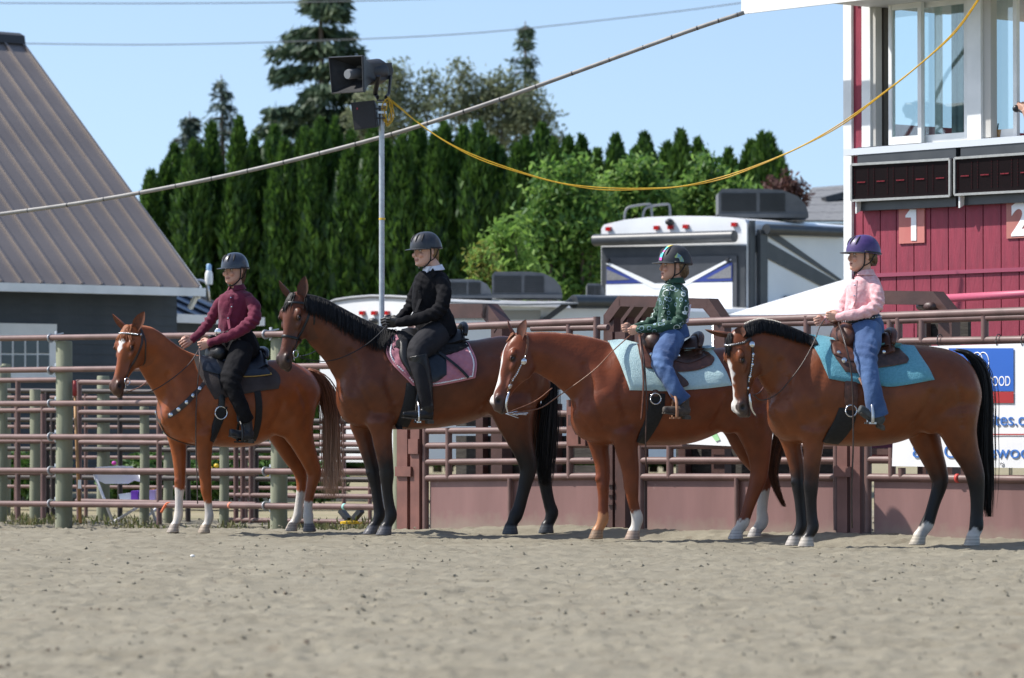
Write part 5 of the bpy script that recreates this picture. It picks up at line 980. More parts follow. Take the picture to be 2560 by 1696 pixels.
def rider(H, C):
    fr = H['fr']; Y0 = fr.p(*C['seat'], 0).y; k = ppm(Y0); P = lambda x, y, dy=0.0: at(x, y, Y0 + dy); s = C['hs']
    root = thing('person', fr.p(*C['seat'], 0) - Z * .1, C['label'], 'person', 'riders on the horses')
    ps = rad(C['psi']); h = Vector((-cos(ps), -sin(ps), 0)); lf = Vector((sin(ps), -cos(ps), 0)); tl = rad(C.get('tilt', 0)); up = (Z * cos(tl) + h * sin(tl)).normalized(); hf = (h * cos(tl) - Z * sin(tl))
    ch = P(*C['chin']); O = Vector((P(C['hx'], C['chin'][1]).x, Y0, ch.z))
    def hp(x, y, z): return O + hf * (x * s) + lf * (y * s) + up * (z * s)
    # --- stations shared by body and clothes
    tor = [(*P(x, y), ru / k, rv) for x, y, ru, rv in C['torso']]
    arms = [[(*P(x, y, dy), r / k, r / k) for x, y, dy, r in C[a]] for a in ('arm', 'arm2')]
    legs, feet = [], []
    def lat(x, y, r, m):
        p = fr.p(x, y, .26); hh = surf(H, p); return (fr.l(hh[0]) if hh[0] is not None else .10) + r + m
    lg = []
    for i, (x, y, r) in enumerate(C['leg']):
        l = .095 if i == 0 else lat(x, y, r / k * .8, .035 if i < 3 else .055)
        if i == 1: l = max(.17, l * .80)
        lg.append((*fr.p(x, y, l), r / k, r / k))
    ft = []
    for i, (x, y, r) in enumerate(C['foot']): ft.append((*fr.p(x, y, lg[-1] and fr.l(lg[-1][:3]) + .012 * i), r / k, r / k * .85))
    mir = lambda L_: [(*fr.flip(q[:3]), q[3], q[4]) for q in L_]
    legs, feet = [lg, mir(lg)], [ft, mir(ft)]
    # --- body: head, neck, trunk, arms with hands, legs, feet as one skin
    mb = MB(); sk = .80
    limb(mb, [(q[0], q[1], q[2], q[3] * sk, q[4] * sk) for q in tor], 20)
    for a in arms: limb(mb, [(*q[:3], q[3] * .68 + .002, q[4] * .68 + .002) for q in a], 12)
    for L_ in legs: limb(mb, [(*q[:3], q[3] * .72, q[4] * .72) for q in L_], 12)
    for f_, L_ in zip(feet, legs): limb(mb, [(*f_[0][:3], .02, .02)] + [(*q[:3], q[3] * .6, q[4] * .6) for q in f_], 10); limb(mb, [(*L_[-1][:3], .025, .025), (*f_[0][:3], .025, .025)], 10, sub=1)
    nb = Vector(tor[0][:3]); limb(mb, [(*(nb - up * .04), .055, .055), (*(nb + up * .02 + hf * .0), .046 * s / .22, .046 * s / .22), (*hp(-.05, 0, .25), .045 * s / .22, .045 * s / .22)], 14)
    rs = []
    for z, xf, xb, w_ in spline([(-.02, .33, -.12, .06), (.02, .39, -.02, .13), (.09, .425, .06, .205), (.19, .42, .22, .265), (.30, .415, .33, .295), (.42, .405, .41, .315), (.52, .40, .45, .325), (.62, .43, .47, .332), (.75, .415, .48, .325), (.88, .33, .42, .27), (.96, .19, .28, .17), (1.0, .04, .1, .05)], 3):
        rs.append(superring(hp((xf - xb) / 2, 0, z), hf, lf, (xf + xb) / 2 * s, w_ * s, 2.15, 26))
    mb.rings(rs)
    mb.tube([hp(.40, 0, .56), hp(.445, 0, .47), hp(.49, 0, .375), hp(.44, 0, .33)], [.028 * s, .034 * s, .047 * s, .032 * s], 8, sub=2)
    mb.ell(hp(.43, 0, .235), hf * .035 * s, lf * .10 * s, up * .028 * s); mb.ell(hp(.425, 0, .185), hf * .035 * s, lf * .085 * s, up * .03 * s); mb.ell(hp(.40, 0, .075), hf * .05 * s, lf * .09 * s, up * .06 * s)
    for sd in (1, -1):
        mb.ell(hp(.36, sd * .17, .37), hf * .07 * s, lf * .09 * s, up * .09 * s); mb.ell(hp(.40, sd * .14, .595), hf * .035 * s, lf * .11 * s, up * .03 * s)
        mb.ell(hp(-.03, sd * .335, .46), hf * .075 * s + lf * .02 * s * sd, lf * .03 * s, up * .125 * s)
    hands = []
    for i, a in enumerate(arms):
        w_, e_ = Vector(a[-1][:3]), Vector(a[-2][:3]); tg = P(*C['hand'][i]) if C.get('hand') else None
        e1 = ((tg - w_) if tg else (w_ - e_)).normalized(); hands.append((w_, e1, Z + fr.n * (.25 if i == 0 else -.25), (-fr.n if i == 0 else fr.n)))
        fist(mb, *hands[-1], C['hand_s'])
    me = remesh(mb, 'body', .0045, 2); co = coords(me); rel = co - np.array(O)
    x, y, z = rel @ np.array(hf) / s, rel @ np.array(lf) / s, rel @ np.array(up) / s
    for sd in (1, -1):
        w_ = np.exp(-((x - .42) ** 2 + (y - sd * .145) ** 2 * 1.0 + (z - .52) ** 2 * 2.2) / .075 ** 2); co -= np.array(hf)[None] * (w_ * .055 * s)[:, None]
    mo = np.exp(-((z - .212 - C.get('smile', 0) * y * y * 3) / .012) ** 2) * (np.abs(y) < .105) * (x > .35); co -= np.array(hf)[None] * (mo * .018 * s)[:, None]
    setco(me, co); face = (x > .1) & (z > -.05) & (z < 1) & (np.abs(y) < .4)
    c = np.tile(np.array(C['skin']), (len(co), 1)); b1 = np.exp(-((x - .37) ** 2 + (np.abs(y) - .2) ** 2 + (z - .33) ** 2) / .012); c = c * (1 - .35 * b1[:, None]) + np.array((.55, .20, .15)) * .35 * b1[:, None]
    lips = face * np.exp(-((z - .212) / .038) ** 2) * (1 - sm(np.abs(y), .07, .11)) * (x > .38); c = c * (1 - .75 * lips[:, None]) + np.array((.42, .12, .11)) * .75 * lips[:, None]
    c *= (1 - .8 * mo * face)[:, None]
    for sd in (1, -1):
        br = face * np.exp(-((z - .615 - .05 * (np.abs(y) - .14)) / .016) ** 2) * sm(y * sd, .04, .07) * (1 - sm(y * sd, .22, .26)) * (x > .3); c = c * (1 - .75 * br[:, None]) + np.array(C['hair']) * .75 * br[:, None]
        ey = face * np.exp(-(((y - sd * .145) / .062) ** 2 + ((z - .522) / .024) ** 2) ** 2) * (x > .3); c = c * (1 - .9 * ey[:, None]) + np.array((.10, .07, .06)) * .9 * ey[:, None]
    setcol(me, np.clip(c, 0, 1)); place(me, 'body', SKIN, WL[root.name], root)
    for sd in (1, -1):
        e = MB(); e.ell(hp(.355, sd * .145, .52), hf * .040 * s, lf * .055 * s, up * .026 * s, 12, 8); e.build('eye', pm('eye_white', (.55, .53, .52), rough=.2), root, True)
        e = MB(); e.ell(hp(.378, sd * .145, .52), hf * .022 * s, lf * .026 * s, up * .024 * s, 10, 6); e.build('iris', pm('iris', (.03, .035, .04), rough=.1), root, True)
    # --- shirt / jacket
    mb = MB(); limb(mb, tor, 26, 2.3)
    for a in arms: limb(mb, a, 16); q = a[-1]; mb.ell(q[:3], *(Vector(v) * (q[3] * 1.12) for v in ((1, 0, 0), (0, 1, 0), (0, 0, 1))), 12, 8)
    me = remesh(mb, C['top'], .0075, 5); co = coords(me); nr = normals(me)
    fold = noise3(co * np.array((1, 1, .55)), 26, C['seed']) * .0055 + np.sin((co[:, 2] * 95 + co[:, 0] * 60 + 3 * noise3(co, 9, 2))) * .0028 * sm(np.abs(noise3(co, 6, 4)), .15, .6)
    # deeper creases at the elbows and the waist
    for a in arms:
        el = np.array(a[3][:3]); d_ = np.linalg.norm(co - el, axis=1); fold += np.exp(-(d_ / .09) ** 2) * np.sin((co - el) @ np.array((55, 20, 120.))) * .008
    setco(me, co + nr * fold[:, None]); o = place(me, C['top'], C['topmat'], WL[root.name], root)
    # opening, buttons, collar
    fm = C['front']; mb = MB(); pl = [Vector(P(x_, y_, dy)) for x_, y_, dy in fm]; q = spline([tuple(p) for p in pl], 5); pl = []
    T = bvh(me); loc = WL[root.name]
    for v in q:
        hh = T.find_nearest(Vector(v) - loc); pl.append((hh[0] + loc, hh[1]))
    ribbon(mb, [p + n_ * .001 for p, n_ in pl], [n_ for p, n_ in pl], .030, .004); mb.build('placket', C['topmat'], root, 40)
    for i in range(2, len(pl) - 1, 4): MB().lathe(pl[i][0] + pl[i][1] * .006, [(.0055, -.002), (.0055, .002), (.001, .003)], pl[i][1], 10).build('button', C.get('button', SILVER), root, 40)
    mb = MB(); nk = Vector(tor[0][:3]) + up * .008; rs = []
    for a in np.linspace(.35, 2 * math.pi - .35, 21):
        rdir = hf * cos(a) + lf * sin(a); r0 = .050 * s / .22; drop = .010 * (1 - cos(a)) / 2
        rs.append([nk + rdir * r0 + up * (.016 + drop), nk + rdir * (r0 + .010) + up * (.017 + drop), nk + rdir * (r0 + .030) - up * .018, nk + rdir * (r0 + .020) - up * .022])
    mb.rings(rs); mb.build('collar', C.get('collarmat', C['topmat']), root, 50)
    if C.get('jacket'):
        WS = pm('white_shirt', (.72, .74, .80), (.6, .62, .7), 20, rough=.8)
        mb = MB(); fx = nk + hf * .088; mb.prism([fx + lf * .040 + up * .02 - hf * .02, fx - lf * .040 + up * .02 - hf * .02, fx + hf * .035 - lf * .006 - up * .11, fx + hf * .035 + lf * .006 - up * .11], hf * .016); mb.build('stock_tie', WS, root, 30)
        for sd in (1, -1):
            pp = [nk + lf * sd * .055 + hf * .055 + up * .0, nk + lf * sd * .100 + hf * .065 - up * .05, nk + lf * sd * .070 + hf * .105 - up * .10, nk + lf * sd * .012 + hf * .135 - up * .17, nk + lf * sd * .022 + hf * .125 - up * .09]
            mb = MB(); mb.prism(pp, hf * .010); mb.build('lapel', C['topmat'], root, 30)
    # --- trousers, belt
    mb = MB(); hip = [(*P(x_, y_), ru / k, rv) for x_, y_, ru, rv in C['hips']]; limb(mb, hip, 24, 2.3)
    for L_ in legs: limb(mb, L_, 18)
    me = remesh(mb, 'trousers', .0075, 4); co = coords(me); nr = normals(me)
    fold = noise3(co * np.array((1, 1, .6)), 22, C['seed'] + 3) * .0055 * C.get('wrinkle', 1)
    for L_ in legs:
        kn = np.array(L_[2][:3]); d_ = np.linalg.norm(co - kn, axis=1); fold += np.exp(-(d_ / .10) ** 2) * np.sin((co - kn) @ np.array((30, 10, 95.))) * .007 * C.get('wrinkle', 1)
    setco(me, co + nr * fold[:, None]); place(me, 'trousers', C['legmat'], WL[root.name], root)
    if C.get('belt'):
        x_, y_, ru, rv = C['belt']; c_ = P(x_, y_); mb = MB(); rs = []
        for a in np.linspace(0, 2 * math.pi, 33): rs.append((c_ + Vector((cos(a) * ru / k, sin(a) * rv, .02 * cos(a))), Vector((cos(a), sin(a), 0))))
        ribbon(mb, [p for p, _ in rs], [n_ for _, n_ in rs], .036, .007); mb.build('belt', BKL if C['seed'] != 1 else DKL, root, 40)
        bp = P(*C['buckle']); n_ = (h * .75 + V(0, -1, 0) * .6).normalized(); MB().lathe(bp, [(.030, -.004), (.030, .003), (.022, .008), (.001, .009)], n_, 16).build('buckle', SILVER, root, 40)
        for a in np.linspace(math.pi + .35, 2 * math.pi - .1, 15):
            p = c_ + Vector((cos(a) * (ru / k + .008), sin(a) * (rv + .008), .02 * cos(a))); MB().ell(p, V(.006, 0, 0), V(0, .004, 0), V(0, 0, .006), 8, 5).build('belt_stud', SILVER, root, True)
    # --- boots
    for i, (f_, L_) in enumerate(zip(feet, legs)):
        mb = MB(); t_ = Vector(f_[-1][:3]) - Vector(f_[0][:3]); hl, to = Vector(f_[0][:3]), Vector(f_[-1][:3])
        limb(mb, [(*(hl - t_ * .06), f_[0][3] * .6, f_[0][4] * .6)] + f_ + [(*(to + t_ * .05), f_[-1][3] * .5, f_[-1][4] * .5)], 16)
        sh = C.get('shaft'); an = Vector(L_[-1][:3])
        if sh:
            S_ = [(*fr.p(x_, y_, fr.l(lg[-1][:3]) - .02 * 0), r / k, r / k) for x_, y_, r in sh]
            if i: S_ = mir(S_)
            limb(mb, S_ + [(*(hl + t_ * .12 + Z * .01), f_[0][3], f_[0][4])], 18)
        else: limb(mb, [(*(an + Z * .03), f_[0][3] * 1.0, f_[0][3]), (*(hl + t_ * .15 + Z * .015), f_[0][3], f_[0][4])], 14, sub=2)
        me = remesh(mb, 'boot', .0065, 3); co = coords(me); setco(me, co + normals(me) * (noise3(co, 30, 2) * .002)[:, None]); place(me, 'boot', C['bootmat'], WL[root.name], root)
        mb = MB(); q0, q1 = hl - Z * (f_[0][3] * .95), to - Z * (f_[-1][3] * .85); mb.beam(q0 - t_ * .03, q1 + t_ * .02, f_[0][4] * 1.7, .010); mb.box(q0 + t_.normalized() * .015 - Z * .014, (.055, f_[0][4] * 1.6, .026), (t_.normalized(), t_.normalized().cross(Z).normalized(), Z)); mb.build('boot_sole', pm('sole', (.04, .035, .03), (.08, .07, .06), 40, rough=.9), root)
    if C.get('gloves'):
        for w_, e1, u_, in_ in hands:
            mb = MB(); fist(mb, w_, e1, u_, in_, C['hand_s'], .0025); me = remesh(mb, 'glove', .005, 2); place(me, 'glove', BKL, WL[root.name], root)
    # --- helmet with visor, straps and vents; hair
    def dome(el, az, g=1.0):       # el 0 = rim, 90 = crown; az 0 = front
        a, w_ = .58, .475; z0 = .60 - .10 * (1 - cos(az)) / 2; zt = C.get('dome', 1.17)
        return hp((a * cos(az) * cos(el) ** .8 - .03) * g, w_ * sin(az) * cos(el) ** .8 * g, z0 + (zt - z0) * sin(el) * g)
    mb = MB(); rs = []
    for el in np.linspace(0, 1, 12): rs.append([dome(el * math.pi / 2 * .985, az) for az in np.linspace(0, 2 * math.pi, 40, endpoint=False)])
    mb.rings(rs); hm = mb.build('helmet', C['helmat'], root, 50)
    mb = MB(); rs = []
    for az in np.linspace(-1.25, 1.25, 17):
        p = dome(.02, az); q = max(0.0, cos(az * 1.2)) ** .8; o_ = (hf * cos(az) + lf * sin(az)).normalized(); L_ = (.20 * q + .015) * s
        rs.append([p - o_ * .01, p + o_ * L_ - up * (.03 * q * s), p + o_ * (L_ - .002) - up * (.03 * q * s + .006), p - o_ * .01 - up * .012])
    mb.rings(rs); mb.build('visor', C.get('vismat', C['helmat']), hm, 50)
    for az0 in (-.62, -.22, .22, .62):
        mb = MB(); mb.tube([dome(e_, az0 * (1 + .4 * e_), 1.004) for e_ in np.linspace(.42, 1.10, 7)], [.002, .0065, .0075, .0065, .002], 6); mb.build('vent', pm('vent_dark', (.006, .006, .008), rough=.7), hm, True)
    mb = MB(); mb.tube([dome(.06, az, 1.006) for az in np.linspace(1.3, 4.98, 21)], .006, 6); mb.build('rim_trim', pm('rim_dark', (.010, .010, .013), rough=.5), hm, True)
    for sd in (1, -1):
        mb = MB(); mb.tube([hp(.10, sd * .40, .58), hp(.09, sd * .375, .40), hp(.10, sd * .31, .14), hp(.24, sd * .12, -.06), hp(.30, 0, -.065)], .0055, 6, sub=3, flat=.5)
        mb.tube([hp(-.30, sd * .36, .55), hp(-.10, sd * .35, .25), hp(.10, sd * .31, .14)], .0045, 6, sub=3, flat=.5); mb.build('chin_strap', pm('webbing', (.008, .008, .010), rough=.8), hm, True)
    if C.get('straptail'): mb = MB(); mb.tube([hp(.27, .03, -.06), hp(.33, .06, -.18), hp(.36, .08, -.33)], .008, 6, sub=3, flat=.4); mb.build('strap_end', pm('webbing', (.008, .008, .010)), hm, True)
    mb = MB(); rr = random.Random(C['seed'])
    for i in range(150):
        a = rr.uniform(1.7, 4.58); b_ = C['hairlen'] * rr.uniform(.6, 1.05); wv = rr.uniform(-.05, .05); r0 = .36
        mb.tube([hp(r0 * 1.12 * cos(a) - .03, r0 * sin(a) * 1.0, .60), hp(r0 * 1.22 * cos(a) - .03, r0 * 1.0 * sin(a), .44), hp((r0 + .04) * cos(a) - .05 + wv, r0 * .62 * sin(a), .40 - b_ * .6), hp(-.33 + wv + C.get('bun', 0), r0 * .35 * sin(a), .40 - b_)], [.004, .004, .003, .001], 3, sub=2)
    mb.build('hair', pm('hair%d' % C['seed'], C['hair'], mix(C['hair'], (0, 0, 0), .5), 60, rough=.4), root, True)
    return dict(root=root, P=P, k=k, Y0=Y0, lg=lg, ft=ft, hp=hp, dome=dome, hm=hm, hands=hands)

JEAN = pm('denim', (.024, .062, .165), (.080, .155, .32), 6, rough=.85, bump=.4, bscale=14, bdist=.03, sheen=.1, lo=.4, hi=.75)
BLKCL = pm('black_cloth', (.0065, .0065, .008), (.010, .010, .012), 9, rough=.85, bump=.5, bscale=11, bdist=.03, spec=.12)
R1 = rider(HO[1], dict(label='rider in a burgundy shirt and black helmet holding both reins low', seed=1, seat=(605, 885), hs=.225, psi=52, tilt=4, chin=(574, 709), hx=588, dome=1.15,
    torso=[(592, 721, 14, .05), (592, 731, 30, .08), (592, 741, 43, .115), (590, 764, 45, .125), (586, 795, 40, .12), (584, 826, 37, .11), (588, 842, 38, .115)], hips=[(586, 828, 37, .11), (596, 850, 42, .14), (606, 878, 44, .16), (612, 900, 36, .12)],
    arm=[(622, 748, -.08, 13), (634, 762, -.12, 16), (637, 785, -.16, 17), (628, 806, -.18, 17), (590, 833, -.19, 14), (548, 850, -.18, 12), (527, 857, -.17, 10)], arm2=[(562, 748, .07, 13), (549, 762, .11, 15), (537, 784, .14, 15), (523, 805, .14, 14), (506, 826, .10, 12), (490, 842, .05, 10), (481, 849, .02, 9)], hand=[(500, 866, -.15), (458, 862, .0)], hand_s=.95,
    leg=[(605, 868, 31), (594, 905, 30), (577, 946, 26), (589, 985, 20), (606, 1025, 19), (616, 1052, 20)], foot=[(628, 1088, 13), (610, 1089, 14), (592, 1087, 12), (577, 1082, 10)],
    top='shirt', topmat=cloth('burgundy_cloth', (.135, .016, .042), (.10, .012, .032)), legmat=BLKCL, bootmat=leather('boot_blue_black', (.018, .022, .030), .5), skin=(.56, .335, .25), hair=(.16, .09, .05), hairlen=.42,
    front=[(578, 728, -.14), (572, 760, -.2), (563, 795, -.2), (556, 825, -.2)], belt=(585, 832, 39, .125), buckle=(545, 830, -.10), helmat=pm('helmet_navy', (.020, .026, .040), (.03, .036, .05), 40, rough=.32, coat=.3)))
R2 = rider(HO[2], dict(label='rider in a black show jacket, gloves and tall boots on the tall bay horse', seed=2, seat=(1095, 850), hs=.245, psi=40, tilt=6, chin=(1056, 664), hx=1067, dome=1.13,
    torso=[(1086, 673, 15, .05), (1085, 683, 32, .085), (1083, 695, 43, .12), (1079, 720, 47, .135), (1074, 750, 45, .13), (1077, 776, 45, .12), (1088, 812, 51, .15), (1090, 842, 54, .17)], hips=[(1085, 800, 40, .12), (1095, 828, 42, .15), (1098, 852, 38, .15)],
    arm=[(1100, 702, -.09, 15), (1108, 716, -.13, 18), (1110, 742, -.17, 19), (1098, 776, -.20, 18), (1060, 794, -.21, 16), (1020, 803, -.20, 14), (1000, 807, -.19, 12)], arm2=[(1056, 702, .08, 14), (1046, 716, .12, 16), (1036, 738, .15, 16), (1028, 762, .15, 15), (1014, 782, .11, 13), (1000, 795, .06, 12), (990, 803, .03, 10)], hand=[(970, 808, -.17), (955, 812, .02)], hand_s=1.0, gloves=True, jacket=True, wrinkle=.4,
    leg=[(1092, 836, 37), (1068, 856, 36), (1044, 884, 28), (1052, 940, 18), (1062, 990, 16), (1066, 1018, 15)], foot=[(1078, 1038, 14), (1060, 1038, 14), (1030, 1038, 11), (1009, 1037, 8)], shaft=[(1044, 888, 25), (1052, 925, 25), (1060, 965, 22), (1065, 1000, 18), (1068, 1022, 17)],
    top='jacket', topmat=BLKCL, legmat=pm('grey_breeches', (.014, .014, .017), (.020, .020, .024), 9, rough=.8, bump=.2, bscale=11, bdist=.02, spec=.2), bootmat=BKL, skin=(.62, .38, .29), hair=(.34, .22, .10), hairlen=.40, bun=-.04,
    front=[(1040, 715, -.2), (1036, 745, -.2), (1036, 780, -.2), (1038, 815, -.2)], collarmat=pm('white_shirt', (.72, .74, .80), (.6, .62, .7), 20, rough=.8), button=BKL, helmat=pm('helmet_black', (.016, .018, .024), (.024, .026, .032), 40, rough=.42, coat=.15)))
FLW = cloth('floral_cloth', (.012, .045, .028), (.02, .065, .04), .7)
n_, L_ = FLW.node_tree.nodes, FLW.node_tree.links; b_ = n_['Principled BSDF']; tc_ = n_.new('ShaderNodeTexCoord'); cur_ = b_.inputs['Base Color'].links[0].from_socket      # printed blossoms
for sc_, lo_, hi_, col_ in ((13, .27, .34, (.55, .62, .60)), (13, .0, .07, (.55, .45, .20)), (31, .0, .13, (.45, .55, .52)), (19, .30, .35, (.30, .42, .55))):
    vo = n_.new('ShaderNodeTexVoronoi'); vo.inputs['Scale'].default_value = sc_; L_.new(tc_.outputs['Object'], vo.inputs['Vector'])
    c1_ = n_.new('ShaderNodeMath'); c1_.operation = 'GREATER_THAN'; c1_.inputs[1].default_value = lo_; L_.new(vo.outputs['Distance'], c1_.inputs[0]); c2_ = n_.new('ShaderNodeMath'); c2_.operation = 'LESS_THAN'; c2_.inputs[1].default_value = hi_; L_.new(vo.outputs['Distance'], c2_.inputs[0]); mu_ = n_.new('ShaderNodeMath'); mu_.operation = 'MULTIPLY'; L_.new(c1_.outputs[0], mu_.inputs[0]); L_.new(c2_.outputs[0], mu_.inputs[1])
    sp_x = n_.new('ShaderNodeSeparateColor'); L_.new(vo.outputs['Color'], sp_x.inputs[0]); gt_ = n_.new('ShaderNodeMath'); gt_.operation = 'GREATER_THAN'; gt_.inputs[1].default_value = .45; L_.new(sp_x.outputs[0], gt_.inputs[0]); m2_ = n_.new('ShaderNodeMath'); m2_.operation = 'MULTIPLY'; L_.new(mu_.outputs[0], m2_.inputs[0]); L_.new(gt_.outputs[0], m2_.inputs[1])
    mx_ = n_.new('ShaderNodeMix'); mx_.data_type = 'RGBA'; L_.new(m2_.outputs[0], mx_.inputs[0]); L_.new(cur_, mx_.inputs[6]); mx_.inputs[7].default_value = (*col_, 1); cur_ = mx_.outputs[2]
L_.new(cur_, b_.inputs['Base Color'])
R3 = rider(HO[3], dict(label='child in a dark green floral shirt and a helmet with a rainbow stripe', seed=3, seat=(1690, 845), hs=.235, psi=14, chin=(1664, 701), hx=1686, dome=1.17,
    torso=[(1688, 705, 13, .045), (1687, 714, 25, .075), (1686, 724, 33, .10), (1684, 746, 37, .115), (1681, 775, 36, .115), (1678, 804, 34, .105), (1680, 822, 35, .11)], hips=[(1680, 808, 34, .105), (1684, 830, 38, .13), (1690, 852, 38, .14)],
    arm=[(1698, 728, -.07, 13), (1705, 742, -.11, 15), (1707, 770, -.14, 16), (1698, 805, -.16, 15), (1660, 817, -.17, 13), (1620, 822, -.16, 11), (1599, 824, -.15, 9)], arm2=[(1670, 730, .07, 12), (1660, 744, .10, 14), (1651, 770, .13, 14), (1640, 795, .13, 13), (1615, 812, .1, 12), (1590, 818, .06, 10), (1580, 821, .03, 8)], hand=[(1570, 832, -.13), (1555, 823, .0)], hand_s=.78,
    leg=[(1682, 840, 32), (1668, 872, 32), (1655, 906, 27), (1672, 945, 21), (1692, 980, 19), (1711, 1004, 20)], foot=[(1720, 1028, 13), (1700, 1029, 14), (1677, 1027, 11), (1660, 1025, 9)],
    top='shirt', topmat=FLW, legmat=JEAN, bootmat=leather('boot_grey', (.07, .055, .045), .7), skin=(.50, .29, .21), hair=(.20, .13, .07), hairlen=.34,
    front=[(1668, 712, -.1), (1658, 740, -.15), (1650, 770, -.15), (1645, 800, -.15)], belt=(1679, 813, 36, .115), buckle=(1645, 816, -.05), helmat=pm('helmet_matt', (.018, .019, .022), (.024, .025, .03), 40, rough=.55), vismat=pm('visor_grey', (.09, .10, .11), rough=.5)))
R4 = rider(HO[4], dict(label='smiling child in a pink shirt, blue jeans and a purple helmet', seed=4, seat=(2170, 830), hs=.23, psi=18, chin=(2132, 677), hx=2157, smile=.5, dome=1.16, straptail=True,
    torso=[(2162, 685, 14, .045), (2163, 694, 29, .075), (2163, 705, 39, .10), (2160, 730, 44, .12), (2156, 762, 43, .12), (2153, 792, 44, .115), (2154, 802, 44, .115)], hips=[(2155, 795, 44, .115), (2162, 820, 48, .14), (2170, 845, 44, .15)],
    arm=[(2182, 711, -.07, 14), (2191, 724, -.11, 17), (2194, 746, -.14, 18), (2187, 769, -.17, 17), (2150, 785, -.18, 15), (2115, 790, -.17, 13), (2098, 792, -.15, 10)], arm2=[(2140, 712, .07, 13), (2128, 725, .10, 15), (2115, 750, .13, 16), (2106, 775, .13, 15), (2086, 790, .09, 12), (2070, 798, .05, 10), (2062, 801, .03, 9)], hand=[(2070, 792, -.14), (2042, 806, .0)], hand_s=.82,
    leg=[(2166, 822, 40), (2168, 858, 35), (2165, 895, 29), (2175, 945, 24), (2186, 1000, 24), (2195, 1040, 27)], foot=[(2205, 1053, 13), (2188, 1046, 15), (2166, 1034, 13), (2150, 1023, 11)],
    top='shirt', topmat=cloth('pink_cloth', (.62, .31, .33), (.70, .46, .47), .85, .45, 40), legmat=JEAN, bootmat=leather('boot_slate', (.06, .07, .075), .7), skin=(.56, .33, .245), hair=(.17, .10, .045), hairlen=.24, bun=-.06,
    front=[(2136, 694, -.1), (2130, 730, -.15), (2122, 765, -.15), (2116, 795, -.15)], belt=(2154, 799, 46, .125), buckle=(2122, 806, -.07), helmat=pm('helmet_purple', (.048, .024, .115), (.062, .032, .14), 40, rough=.45, coat=.2), vismat=pm('visor_slate', (.07, .075, .09), rough=.5)))

for i, col_ in enumerate(((.65, .12, .45), (.10, .50, .65), (.10, .55, .60), (.60, .15, .50), (.12, .50, .68), (.12, .6, .45), (.75, .60, .08), (.65, .5, .1))):      # rainbow stripe and horse-head emblem on the helmet
    mb = MB(); q_ = [R3['dome'](e_, .30 + .1 * e_, 1.012) for e_ in np.linspace(.10 + i * .165, .10 + (i + 1) * .165, 4)]; ribbon(mb, q_, [(p - R3['hp'](0, 0, .6)).normalized() for p in q_], .034, .002); mb.build('stripe', pm('stripe%d' % i, col_, rough=.4), R3['hm'])
em = [(0, .55), (.22, .95), (.30, 1.12), (.42, .98), (.70, .75), (.95, .30), (1.0, -.05), (.55, -.05), (.50, .25), (.38, .42), (.15, .38), (.02, .42)]; mb = MB(); pts_ = [R3['dome'](.10 + .42 * v, 1.30 + .55 * u, 1.012) for u, v in em]; c_ = sum(pts_, Vector()) / len(pts_); nn_ = (c_ - R3['hp'](0, 0, .6)).normalized(); mb.prism([p + nn_ * .002 for p in pts_], nn_ * .003); mb.build('emblem', pm('emblem', (.12, .25, .42), (.30, .42, .08), 30, rough=.4), R3['hm'])
mb = MB(); q_ = [R3['P'](x_, y_, dy_) for x_, y_, dy_ in ((1716, 764, -.06), (1727, 762, .10), (1720, 806, .10), (1710, 806, -.06))]; mb.prism(q_, V(.004, .002, 0)); mb.build('number_card', pm('card', (.55, .55, .68), (.5, .5, .62), 8, rough=.6), R3['root'])
def stirrup(Rd, H, mat, lm, label, wdt, strap_top, wrap=False):
    """bent tread frame round the boot, hanging on its leather"""
    fr = H['fr']; f0, f1 = Vector(Rd['ft'][1][:3]), Vector(Rd['ft'][2][:3]); c = f0 * .45 + f1 * .55; r = Rd['ft'][1][3]
    for sd in (1, -1):
        cc = c if sd > 0 else fr.flip(c); T = thing('stirrup', cc - Z * (r + .02), label if sd > 0 else label.replace('near', 'far'), 'stirrup', 'stirrups')
        b = cc - Z * (r + .010); ov = [b - fr.n * .06, b - fr.n * .066 + Z * .05, b - fr.n * .05 + Z * .12, b + Z * .165, b + fr.n * .05 + Z * .12, b + fr.n * .066 + Z * .05, b + fr.n * .06]
        mb = MB(); mb.tube(ov, .0075 if not wrap else .012, 8, sub=4); mb.build('frame', mat, T, True)
        mb = MB(); mb.box(b, (wdt, .125, .014), (fr.d, fr.n, Z)); mb.build('tread', mat, T)
        tp = H['zp'](*strap_top, .26); hh = surf(H, tp, sd); tp = hh[0] + fr.n * (sd * .05); e = b + Z * .165
        mb = MB(); m_ = (tp + e) / 2 + fr.n * (sd * .03); q = [Vector(v) for v in spline([tuple(tp), tuple(m_), tuple(e)], 5)]; ribbon(mb, q, [fr.n * sd] * len(q), .03 if not wrap else .05, .007); mb.build('leather', lm, T, 40)
stirrup(R2, HO[2], SILVER, BKL, 'near steel stirrup iron under the tall black boot', .035, (800, 640))
stirrup(R1, HO[1], BKL, BKL, 'near black stirrup under the burgundy rider', .06, (690, 700), True)
stirrup(R3, HO[3], leather('stirrup_tan', (.40, .20, .11), .6), TAN, 'near laced tan stirrup under the child in green', .055, (945, 680), True)
stirrup(R4, HO[4], STEEL, TAN, 'near silver stirrup under the child in pink', .055, (815, 690), True)
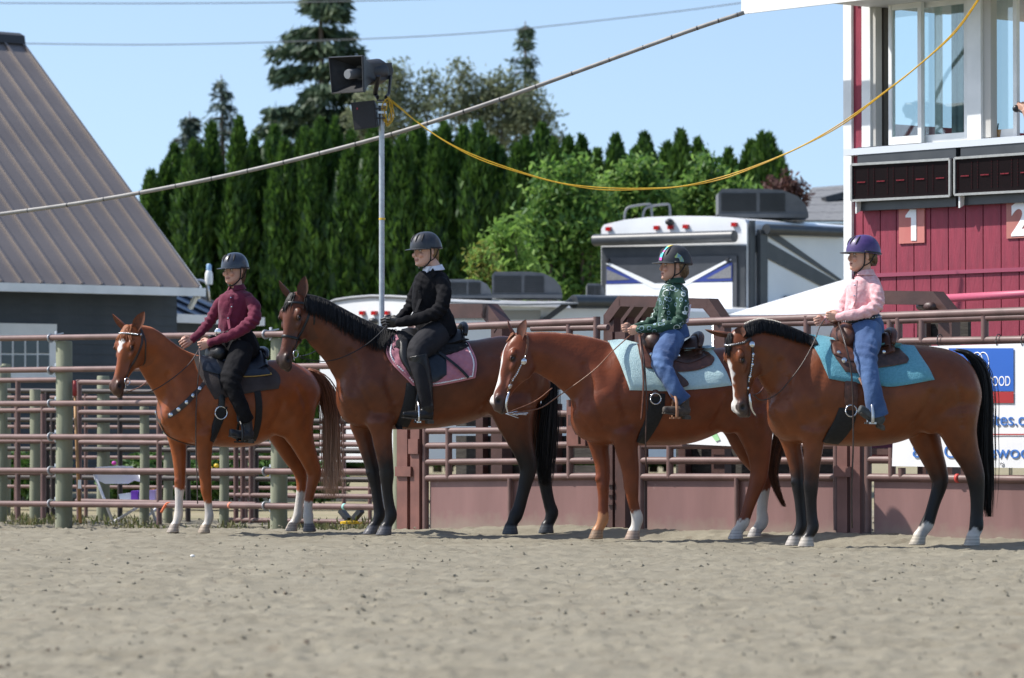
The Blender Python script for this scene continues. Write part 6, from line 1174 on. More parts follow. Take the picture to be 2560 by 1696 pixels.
# ---------------------------------------------------------------- fence and gates along the far side of the arena
def fyl(px, o=0.0): return (33.507 + o) / (1 + 1.0045 * (px - 1280) / FPX)      # depth of the fence line (o metres behind it)
def fp(px, py, o=0.0): return at(px, py, fyl(px, o))
FE = V(1, -1.0045, 0).normalized(); FN = V(-FE.y * -1, 0, 0); FN = V(-1.0045, -1, 0).normalized()     # along the fence; towards the arena
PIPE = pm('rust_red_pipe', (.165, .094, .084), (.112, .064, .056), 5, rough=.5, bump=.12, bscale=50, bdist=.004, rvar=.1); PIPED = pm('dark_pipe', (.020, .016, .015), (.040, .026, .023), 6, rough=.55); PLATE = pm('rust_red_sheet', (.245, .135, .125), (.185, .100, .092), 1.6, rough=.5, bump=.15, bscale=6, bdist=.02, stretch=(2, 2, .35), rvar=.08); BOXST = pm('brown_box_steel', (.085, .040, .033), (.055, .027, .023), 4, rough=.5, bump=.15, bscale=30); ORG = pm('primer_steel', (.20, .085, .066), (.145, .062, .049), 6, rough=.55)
POSTW = pm('treated_wood', (.26, .27, .19), (.17, .185, .125), 7, rough=.9, bump=.5, bscale=30, bdist=.01, stretch=(1, 1, .12)); GALV = pm('galvanised', (.50, .53, .56), (.40, .43, .46), 25, rough=.42, metal=.5)
def grime(m, z0, z1, col, amt, scale=9.0, scuff=None):
    """dust splashed up from the ground, and pale scuffs"""
    n, L = m.node_tree.nodes, m.node_tree.links; b = n['Principled BSDF']; cur = b.inputs['Base Color'].links[0].from_socket; tc = n.new('ShaderNodeTexCoord'); sp = n.new('ShaderNodeSeparateXYZ'); L.new(tc.outputs['Object'], sp.inputs[0])
    nz = n.new('ShaderNodeTexNoise'); nz.inputs['Scale'].default_value = scale; nz.inputs['Detail'].default_value = 7; L.new(tc.outputs['Object'], nz.inputs[0]); ad = n.new('ShaderNodeMath'); ad.operation = 'MULTIPLY_ADD'; ad.inputs[1].default_value = -(z1 - z0) * 1.6; L.new(nz.outputs[0], ad.inputs[0]); L.new(sp.outputs['Z'], ad.inputs[2])
    mr = n.new('ShaderNodeMapRange'); mr.inputs[1].default_value = z0 - (z1 - z0) * .8; mr.inputs[2].default_value = z1 - (z1 - z0) * .8; mr.inputs[3].default_value = amt; mr.inputs[4].default_value = 0; L.new(ad.outputs[0], mr.inputs[0]); mx = n.new('ShaderNodeMix'); mx.data_type = 'RGBA'; L.new(mr.outputs[0], mx.inputs[0]); L.new(cur, mx.inputs[6]); mx.inputs[7].default_value = (*col, 1); cur = mx.outputs[2]
    if scuff:
        n2 = n.new('ShaderNodeTexNoise'); n2.inputs['Scale'].default_value = 5.5; n2.inputs['Detail'].default_value = 9; n2.inputs['Roughness'].default_value = .7; L.new(tc.outputs['Object'], n2.inputs[0]); m2 = n.new('ShaderNodeMapRange'); m2.inputs[1].default_value = .66; m2.inputs[2].default_value = .74; m2.inputs[4].default_value = .55; L.new(n2.outputs[0], m2.inputs[0]); m3 = n.new('ShaderNodeMix'); m3.data_type = 'RGBA'; L.new(m2.outputs[0], m3.inputs[0]); L.new(cur, m3.inputs[6]); m3.inputs[7].default_value = (*scuff, 1); cur = m3.outputs[2]
    L.new(cur, b.inputs['Base Color'])
grime(PLATE, .0, .16, (.26, .22, .17), .7, 9, (.42, .33, .30)); grime(POSTW, .0, .35, (.16, .14, .10), .6, 6)
def rail(parent, a, b, r=.028, mat=None, name='rail', sag=.0):
    mb = MB(); a, b = Vector(a), Vector(b); mb.tube([a, a.lerp(b, .33) - Z * sag, a.lerp(b, .66) - Z * sag, b], r, 10); return mb.build(name, mat or PIPE, parent, 50)
def wpost(parent, px, top, base, wpx, o, name='post'):
    Y = fyl(px, o); x = gx(px, Y); r = wpx / ppm(Y) / 2; zt = gz(top, Y); mb = MB(); mb.tube([(x, Y, -.25), (x + .006, Y, zt * .5), (x, Y, zt - .015), (x, Y, zt)], [r * 1.04, r, r * .98, r * .90], 18); return mb.build(name, POSTW, parent, 50)
fence = thing('arena_fence', fp(400, 1310, .0), 'six-rail rust red pipe fence clamped to round wooden posts', 'fence')
yl = lambda px: [np.interp(max(px, 0), (0, 930), q) for q in ((848, 832), (928, 914), (1010, 1005), (1092, 1093), (1176, 1180), (1258, 1268))]
for i in range(6):
    a, b = fp(-420, yl(0)[i] + 5 * (1 - i * .3), -.14), fp(945, yl(945)[i], -.14); rail(fence, a, b)
for px, top in ((-376, 858), (160, 853), (697, 846)):
    wp = wpost(fence, px, top, 1312, 42, 0)
    for i in range(6):
        c_ = fp(px - 33, yl(px - 33)[i], -.14); mb = MB(); t_ = FE; mb.tube([c_ + FN * (.032 * cos(a)) + Z * (.032 * sin(a)) for a in np.linspace(0, 2 * math.pi, 15)], .007, 6, flat=2.2, up=FE); mb.beam(c_ - FN * .03 + Z * .03, c_ + FE * .07 - FN * .10 + Z * .05, .03, .012); mb.build('clamp', GALV, fence, 50)
    for i in range(6):
        c_ = fp(px - 20, yl(px)[i] - 12, -.075); mb = MB(); mb.beam(c_ + Z * .02, c_ - Z * .10, .03, .012, FN); mb.build('strap', GALV, fence)
wpost(fence, 998, 880, 1320, 34, .02)
rib = thing('ribbon', fp(412, 1268, -.16), 'orange plastic ribbon tied to the lowest fence rail', 'ribbon'); mb = MB(); c_ = fp(415, 1262, -.18)
mb.tube([c_ + V(-.045, 0, -.075), c_ + V(-.02, 0, -.03), c_, c_ + V(.02, -.01, .012), c_ + V(.055, 0, .005), c_ + V(.03, .0, -.018), c_], .012, 6, sub=3, flat=.25); mb.build('bow', pm('orange', (.75, .16, .05), rough=.5), rib, True)
for px, c3 in ((576, (.6, .2, .12)), (862, (.25, .5, .45))):
    Y = px; q = fp(px, np.interp(px, (0, 930), (1258, 1268)), -.14); mb = MB(); mb.tube([q - FE * .014, q + FE * .014], .030, 10); o = mb.build('tape_band', pm('tape%d' % px, c3, rough=.5), fence, True)
# pens behind the fence
def pen(label, o, rails, posts, x0, x1, wood, mat, r=.026, name='pen_fence'):
    T = thing(name, fp((x0 + x1) / 2, 1305, o), label, 'fence', 'pens behind the arena fence')
    for py0, py1 in rails: rail(T, fp(x0, py0, o), fp(x1, py1, o), r, mat)
    for px, y0, y1 in posts: rail(T, fp(px, y0, o), fp(px, y1, o), r * 1.05, mat, 'upright')
    for px, top, w_ in wood: wpost(T, px, top, 1310, w_, o + .1)
pen('red pen panel with rounded rails beside the shovel', 1.3, [(956, 960), (1031, 1033), (1106, 1110), (1180, 1184), (1253, 1262)], [(198, 950, 1312), (398, 960, 1312)], 192, 640, [(361, 1017, 24), (560, 1080, 24)], PIPE)
pen('red pen rails at the far left behind the grey post', 1.5, [(955, 950), (1030, 1026), (1104, 1103), (1182, 1183)], [(45, 950, 1310), (108, 985, 1312)], -380, 150, [(88, 974, 28), (5, 915, 26)], PIPE)
pen('dark steel pen rails in the shade behind the red panel', 2.8, [(974, 984), (1048, 1054), (1120, 1128), (1190, 1200)], [(300, 985, 1305), (118, 980, 1305), (132, 1000, 1305), (470, 990, 1305), (640, 990, 1305)], -380, 940, [(258, 940, 32), (420, 1030, 24), (755, 1120, 26)], PIPED)  # rails and uprights of this row share the dark pipe colour
pen('third row of thin red pen rails', 4.4, [(992, 998), (1066, 1070), (1142, 1146), (1214, 1222), (1262, 1268)], [(40, 990, 1300), (215, 985, 1300), (300, 980, 1300), (520, 1000, 1300), (590, 1000, 1305), (615, 1000, 1305), (860, 1000, 1300), (925, 1130, 1312)], -380, 940, [(15, 910, 24)], PIPE, .020)
pen('red pen gate of close uprights behind the chestnut horse', 2.2, [(1110, 1112), (1176, 1180), (1238, 1242), (1300, 1306)], [(590, 1100, 1308), (607, 1100, 1308), (628, 1100, 1308)], 560, 935, [(756, 1180, 30)], PIPE, .024, 'pen_gate')
# shovel leaning on the post
sh = thing('shovel', fp(200, 1310, -.1), 'long-handled shovel with a red grip leaning by the wooden post', 'shovel'); mb = MB(); mb.tube([fp(201, 1308, -.02), fp(192, 1120, .02), fp(187, 990, .04)], .016, 10); mb.build('handle', pm('ash_wood', (.36, .20, .08), (.26, .14, .055), 12, rough=.6, stretch=(1, 1, .1)), sh, True); mb = MB(); mb.tube([fp(187, 990, .04), fp(186, 952, .04)], .022, 10); mb.build('grip', pm('red_grip', (.30, .03, .03), rough=.5), sh, True); mb = MB(); mb.beam(fp(199, 1200, -.03), fp(199, 1222, -.03), .03, .03); mb.build('tag', WHITE, sh)
# folding chair with a purple tub
Yc = 39.2; k_ = ppm(Yc); cp_ = lambda px, py, dy=0.0: at(px, py, Yc + dy); ch = thing('folding_chair', V(gx(300, Yc), Yc, 0), 'white plastic folding chair behind the fence', 'chair'); CHW = pm('chair_white', (.80, .81, .84), (.72, .73, .77), 4, rough=.4)
mb = MB(); q = [(232, 1185), (240, 1168), (290, 1165), (330, 1166), (347, 1182), (350, 1205), (335, 1202), (320, 1210), (262, 1210), (248, 1203), (236, 1200)]; mb.prism([cp_(x, y) for x, y in q], V(0, .025, 0)); mb.build('backrest', CHW, ch)
for a, b, dy in (((234, 1180), (284, 1310), -.02), ((347, 1180), (392, 1310), -.02), ((345, 1268), (280, 1308), .25), ((395, 1268), (350, 1308), .28)): mb = MB(); mb.tube([cp_(*a, dy), cp_(*b, dy * .3)], .015, 8); mb.build('leg', CHW, ch, True)
mb = MB(); mb.prism([cp_(262, 1266, -.22), cp_(392, 1266, -.22), cp_(396, 1262, .22), cp_(272, 1262, .22)], Z * .025); mb.build('seat', CHW, ch)
tub = thing('plastic_tub', cp_(342, 1262), 'clear and purple plastic tub on the white folding chair', 'tub'); mb = MB(); mb.prism([cp_(303, 1260, -.12), cp_(296, 1236, -.14), cp_(330, 1232, -.14), cp_(330, 1260, -.12)], V(0, .26, 0)); mb.build('clear_side', pm('clear_plastic', (.62, .70, .80), (.7, .76, .84), 8, rough=.25), tub)
mb = MB(); mb.prism([cp_(328, 1262, -.13), cp_(327, 1228, -.15), cp_(345, 1227, -.15), cp_(345, 1262, -.13)], V(0, .25, 0)); mb.build('purple_side', pm('purple_plastic', (.25, .08, .62), rough=.35), tub); mb = MB(); mb.prism([cp_(346, 1262, -.13), cp_(348, 1226, -.16), cp_(388, 1226, -.15), cp_(386, 1255, -.13)], V(0, .25, 0)); mb.build('lilac_side', pm('lilac_plastic', (.46, .33, .78), (.55, .45, .82), 10, rough=.35), tub); mb = MB(); mb.beam(cp_(350, 1228, -.1), cp_(386, 1224, .05), .02, .012); mb.build('handle', pm('orange2', (.7, .30, .06), rough=.5), tub)
jk = thing('trailer_jack', fp(880, 1312, 1.2), 'black jack stand on a yellow foot pad by the wooden post', 'jack'); mb = MB(); mb.lathe(fp(878, 1310, 1.2), [(.10, 0), (.105, .02), (.03, .035)], Z, 16); mb.build('foot_pad', pm('yellow_pad', (.75, .48, .02), rough=.5), jk, 40)
for s_ in (-1, 1): mb = MB(); mb.beam(fp(878, 1308, 1.2) + V(.02 * s_, 0, .03), fp(878 + 26 * s_, 1276, 1.2), .05, .05); mb.build('strut', BLACK, jk)
# steel posts and gates
def spost(label, pxs, y0, y1, plates, o=.0, depth=.09, mat=None):
    T = thing('gate_post', fp(sum(p[0] for p in pxs) / len(pxs), 1320, o), label, 'post', 'steel gate posts')
    for a, b in pxs:
        A_, B_ = fp(a, y1, o), fp(b, y1, o); zt = fp((a + b) / 2, y0, o).z; mb = MB(); w_ = (B_ - A_).length; c_ = (A_ + B_) / 2; mb.box((c_.x, c_.y, zt / 2 - .05), (w_ * .92, depth, zt + .1), (FE, FN, Z)); mb.build('upright', mat or ORG, T)
    for a, ya, b, yb in plates: A_, B_ = fp(a, yb, o), fp(b, ya, o); c_ = (A_ + B_) / 2 + FN * (depth / 2 + .012); mb = MB(); mb.box(c_, ((V(B_.x, B_.y, 0) - V(A_.x, A_.y, 0)).length, .02, B_.z - A_.z), (FE, FN, Z)); mb.build('plate', mat or ORG, T)
    return T
spost('pair of orange-red steel gate posts behind the dark bay forelegs', [(1000, 1028), (1034, 1058)], 900, 1322, [(1001, 1167, 1040, 1191), (1034, 1098, 1058, 1135)])
spost('pair of steel gate posts behind the red chestnut forelegs', [(1526, 1541), (1546, 1573)], 830, 1322, [(1530, 1202, 1545, 1212), (1530, 1226, 1545, 1238), (1530, 1250, 1545, 1262)], mat=BOXST)
spost('pair of steel gate posts beside the hanging dark rein', [(2100, 1), (0, 0)][:0] + [(2101, 2128), (2134, 2160)], 815, 1332, [(2099, 1167, 2140, 1192)], mat=pm('grey_red_steel', (.20, .095, .08), (.15, .07, .06), 5, rough=.55))
def gate(label, x0, x1, rails, ups, stiff, sheet, o=.0):
    T = thing('gate', fp((x0 + x1) / 2, 1325, o), label, 'gate', 'pipe gates of the arena')
    for py0, py1, r, a, b in rails: rail(T, fp(a or x0, py0, o), fp(b or x1, py1, o), r)
    for px, y0, y1 in ups: rail(T, fp(px, y0, o - .004), fp(px, y1, o - .004), .030, None, 'upright')
    (a, ya), (b, yb) = sheet; mb = MB(); mb.prism([fp(a, ya, o + .012), fp(b, yb, o + .012), V(*fp(b, yb, o + .012)[:2], -.02), V(*fp(a, ya, o + .012)[:2], -.02)], -FN * .012); mb.build('sheet_panel', PLATE, T)
    for px, y0, y1 in stiff: rail(T, fp(px, y0, o - .03), fp(px, y1, o - .03), .022, None, 'stiffener')
    return T
G1 = gate('pipe gate with a sheet steel base behind the dark bay hind legs', 1066, 1505, [(822, 803, .032, 1040, 1490), (822, 819, .026, 1330, 1520), (905, 902, .028, 0, 0), (968, 966, .028, 0, 0), (1036, 1034, .028, 0, 0), (1078, 1075, .028, 0, 0), (1115, 1112, .028, 0, 0), (1156, 1152, .028, 0, 0), (1196, 1191, .030, 0, 0)], [(1064, 1064, 1325), (1122, 1070, 1196), (1425, 1000, 1196), (1492, 792, 850), (1424, 812, 850), (1504, 900, 1325)], [(1275, 1196, 1326)], ((1075, 1200), (1500, 1197)))
mb = MB(); c_ = fp(1442, 1066, -.05); mb.box(c_, (.22, .02, .33), (FE, FN, Z)); lt = mb.build('latch_plate', ORG, G1); mb = MB(); mb.box(c_ + FN * .03 + Z * .05, (.11, .04, .09), (FE, FN, Z)); mb.build('latch', BOXST, lt); mb = MB(); mb.tube([c_ + FN * .05 + FE * .07 + Z * .08, c_ + FN * .05 + FE * .08 - Z * .15], .012, 8); mb.build('latch_bar', BOXST, lt, True)
G2 = gate('pipe gate with a sheet steel base behind the red chestnut belly', 1602, 2096, [(806, 793, .032, 1715, 2096), (812, 806, .026, 1810, 2096), (905, 905, .028, 0, 0), (975, 975, .028, 0, 0), (1065, 1066, .028, 0, 0), (1115, 1114, .028, 0, 0), (1152, 1152, .030, 0, 0), (1193, 1194, .030, 0, 0)], [(1603, 1110, 1325), (1675, 1110, 1196), (2092, 1100, 1326), (2018, 790, 850)], [(1842, 1195, 1318)], ((1618, 1201), (2090, 1202)))
G3 = gate('pipe gate with a sheet steel base behind the rightmost bay', 2168, 2640, [(797, 776, .034, 2050, 2640), (808, 790, .026, 2050, 2640), (855, 848, .030, 2210, 2640), (925, 922, .028, 0, 0), (1000, 1000, .028, 0, 0), (1080, 1080, .028, 0, 0), (1150, 1152, .030, 0, 0), (1194, 1200, .032, 0, 0)], [(2170, 1100, 1330), (2247, 795, 856), (2226, 800, 856), (2306, 800, 856), (2462, 790, 852), (2230, 1120, 1196), (2255, 1170, 1198)], [], ((2185, 1203), (2640, 1210)))
mb = MB(); q = fp(2395, 1196, -.01); mb.tube([q - FE * .012, q + FE * .012], .036, 12); mb.build('red_tape', pm('red_tape', (.5, .05, .04), rough=.5), G3, True)
# bucking-chute frames rising behind the gates
def chute_arch(label, pts, o, w_=.10, d=.16):
    T = thing('chute_frame', fp(pts[0][0], 1310, o), label, 'steel frame', 'chute frames')
    P = [fp(x, y, o) for x, y in pts]; P = [V(P[0].x, P[0].y, 0)] + P + [V(P[-1].x, P[-1].y, 0)]
    for a, b in zip(P, P[1:]):
        t = (b - a).normalized(); mb = MB(); mb.beam(a - t * .02, b + t * .02, d, w_, FN if abs(t.z) > .9 else Z); mb.build('beam', BOXST, T)
for k in range(3): chute_arch(['nearest', 'middle', 'farthest'][k] + ' of three brown chute frames left of the child in green', [(1530 + 35 * k, 794), (1560 + 35 * k, 754), (1779 - 3 * k, 760), (1806, 800)], .5 + .42 * k, .085, .12)
chute_arch('dark chute frame beside the seat of the rider in black', [(1045, 812), (1070, 778), (1226, 778), (1254, 815)], 1.3, .13, .14)
chute_arch('dark chute frame behind the waist of the child in pink', [(2150, 790), (2190, 744), (2340, 746), (2373, 786)], 1.5, .11, .14)
mb = MB(); mb.tube([fp(2330, 767, 1.3), fp(2300, 766, 1.7)], .035, 12); o = mb.build('pipe_stub', BOXST, None, True); tag(o, 'short rusty pipe stub under the chute frame by the booth', 'pipe')
# dark plank alley behind the gates
PLK = pm('dark_planks', (.030, .026, .022), (.055, .048, .04), 6, rough=.9, bump=.4, bscale=20, stretch=(1, 1, 4))
def alley(label, x0, x1, ys, o, ups, mat=PLK):
    T = thing('plank_alley', fp((x0 + x1) / 2, 1300, o), label, 'plank wall', 'plank walls of the chutes')
    for y0, y1 in ys: mb = MB(); a, b = fp(x0, y0, o), fp(x1, y0, o); h = (y1 - y0) / ppm(a.y); mb.prism([a, b, b - Z * h, a - Z * h], -FN * .04); mb.build('plank', mat, T)
    for px, y0 in ups: mb = MB(); a = fp(px, y0, o - .08); mb.box((a.x, a.y, a.z / 2), (.09, .07, a.z), (FE, FN, Z)); mb.build('upright', BOXST, T)
alley('dark plank chute wall behind the gate at the dark bay hind legs', 1140, 1500, [(1030, 1066), (1090, 1106), (1118, 1148), (1164, 1204)], 1.8, [(1205, 1010), (1246, 1040), (1266, 1040), (1390, 1010)])
alley('dark plank chute wall behind the gate under the mint blanket', 1690, 2080, [(1118, 1152), (1158, 1200)], 1.9, [(1712, 1100), (1795, 1100), (1990, 1100)])
alley('dark boards beneath the booth behind the rightmost bay', 2300, 2420, [(800, 848)], 2.0, [(2310, 798)])
# banners
BAN = pm('vinyl_white', (.80, .81, .82), (.76, .77, .79), 2, rough=.4, bump=.2, bscale=3, bdist=.03)
def sheet_on(pxa, pxb, ya0, yb0, ya1, yb1, o, nu=24, nv=10, amp=.003, inset=lambda u, v: 0):
    mb = MB(); A_ = []; 
    for j in range(nv + 1):
        for i in range(nu + 1):
            u, v = i / nu, j / nv; p = fp(pxa + (pxb - pxa) * u + inset(u, v), (ya0 + (yb0 - ya0) * u) * (1 - v) + (ya1 + (yb1 - ya1) * u) * v, o); A_.append(p + FN * (amp * (sin(u * 15 + v * 2) * .5 + sin(u * 31) * .3) * (1 - abs(2 * v - 1) * .4)))
    K = len(A_); n1 = nu + 1; fs = []
    for j in range(nv):
        for i in range(nu): a = j * n1 + i; fs += [(a, a + n1, a + n1 + 1, a + 1), (K + a, K + a + 1, K + a + n1 + 1, K + a + n1)]
    mb.add(A_ + [p - FN * .003 for p in A_], fs); return mb
ban = thing('banner', fp(2400, 1168, -.06), 'white sponsor banner with a blue and red logo on the right gate', 'banner', 'banners on the gates'); sheet_on(2236, 2660, 868, 856, 1166, 1172, -.055, inset=lambda u, v: -6 * v * v * (1 - u)).build('vinyl', BAN, ban, True)
def fquad(px0, py0, px1, py1, o, mat, name, parent): mb = MB(); mb.prism([fp(px0, py1, o), fp(px1, py1, o), fp(px1, py0, o), fp(px0, py0, o)], FN * .002); return mb.build(name, mat, parent)
def ftext(body, px, py, hpx, o, mat, parent, wpx=None, name='lettering', axes=None, sp=1.0, bold=0.0):
    """flat lettering standing on the fence plane: px, py = left end of the base line, hpx = cap height"""
    c = bpy.data.curves.new(name, 'FONT'); c.body = body; c.size = 1.0; c.space_character = sp; c.extrude = .002; c.offset = bold
    t = bpy.data.objects.new(name, c); COL.objects.link(t); dg = bpy.context.evaluated_depsgraph_get(); me = bpy.data.meshes.new_from_object(t.evaluated_get(dg)); bpy.data.objects.remove(t)
    co = coords(me); fn, e_, n_ = axes or (lambda a, b: fp(a, b, o), FE, FN); a = fn(px, py); cap = .69; s = hpx / ppm(a.y) / cap; wx = co[:, 0].max() - co[:, 0].min(); sx = s if wpx is None else (Vector(fn(px + wpx, py)) - a).length / wx
    co = np.array(a)[None] + (co[:, :1] - co[:, 0].min()) * sx * np.array(e_)[None] + co[:, 1:2] * s * np.array(Z)[None] + co[:, 2:3] * np.array(n_)[None]; setco(me, co); return place(me, name, mat, a, parent)
LB_ = pm('logo_blue', (.025, .12, .48), rough=.4); LR_ = pm('logo_red', (.38, .028, .03), rough=.4); TXB = pm('text_blue', (.05, .17, .50), rough=.5); TXW = pm('text_white', (.85, .85, .86), rough=.5)
fquad(2372, 871, 2534, 978, -.0635, LB_, 'logo_field', ban); fquad(2372, 980, 2534, 1008, -.0635, LR_, 'logo_strip', ban)
ftext('CANDLEWOOD', 2386, 966, 24, -.0665, TXW, ban, 140); ftext('SUITES', 2418, 1002, 14, -.0665, TXW, ban, 66, sp=1.3, bold=.01)
for cx in (2443, 2458):
    mb = MB(); c_ = fp(cx, 906, -.068); mb.tube([c_ + FE * (.055 * cos(a)) + Z * (.075 * sin(a)) for a in np.linspace(0, 6.2832, 25)], .004, 6); mb.build('emblem_ring', TXW, ban, True)
mb = MB(); c_ = fp(2451, 906, -.067); 
for a in np.linspace(0, 6.2832, 8, endpoint=False): mb.prism([c_, c_ + FE * (.03 * cos(a - .2)) + Z * (.04 * sin(a - .2)), c_ + FE * (.03 * cos(a + .2)) + Z * (.04 * sin(a + .2))], FN * .002)
mb.build('emblem_star', TXW, ban)
ftext('candlewoodsuites.com', 2244, 1064, 31, -.0635, TXB, ban, 372); fquad(2240, 1085, 2650, 1088, -.0635, LR_, 'rule', ban); ftext('888.Candlewood', 2282, 1144, 32, -.0635, TXB, ban, 316)
for px in (2354, 2505): mb = MB(); c_ = fp(px, 1160, -.0635); mb.tube([c_ + FE * (.012 * cos(a)) + Z * (.012 * sin(a)) for a in np.linspace(0, 6.2832, 13)], .004, 6); mb.build('grommet', STEEL, ban, True)
for px in (2350, 2497, 2560): mb = MB(); c_ = fp(px, 852, -.02); mb.tube([c_ + FN * (.035 * cos(a)) + Z * (.05 * sin(a)) for a in np.linspace(0, 6.2832, 15)], .004, 6); mb.build('zip_tie', BLACK, ban, True)
ban2 = thing('banner', fp(1820, 1118, -.06), 'white banner with green print under the belly of the red chestnut', 'banner', 'banners on the gates'); sheet_on(1700, 1960, 900, 900, 1110, 1122, -.055).build('vinyl', BAN, ban2, True)
GRT = pm('print_green', (.30, .62, .30), (.4, .7, .38), 4, rough=.5); mb = MB(); mb.prism([fp(x, y, -.0635) for x, y in ((1768, 1074), (1784, 1070), (1800, 1100), (1790, 1104))], FN * .002); mb.build('print', GRT, ban2); mb = MB(); mb.prism([fp(x, y, -.0635) for x, y in ((1926, 1060), (1938, 1058), (1940, 1078), (1928, 1082))], FN * .002); mb.build('print', GRT, ban2)

# ---------------------------------------------------------------- announcer's booth
BM = 1.2; BK = 35.5 * (1 + BM * 832 / FPX)
def bY(px): return BK / (1 + BM * (px - 1280) / FPX)
BE = V(1, -BM, 0).normalized(); BN = V(-BM, -1, 0).normalized(); BP0 = at(2112, 700, bY(2112))
def bp(px, py, o=0.0): r_ = ray(px, py); return CAM + r_ * (((BP0 - CAM).dot(BN) + o) / r_.dot(BN))     # on the front wall, or o metres before it
booth = thing('announcer_booth', V(*bp(2112, 1200)[:2], 0), 'red board booth on stilts with white trim and sliding windows', 'booth')
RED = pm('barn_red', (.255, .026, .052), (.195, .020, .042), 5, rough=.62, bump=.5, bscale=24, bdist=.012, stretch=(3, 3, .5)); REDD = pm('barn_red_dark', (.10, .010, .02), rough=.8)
def bbox(px0, py0, px1, py1, o0, o1, mat, name, parent, z1=None):
    a, b = bp(px0, py1, o1) - BN * o1, bp(px1, py1, o1) - BN * o1; za, zb = bp(px0, py1, o1).z, bp(px0, py0, o1).z
    mb = MB(); mb.prism([V(a.x, a.y, za) + BN * o0, V(b.x, b.y, za) + BN * o0, V(b.x, b.y, zb) + BN * o0, V(a.x, a.y, zb) + BN * o0], BN * (o1 - o0)); return mb.build(name, mat, parent or booth)
def bbz(px0, px1, z0, z1, o0, o1, mat, name, parent=None):
    o_ = max(o1, -.2); a, b = bp(px0, 700, o_) - BN * o_, bp(px1, 700, o_) - BN * o_; mb = MB(); mb.prism([V(a.x, a.y, z0) + BN * o0, V(b.x, b.y, z0) + BN * o0, V(b.x, b.y, z1) + BN * o0, V(a.x, a.y, z1) + BN * o0], BN * (o1 - o0)); return mb.build(name, mat, parent or booth)
zl = bp(2112, 386).z; zf = bp(2158, 692).z; ztop = bp(2112, 8).z
gro = [2129, 2158, 2201, 2241, 2285, 2327, 2371, 2414, 2458, 2503, 2548, 2592, 2640]
for a, b in zip(gro, gro[1:]):
    bbz(a + 1.2, b - 1.2, zf + .02, zl - .02, 0, .03, RED, 'board'); bbz(a + 1.2, b - 1.2, .9, zf - .01, .004, .03, RED, 'board')
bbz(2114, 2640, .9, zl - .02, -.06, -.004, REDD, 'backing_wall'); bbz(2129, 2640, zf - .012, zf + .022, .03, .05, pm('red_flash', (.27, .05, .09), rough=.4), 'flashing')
bbz(2109, 2129, .6, ztop + .2, -.02, .06, WHITE, 'corner_board'); bbz(2129, 2155, zl, ztop + .2, 0, .03, RED, 'board')
bbz(2155, 2176, zl, ztop + .2, 0, .05, WHITE, 'window_trim'); bbz(2419, 2453, zl, ztop + .2, 0, .06, WHITE, 'mullion'); bbz(2109, 2640, zl - .03, zl + .03, 0, .16, pm('ledge_metal', (.62, .65, .68), rough=.4, metal=.3), 'ledge')
GLS = bpy.data.materials.new('window_glass'); GLS.use_nodes = True; n_, L_ = GLS.node_tree.nodes, GLS.node_tree.links; gl = n_.new('ShaderNodeBsdfGlossy'); gl.inputs['Roughness'].default_value = .02; gl.inputs['Color'].default_value = (.8, .85, .85, 1); tp = n_.new('ShaderNodeBsdfTransparent'); tp.inputs[0].default_value = (.86, .93, .92, 1); mxs = n_.new('ShaderNodeMixShader'); mxs.inputs[0].default_value = .14; L_.new(tp.outputs[0], mxs.inputs[1]); L_.new(gl.outputs[0], mxs.inputs[2]); L_.new(mxs.outputs[0], n_['Material Output'].inputs[0])
zw = zl + .05
def sash(px0, px1, o, lab='sash'):
    f = bbz(px0, px0 + 8, zw, ztop - .02, o, o + .04, WHITE, lab); bbz(px1 - 9, px1, zw, ztop - .02, o, o + .04, WHITE, 'stile', f); bbz(px0 + 9, px1 - 9, zw, zw + .07, o, o + .04, WHITE, 'bottom_rail', f); bbz(px0 + 9, px1 - 9, ztop - .12, ztop - .02, o, o + .04, WHITE, 'top_rail', f); bbz(px0 + 9, px1 - 9, zw + .07, ztop - .12, o + .015, o + .021, GLS, 'pane', f)
bbz(2176, 2190, zw, ztop, -.05, .03, pm('jamb', (.45, .44, .41), rough=.6), 'jamb'); sash(2222, 2304, -.02); sash(2297, 2420, -.09); bbz(2338, 2352, zw, ztop, -.20, -.17, WHITE, 'inner_stile'); bbz(2453, 2478, zw, ztop, -.05, .03, pm('jamb', (.45, .44, .41)), 'jamb'); sash(2470, 2543, -.10)
# inside: floor, ceiling, far wall with its own windows, curtains
ci = bp(2112, 386); INW = pm('inside_wall', (.30, .29, .27), (.25, .24, .22), 3, rough=.8)
def inner(px0, px1, z0, z1, o0, o1, name, m=INW): return bbz(px0, px1, z0, z1, o0, o1, m, name)
inner(2120, 2700, zl - .10, zl - .05, -2.6, -.06, 'floor'); inner(2120, 2700, zl - .05, zl + .35, -2.62, -2.56, 'back_wall'); inner(2120, 2700, ztop + .05, ztop + .15, -2.6, .1, 'ceiling'); inner(2190, 2212, zl, ztop + .05, -.22, -.08, 'side_panel', pm('panel_brown', (.10, .09, .075), rough=.8)); inner(2120, 2136, .6, zl + .3, -2.6, -.07, 'end_wall', RED)
for px in (2345, 2362, 2378): inner(px, px + 10, zl, ztop, -.42, -.38, 'curtain', pm('curtain', (.32, .40, .40), (.22, .28, .28), 8, rough=.9))
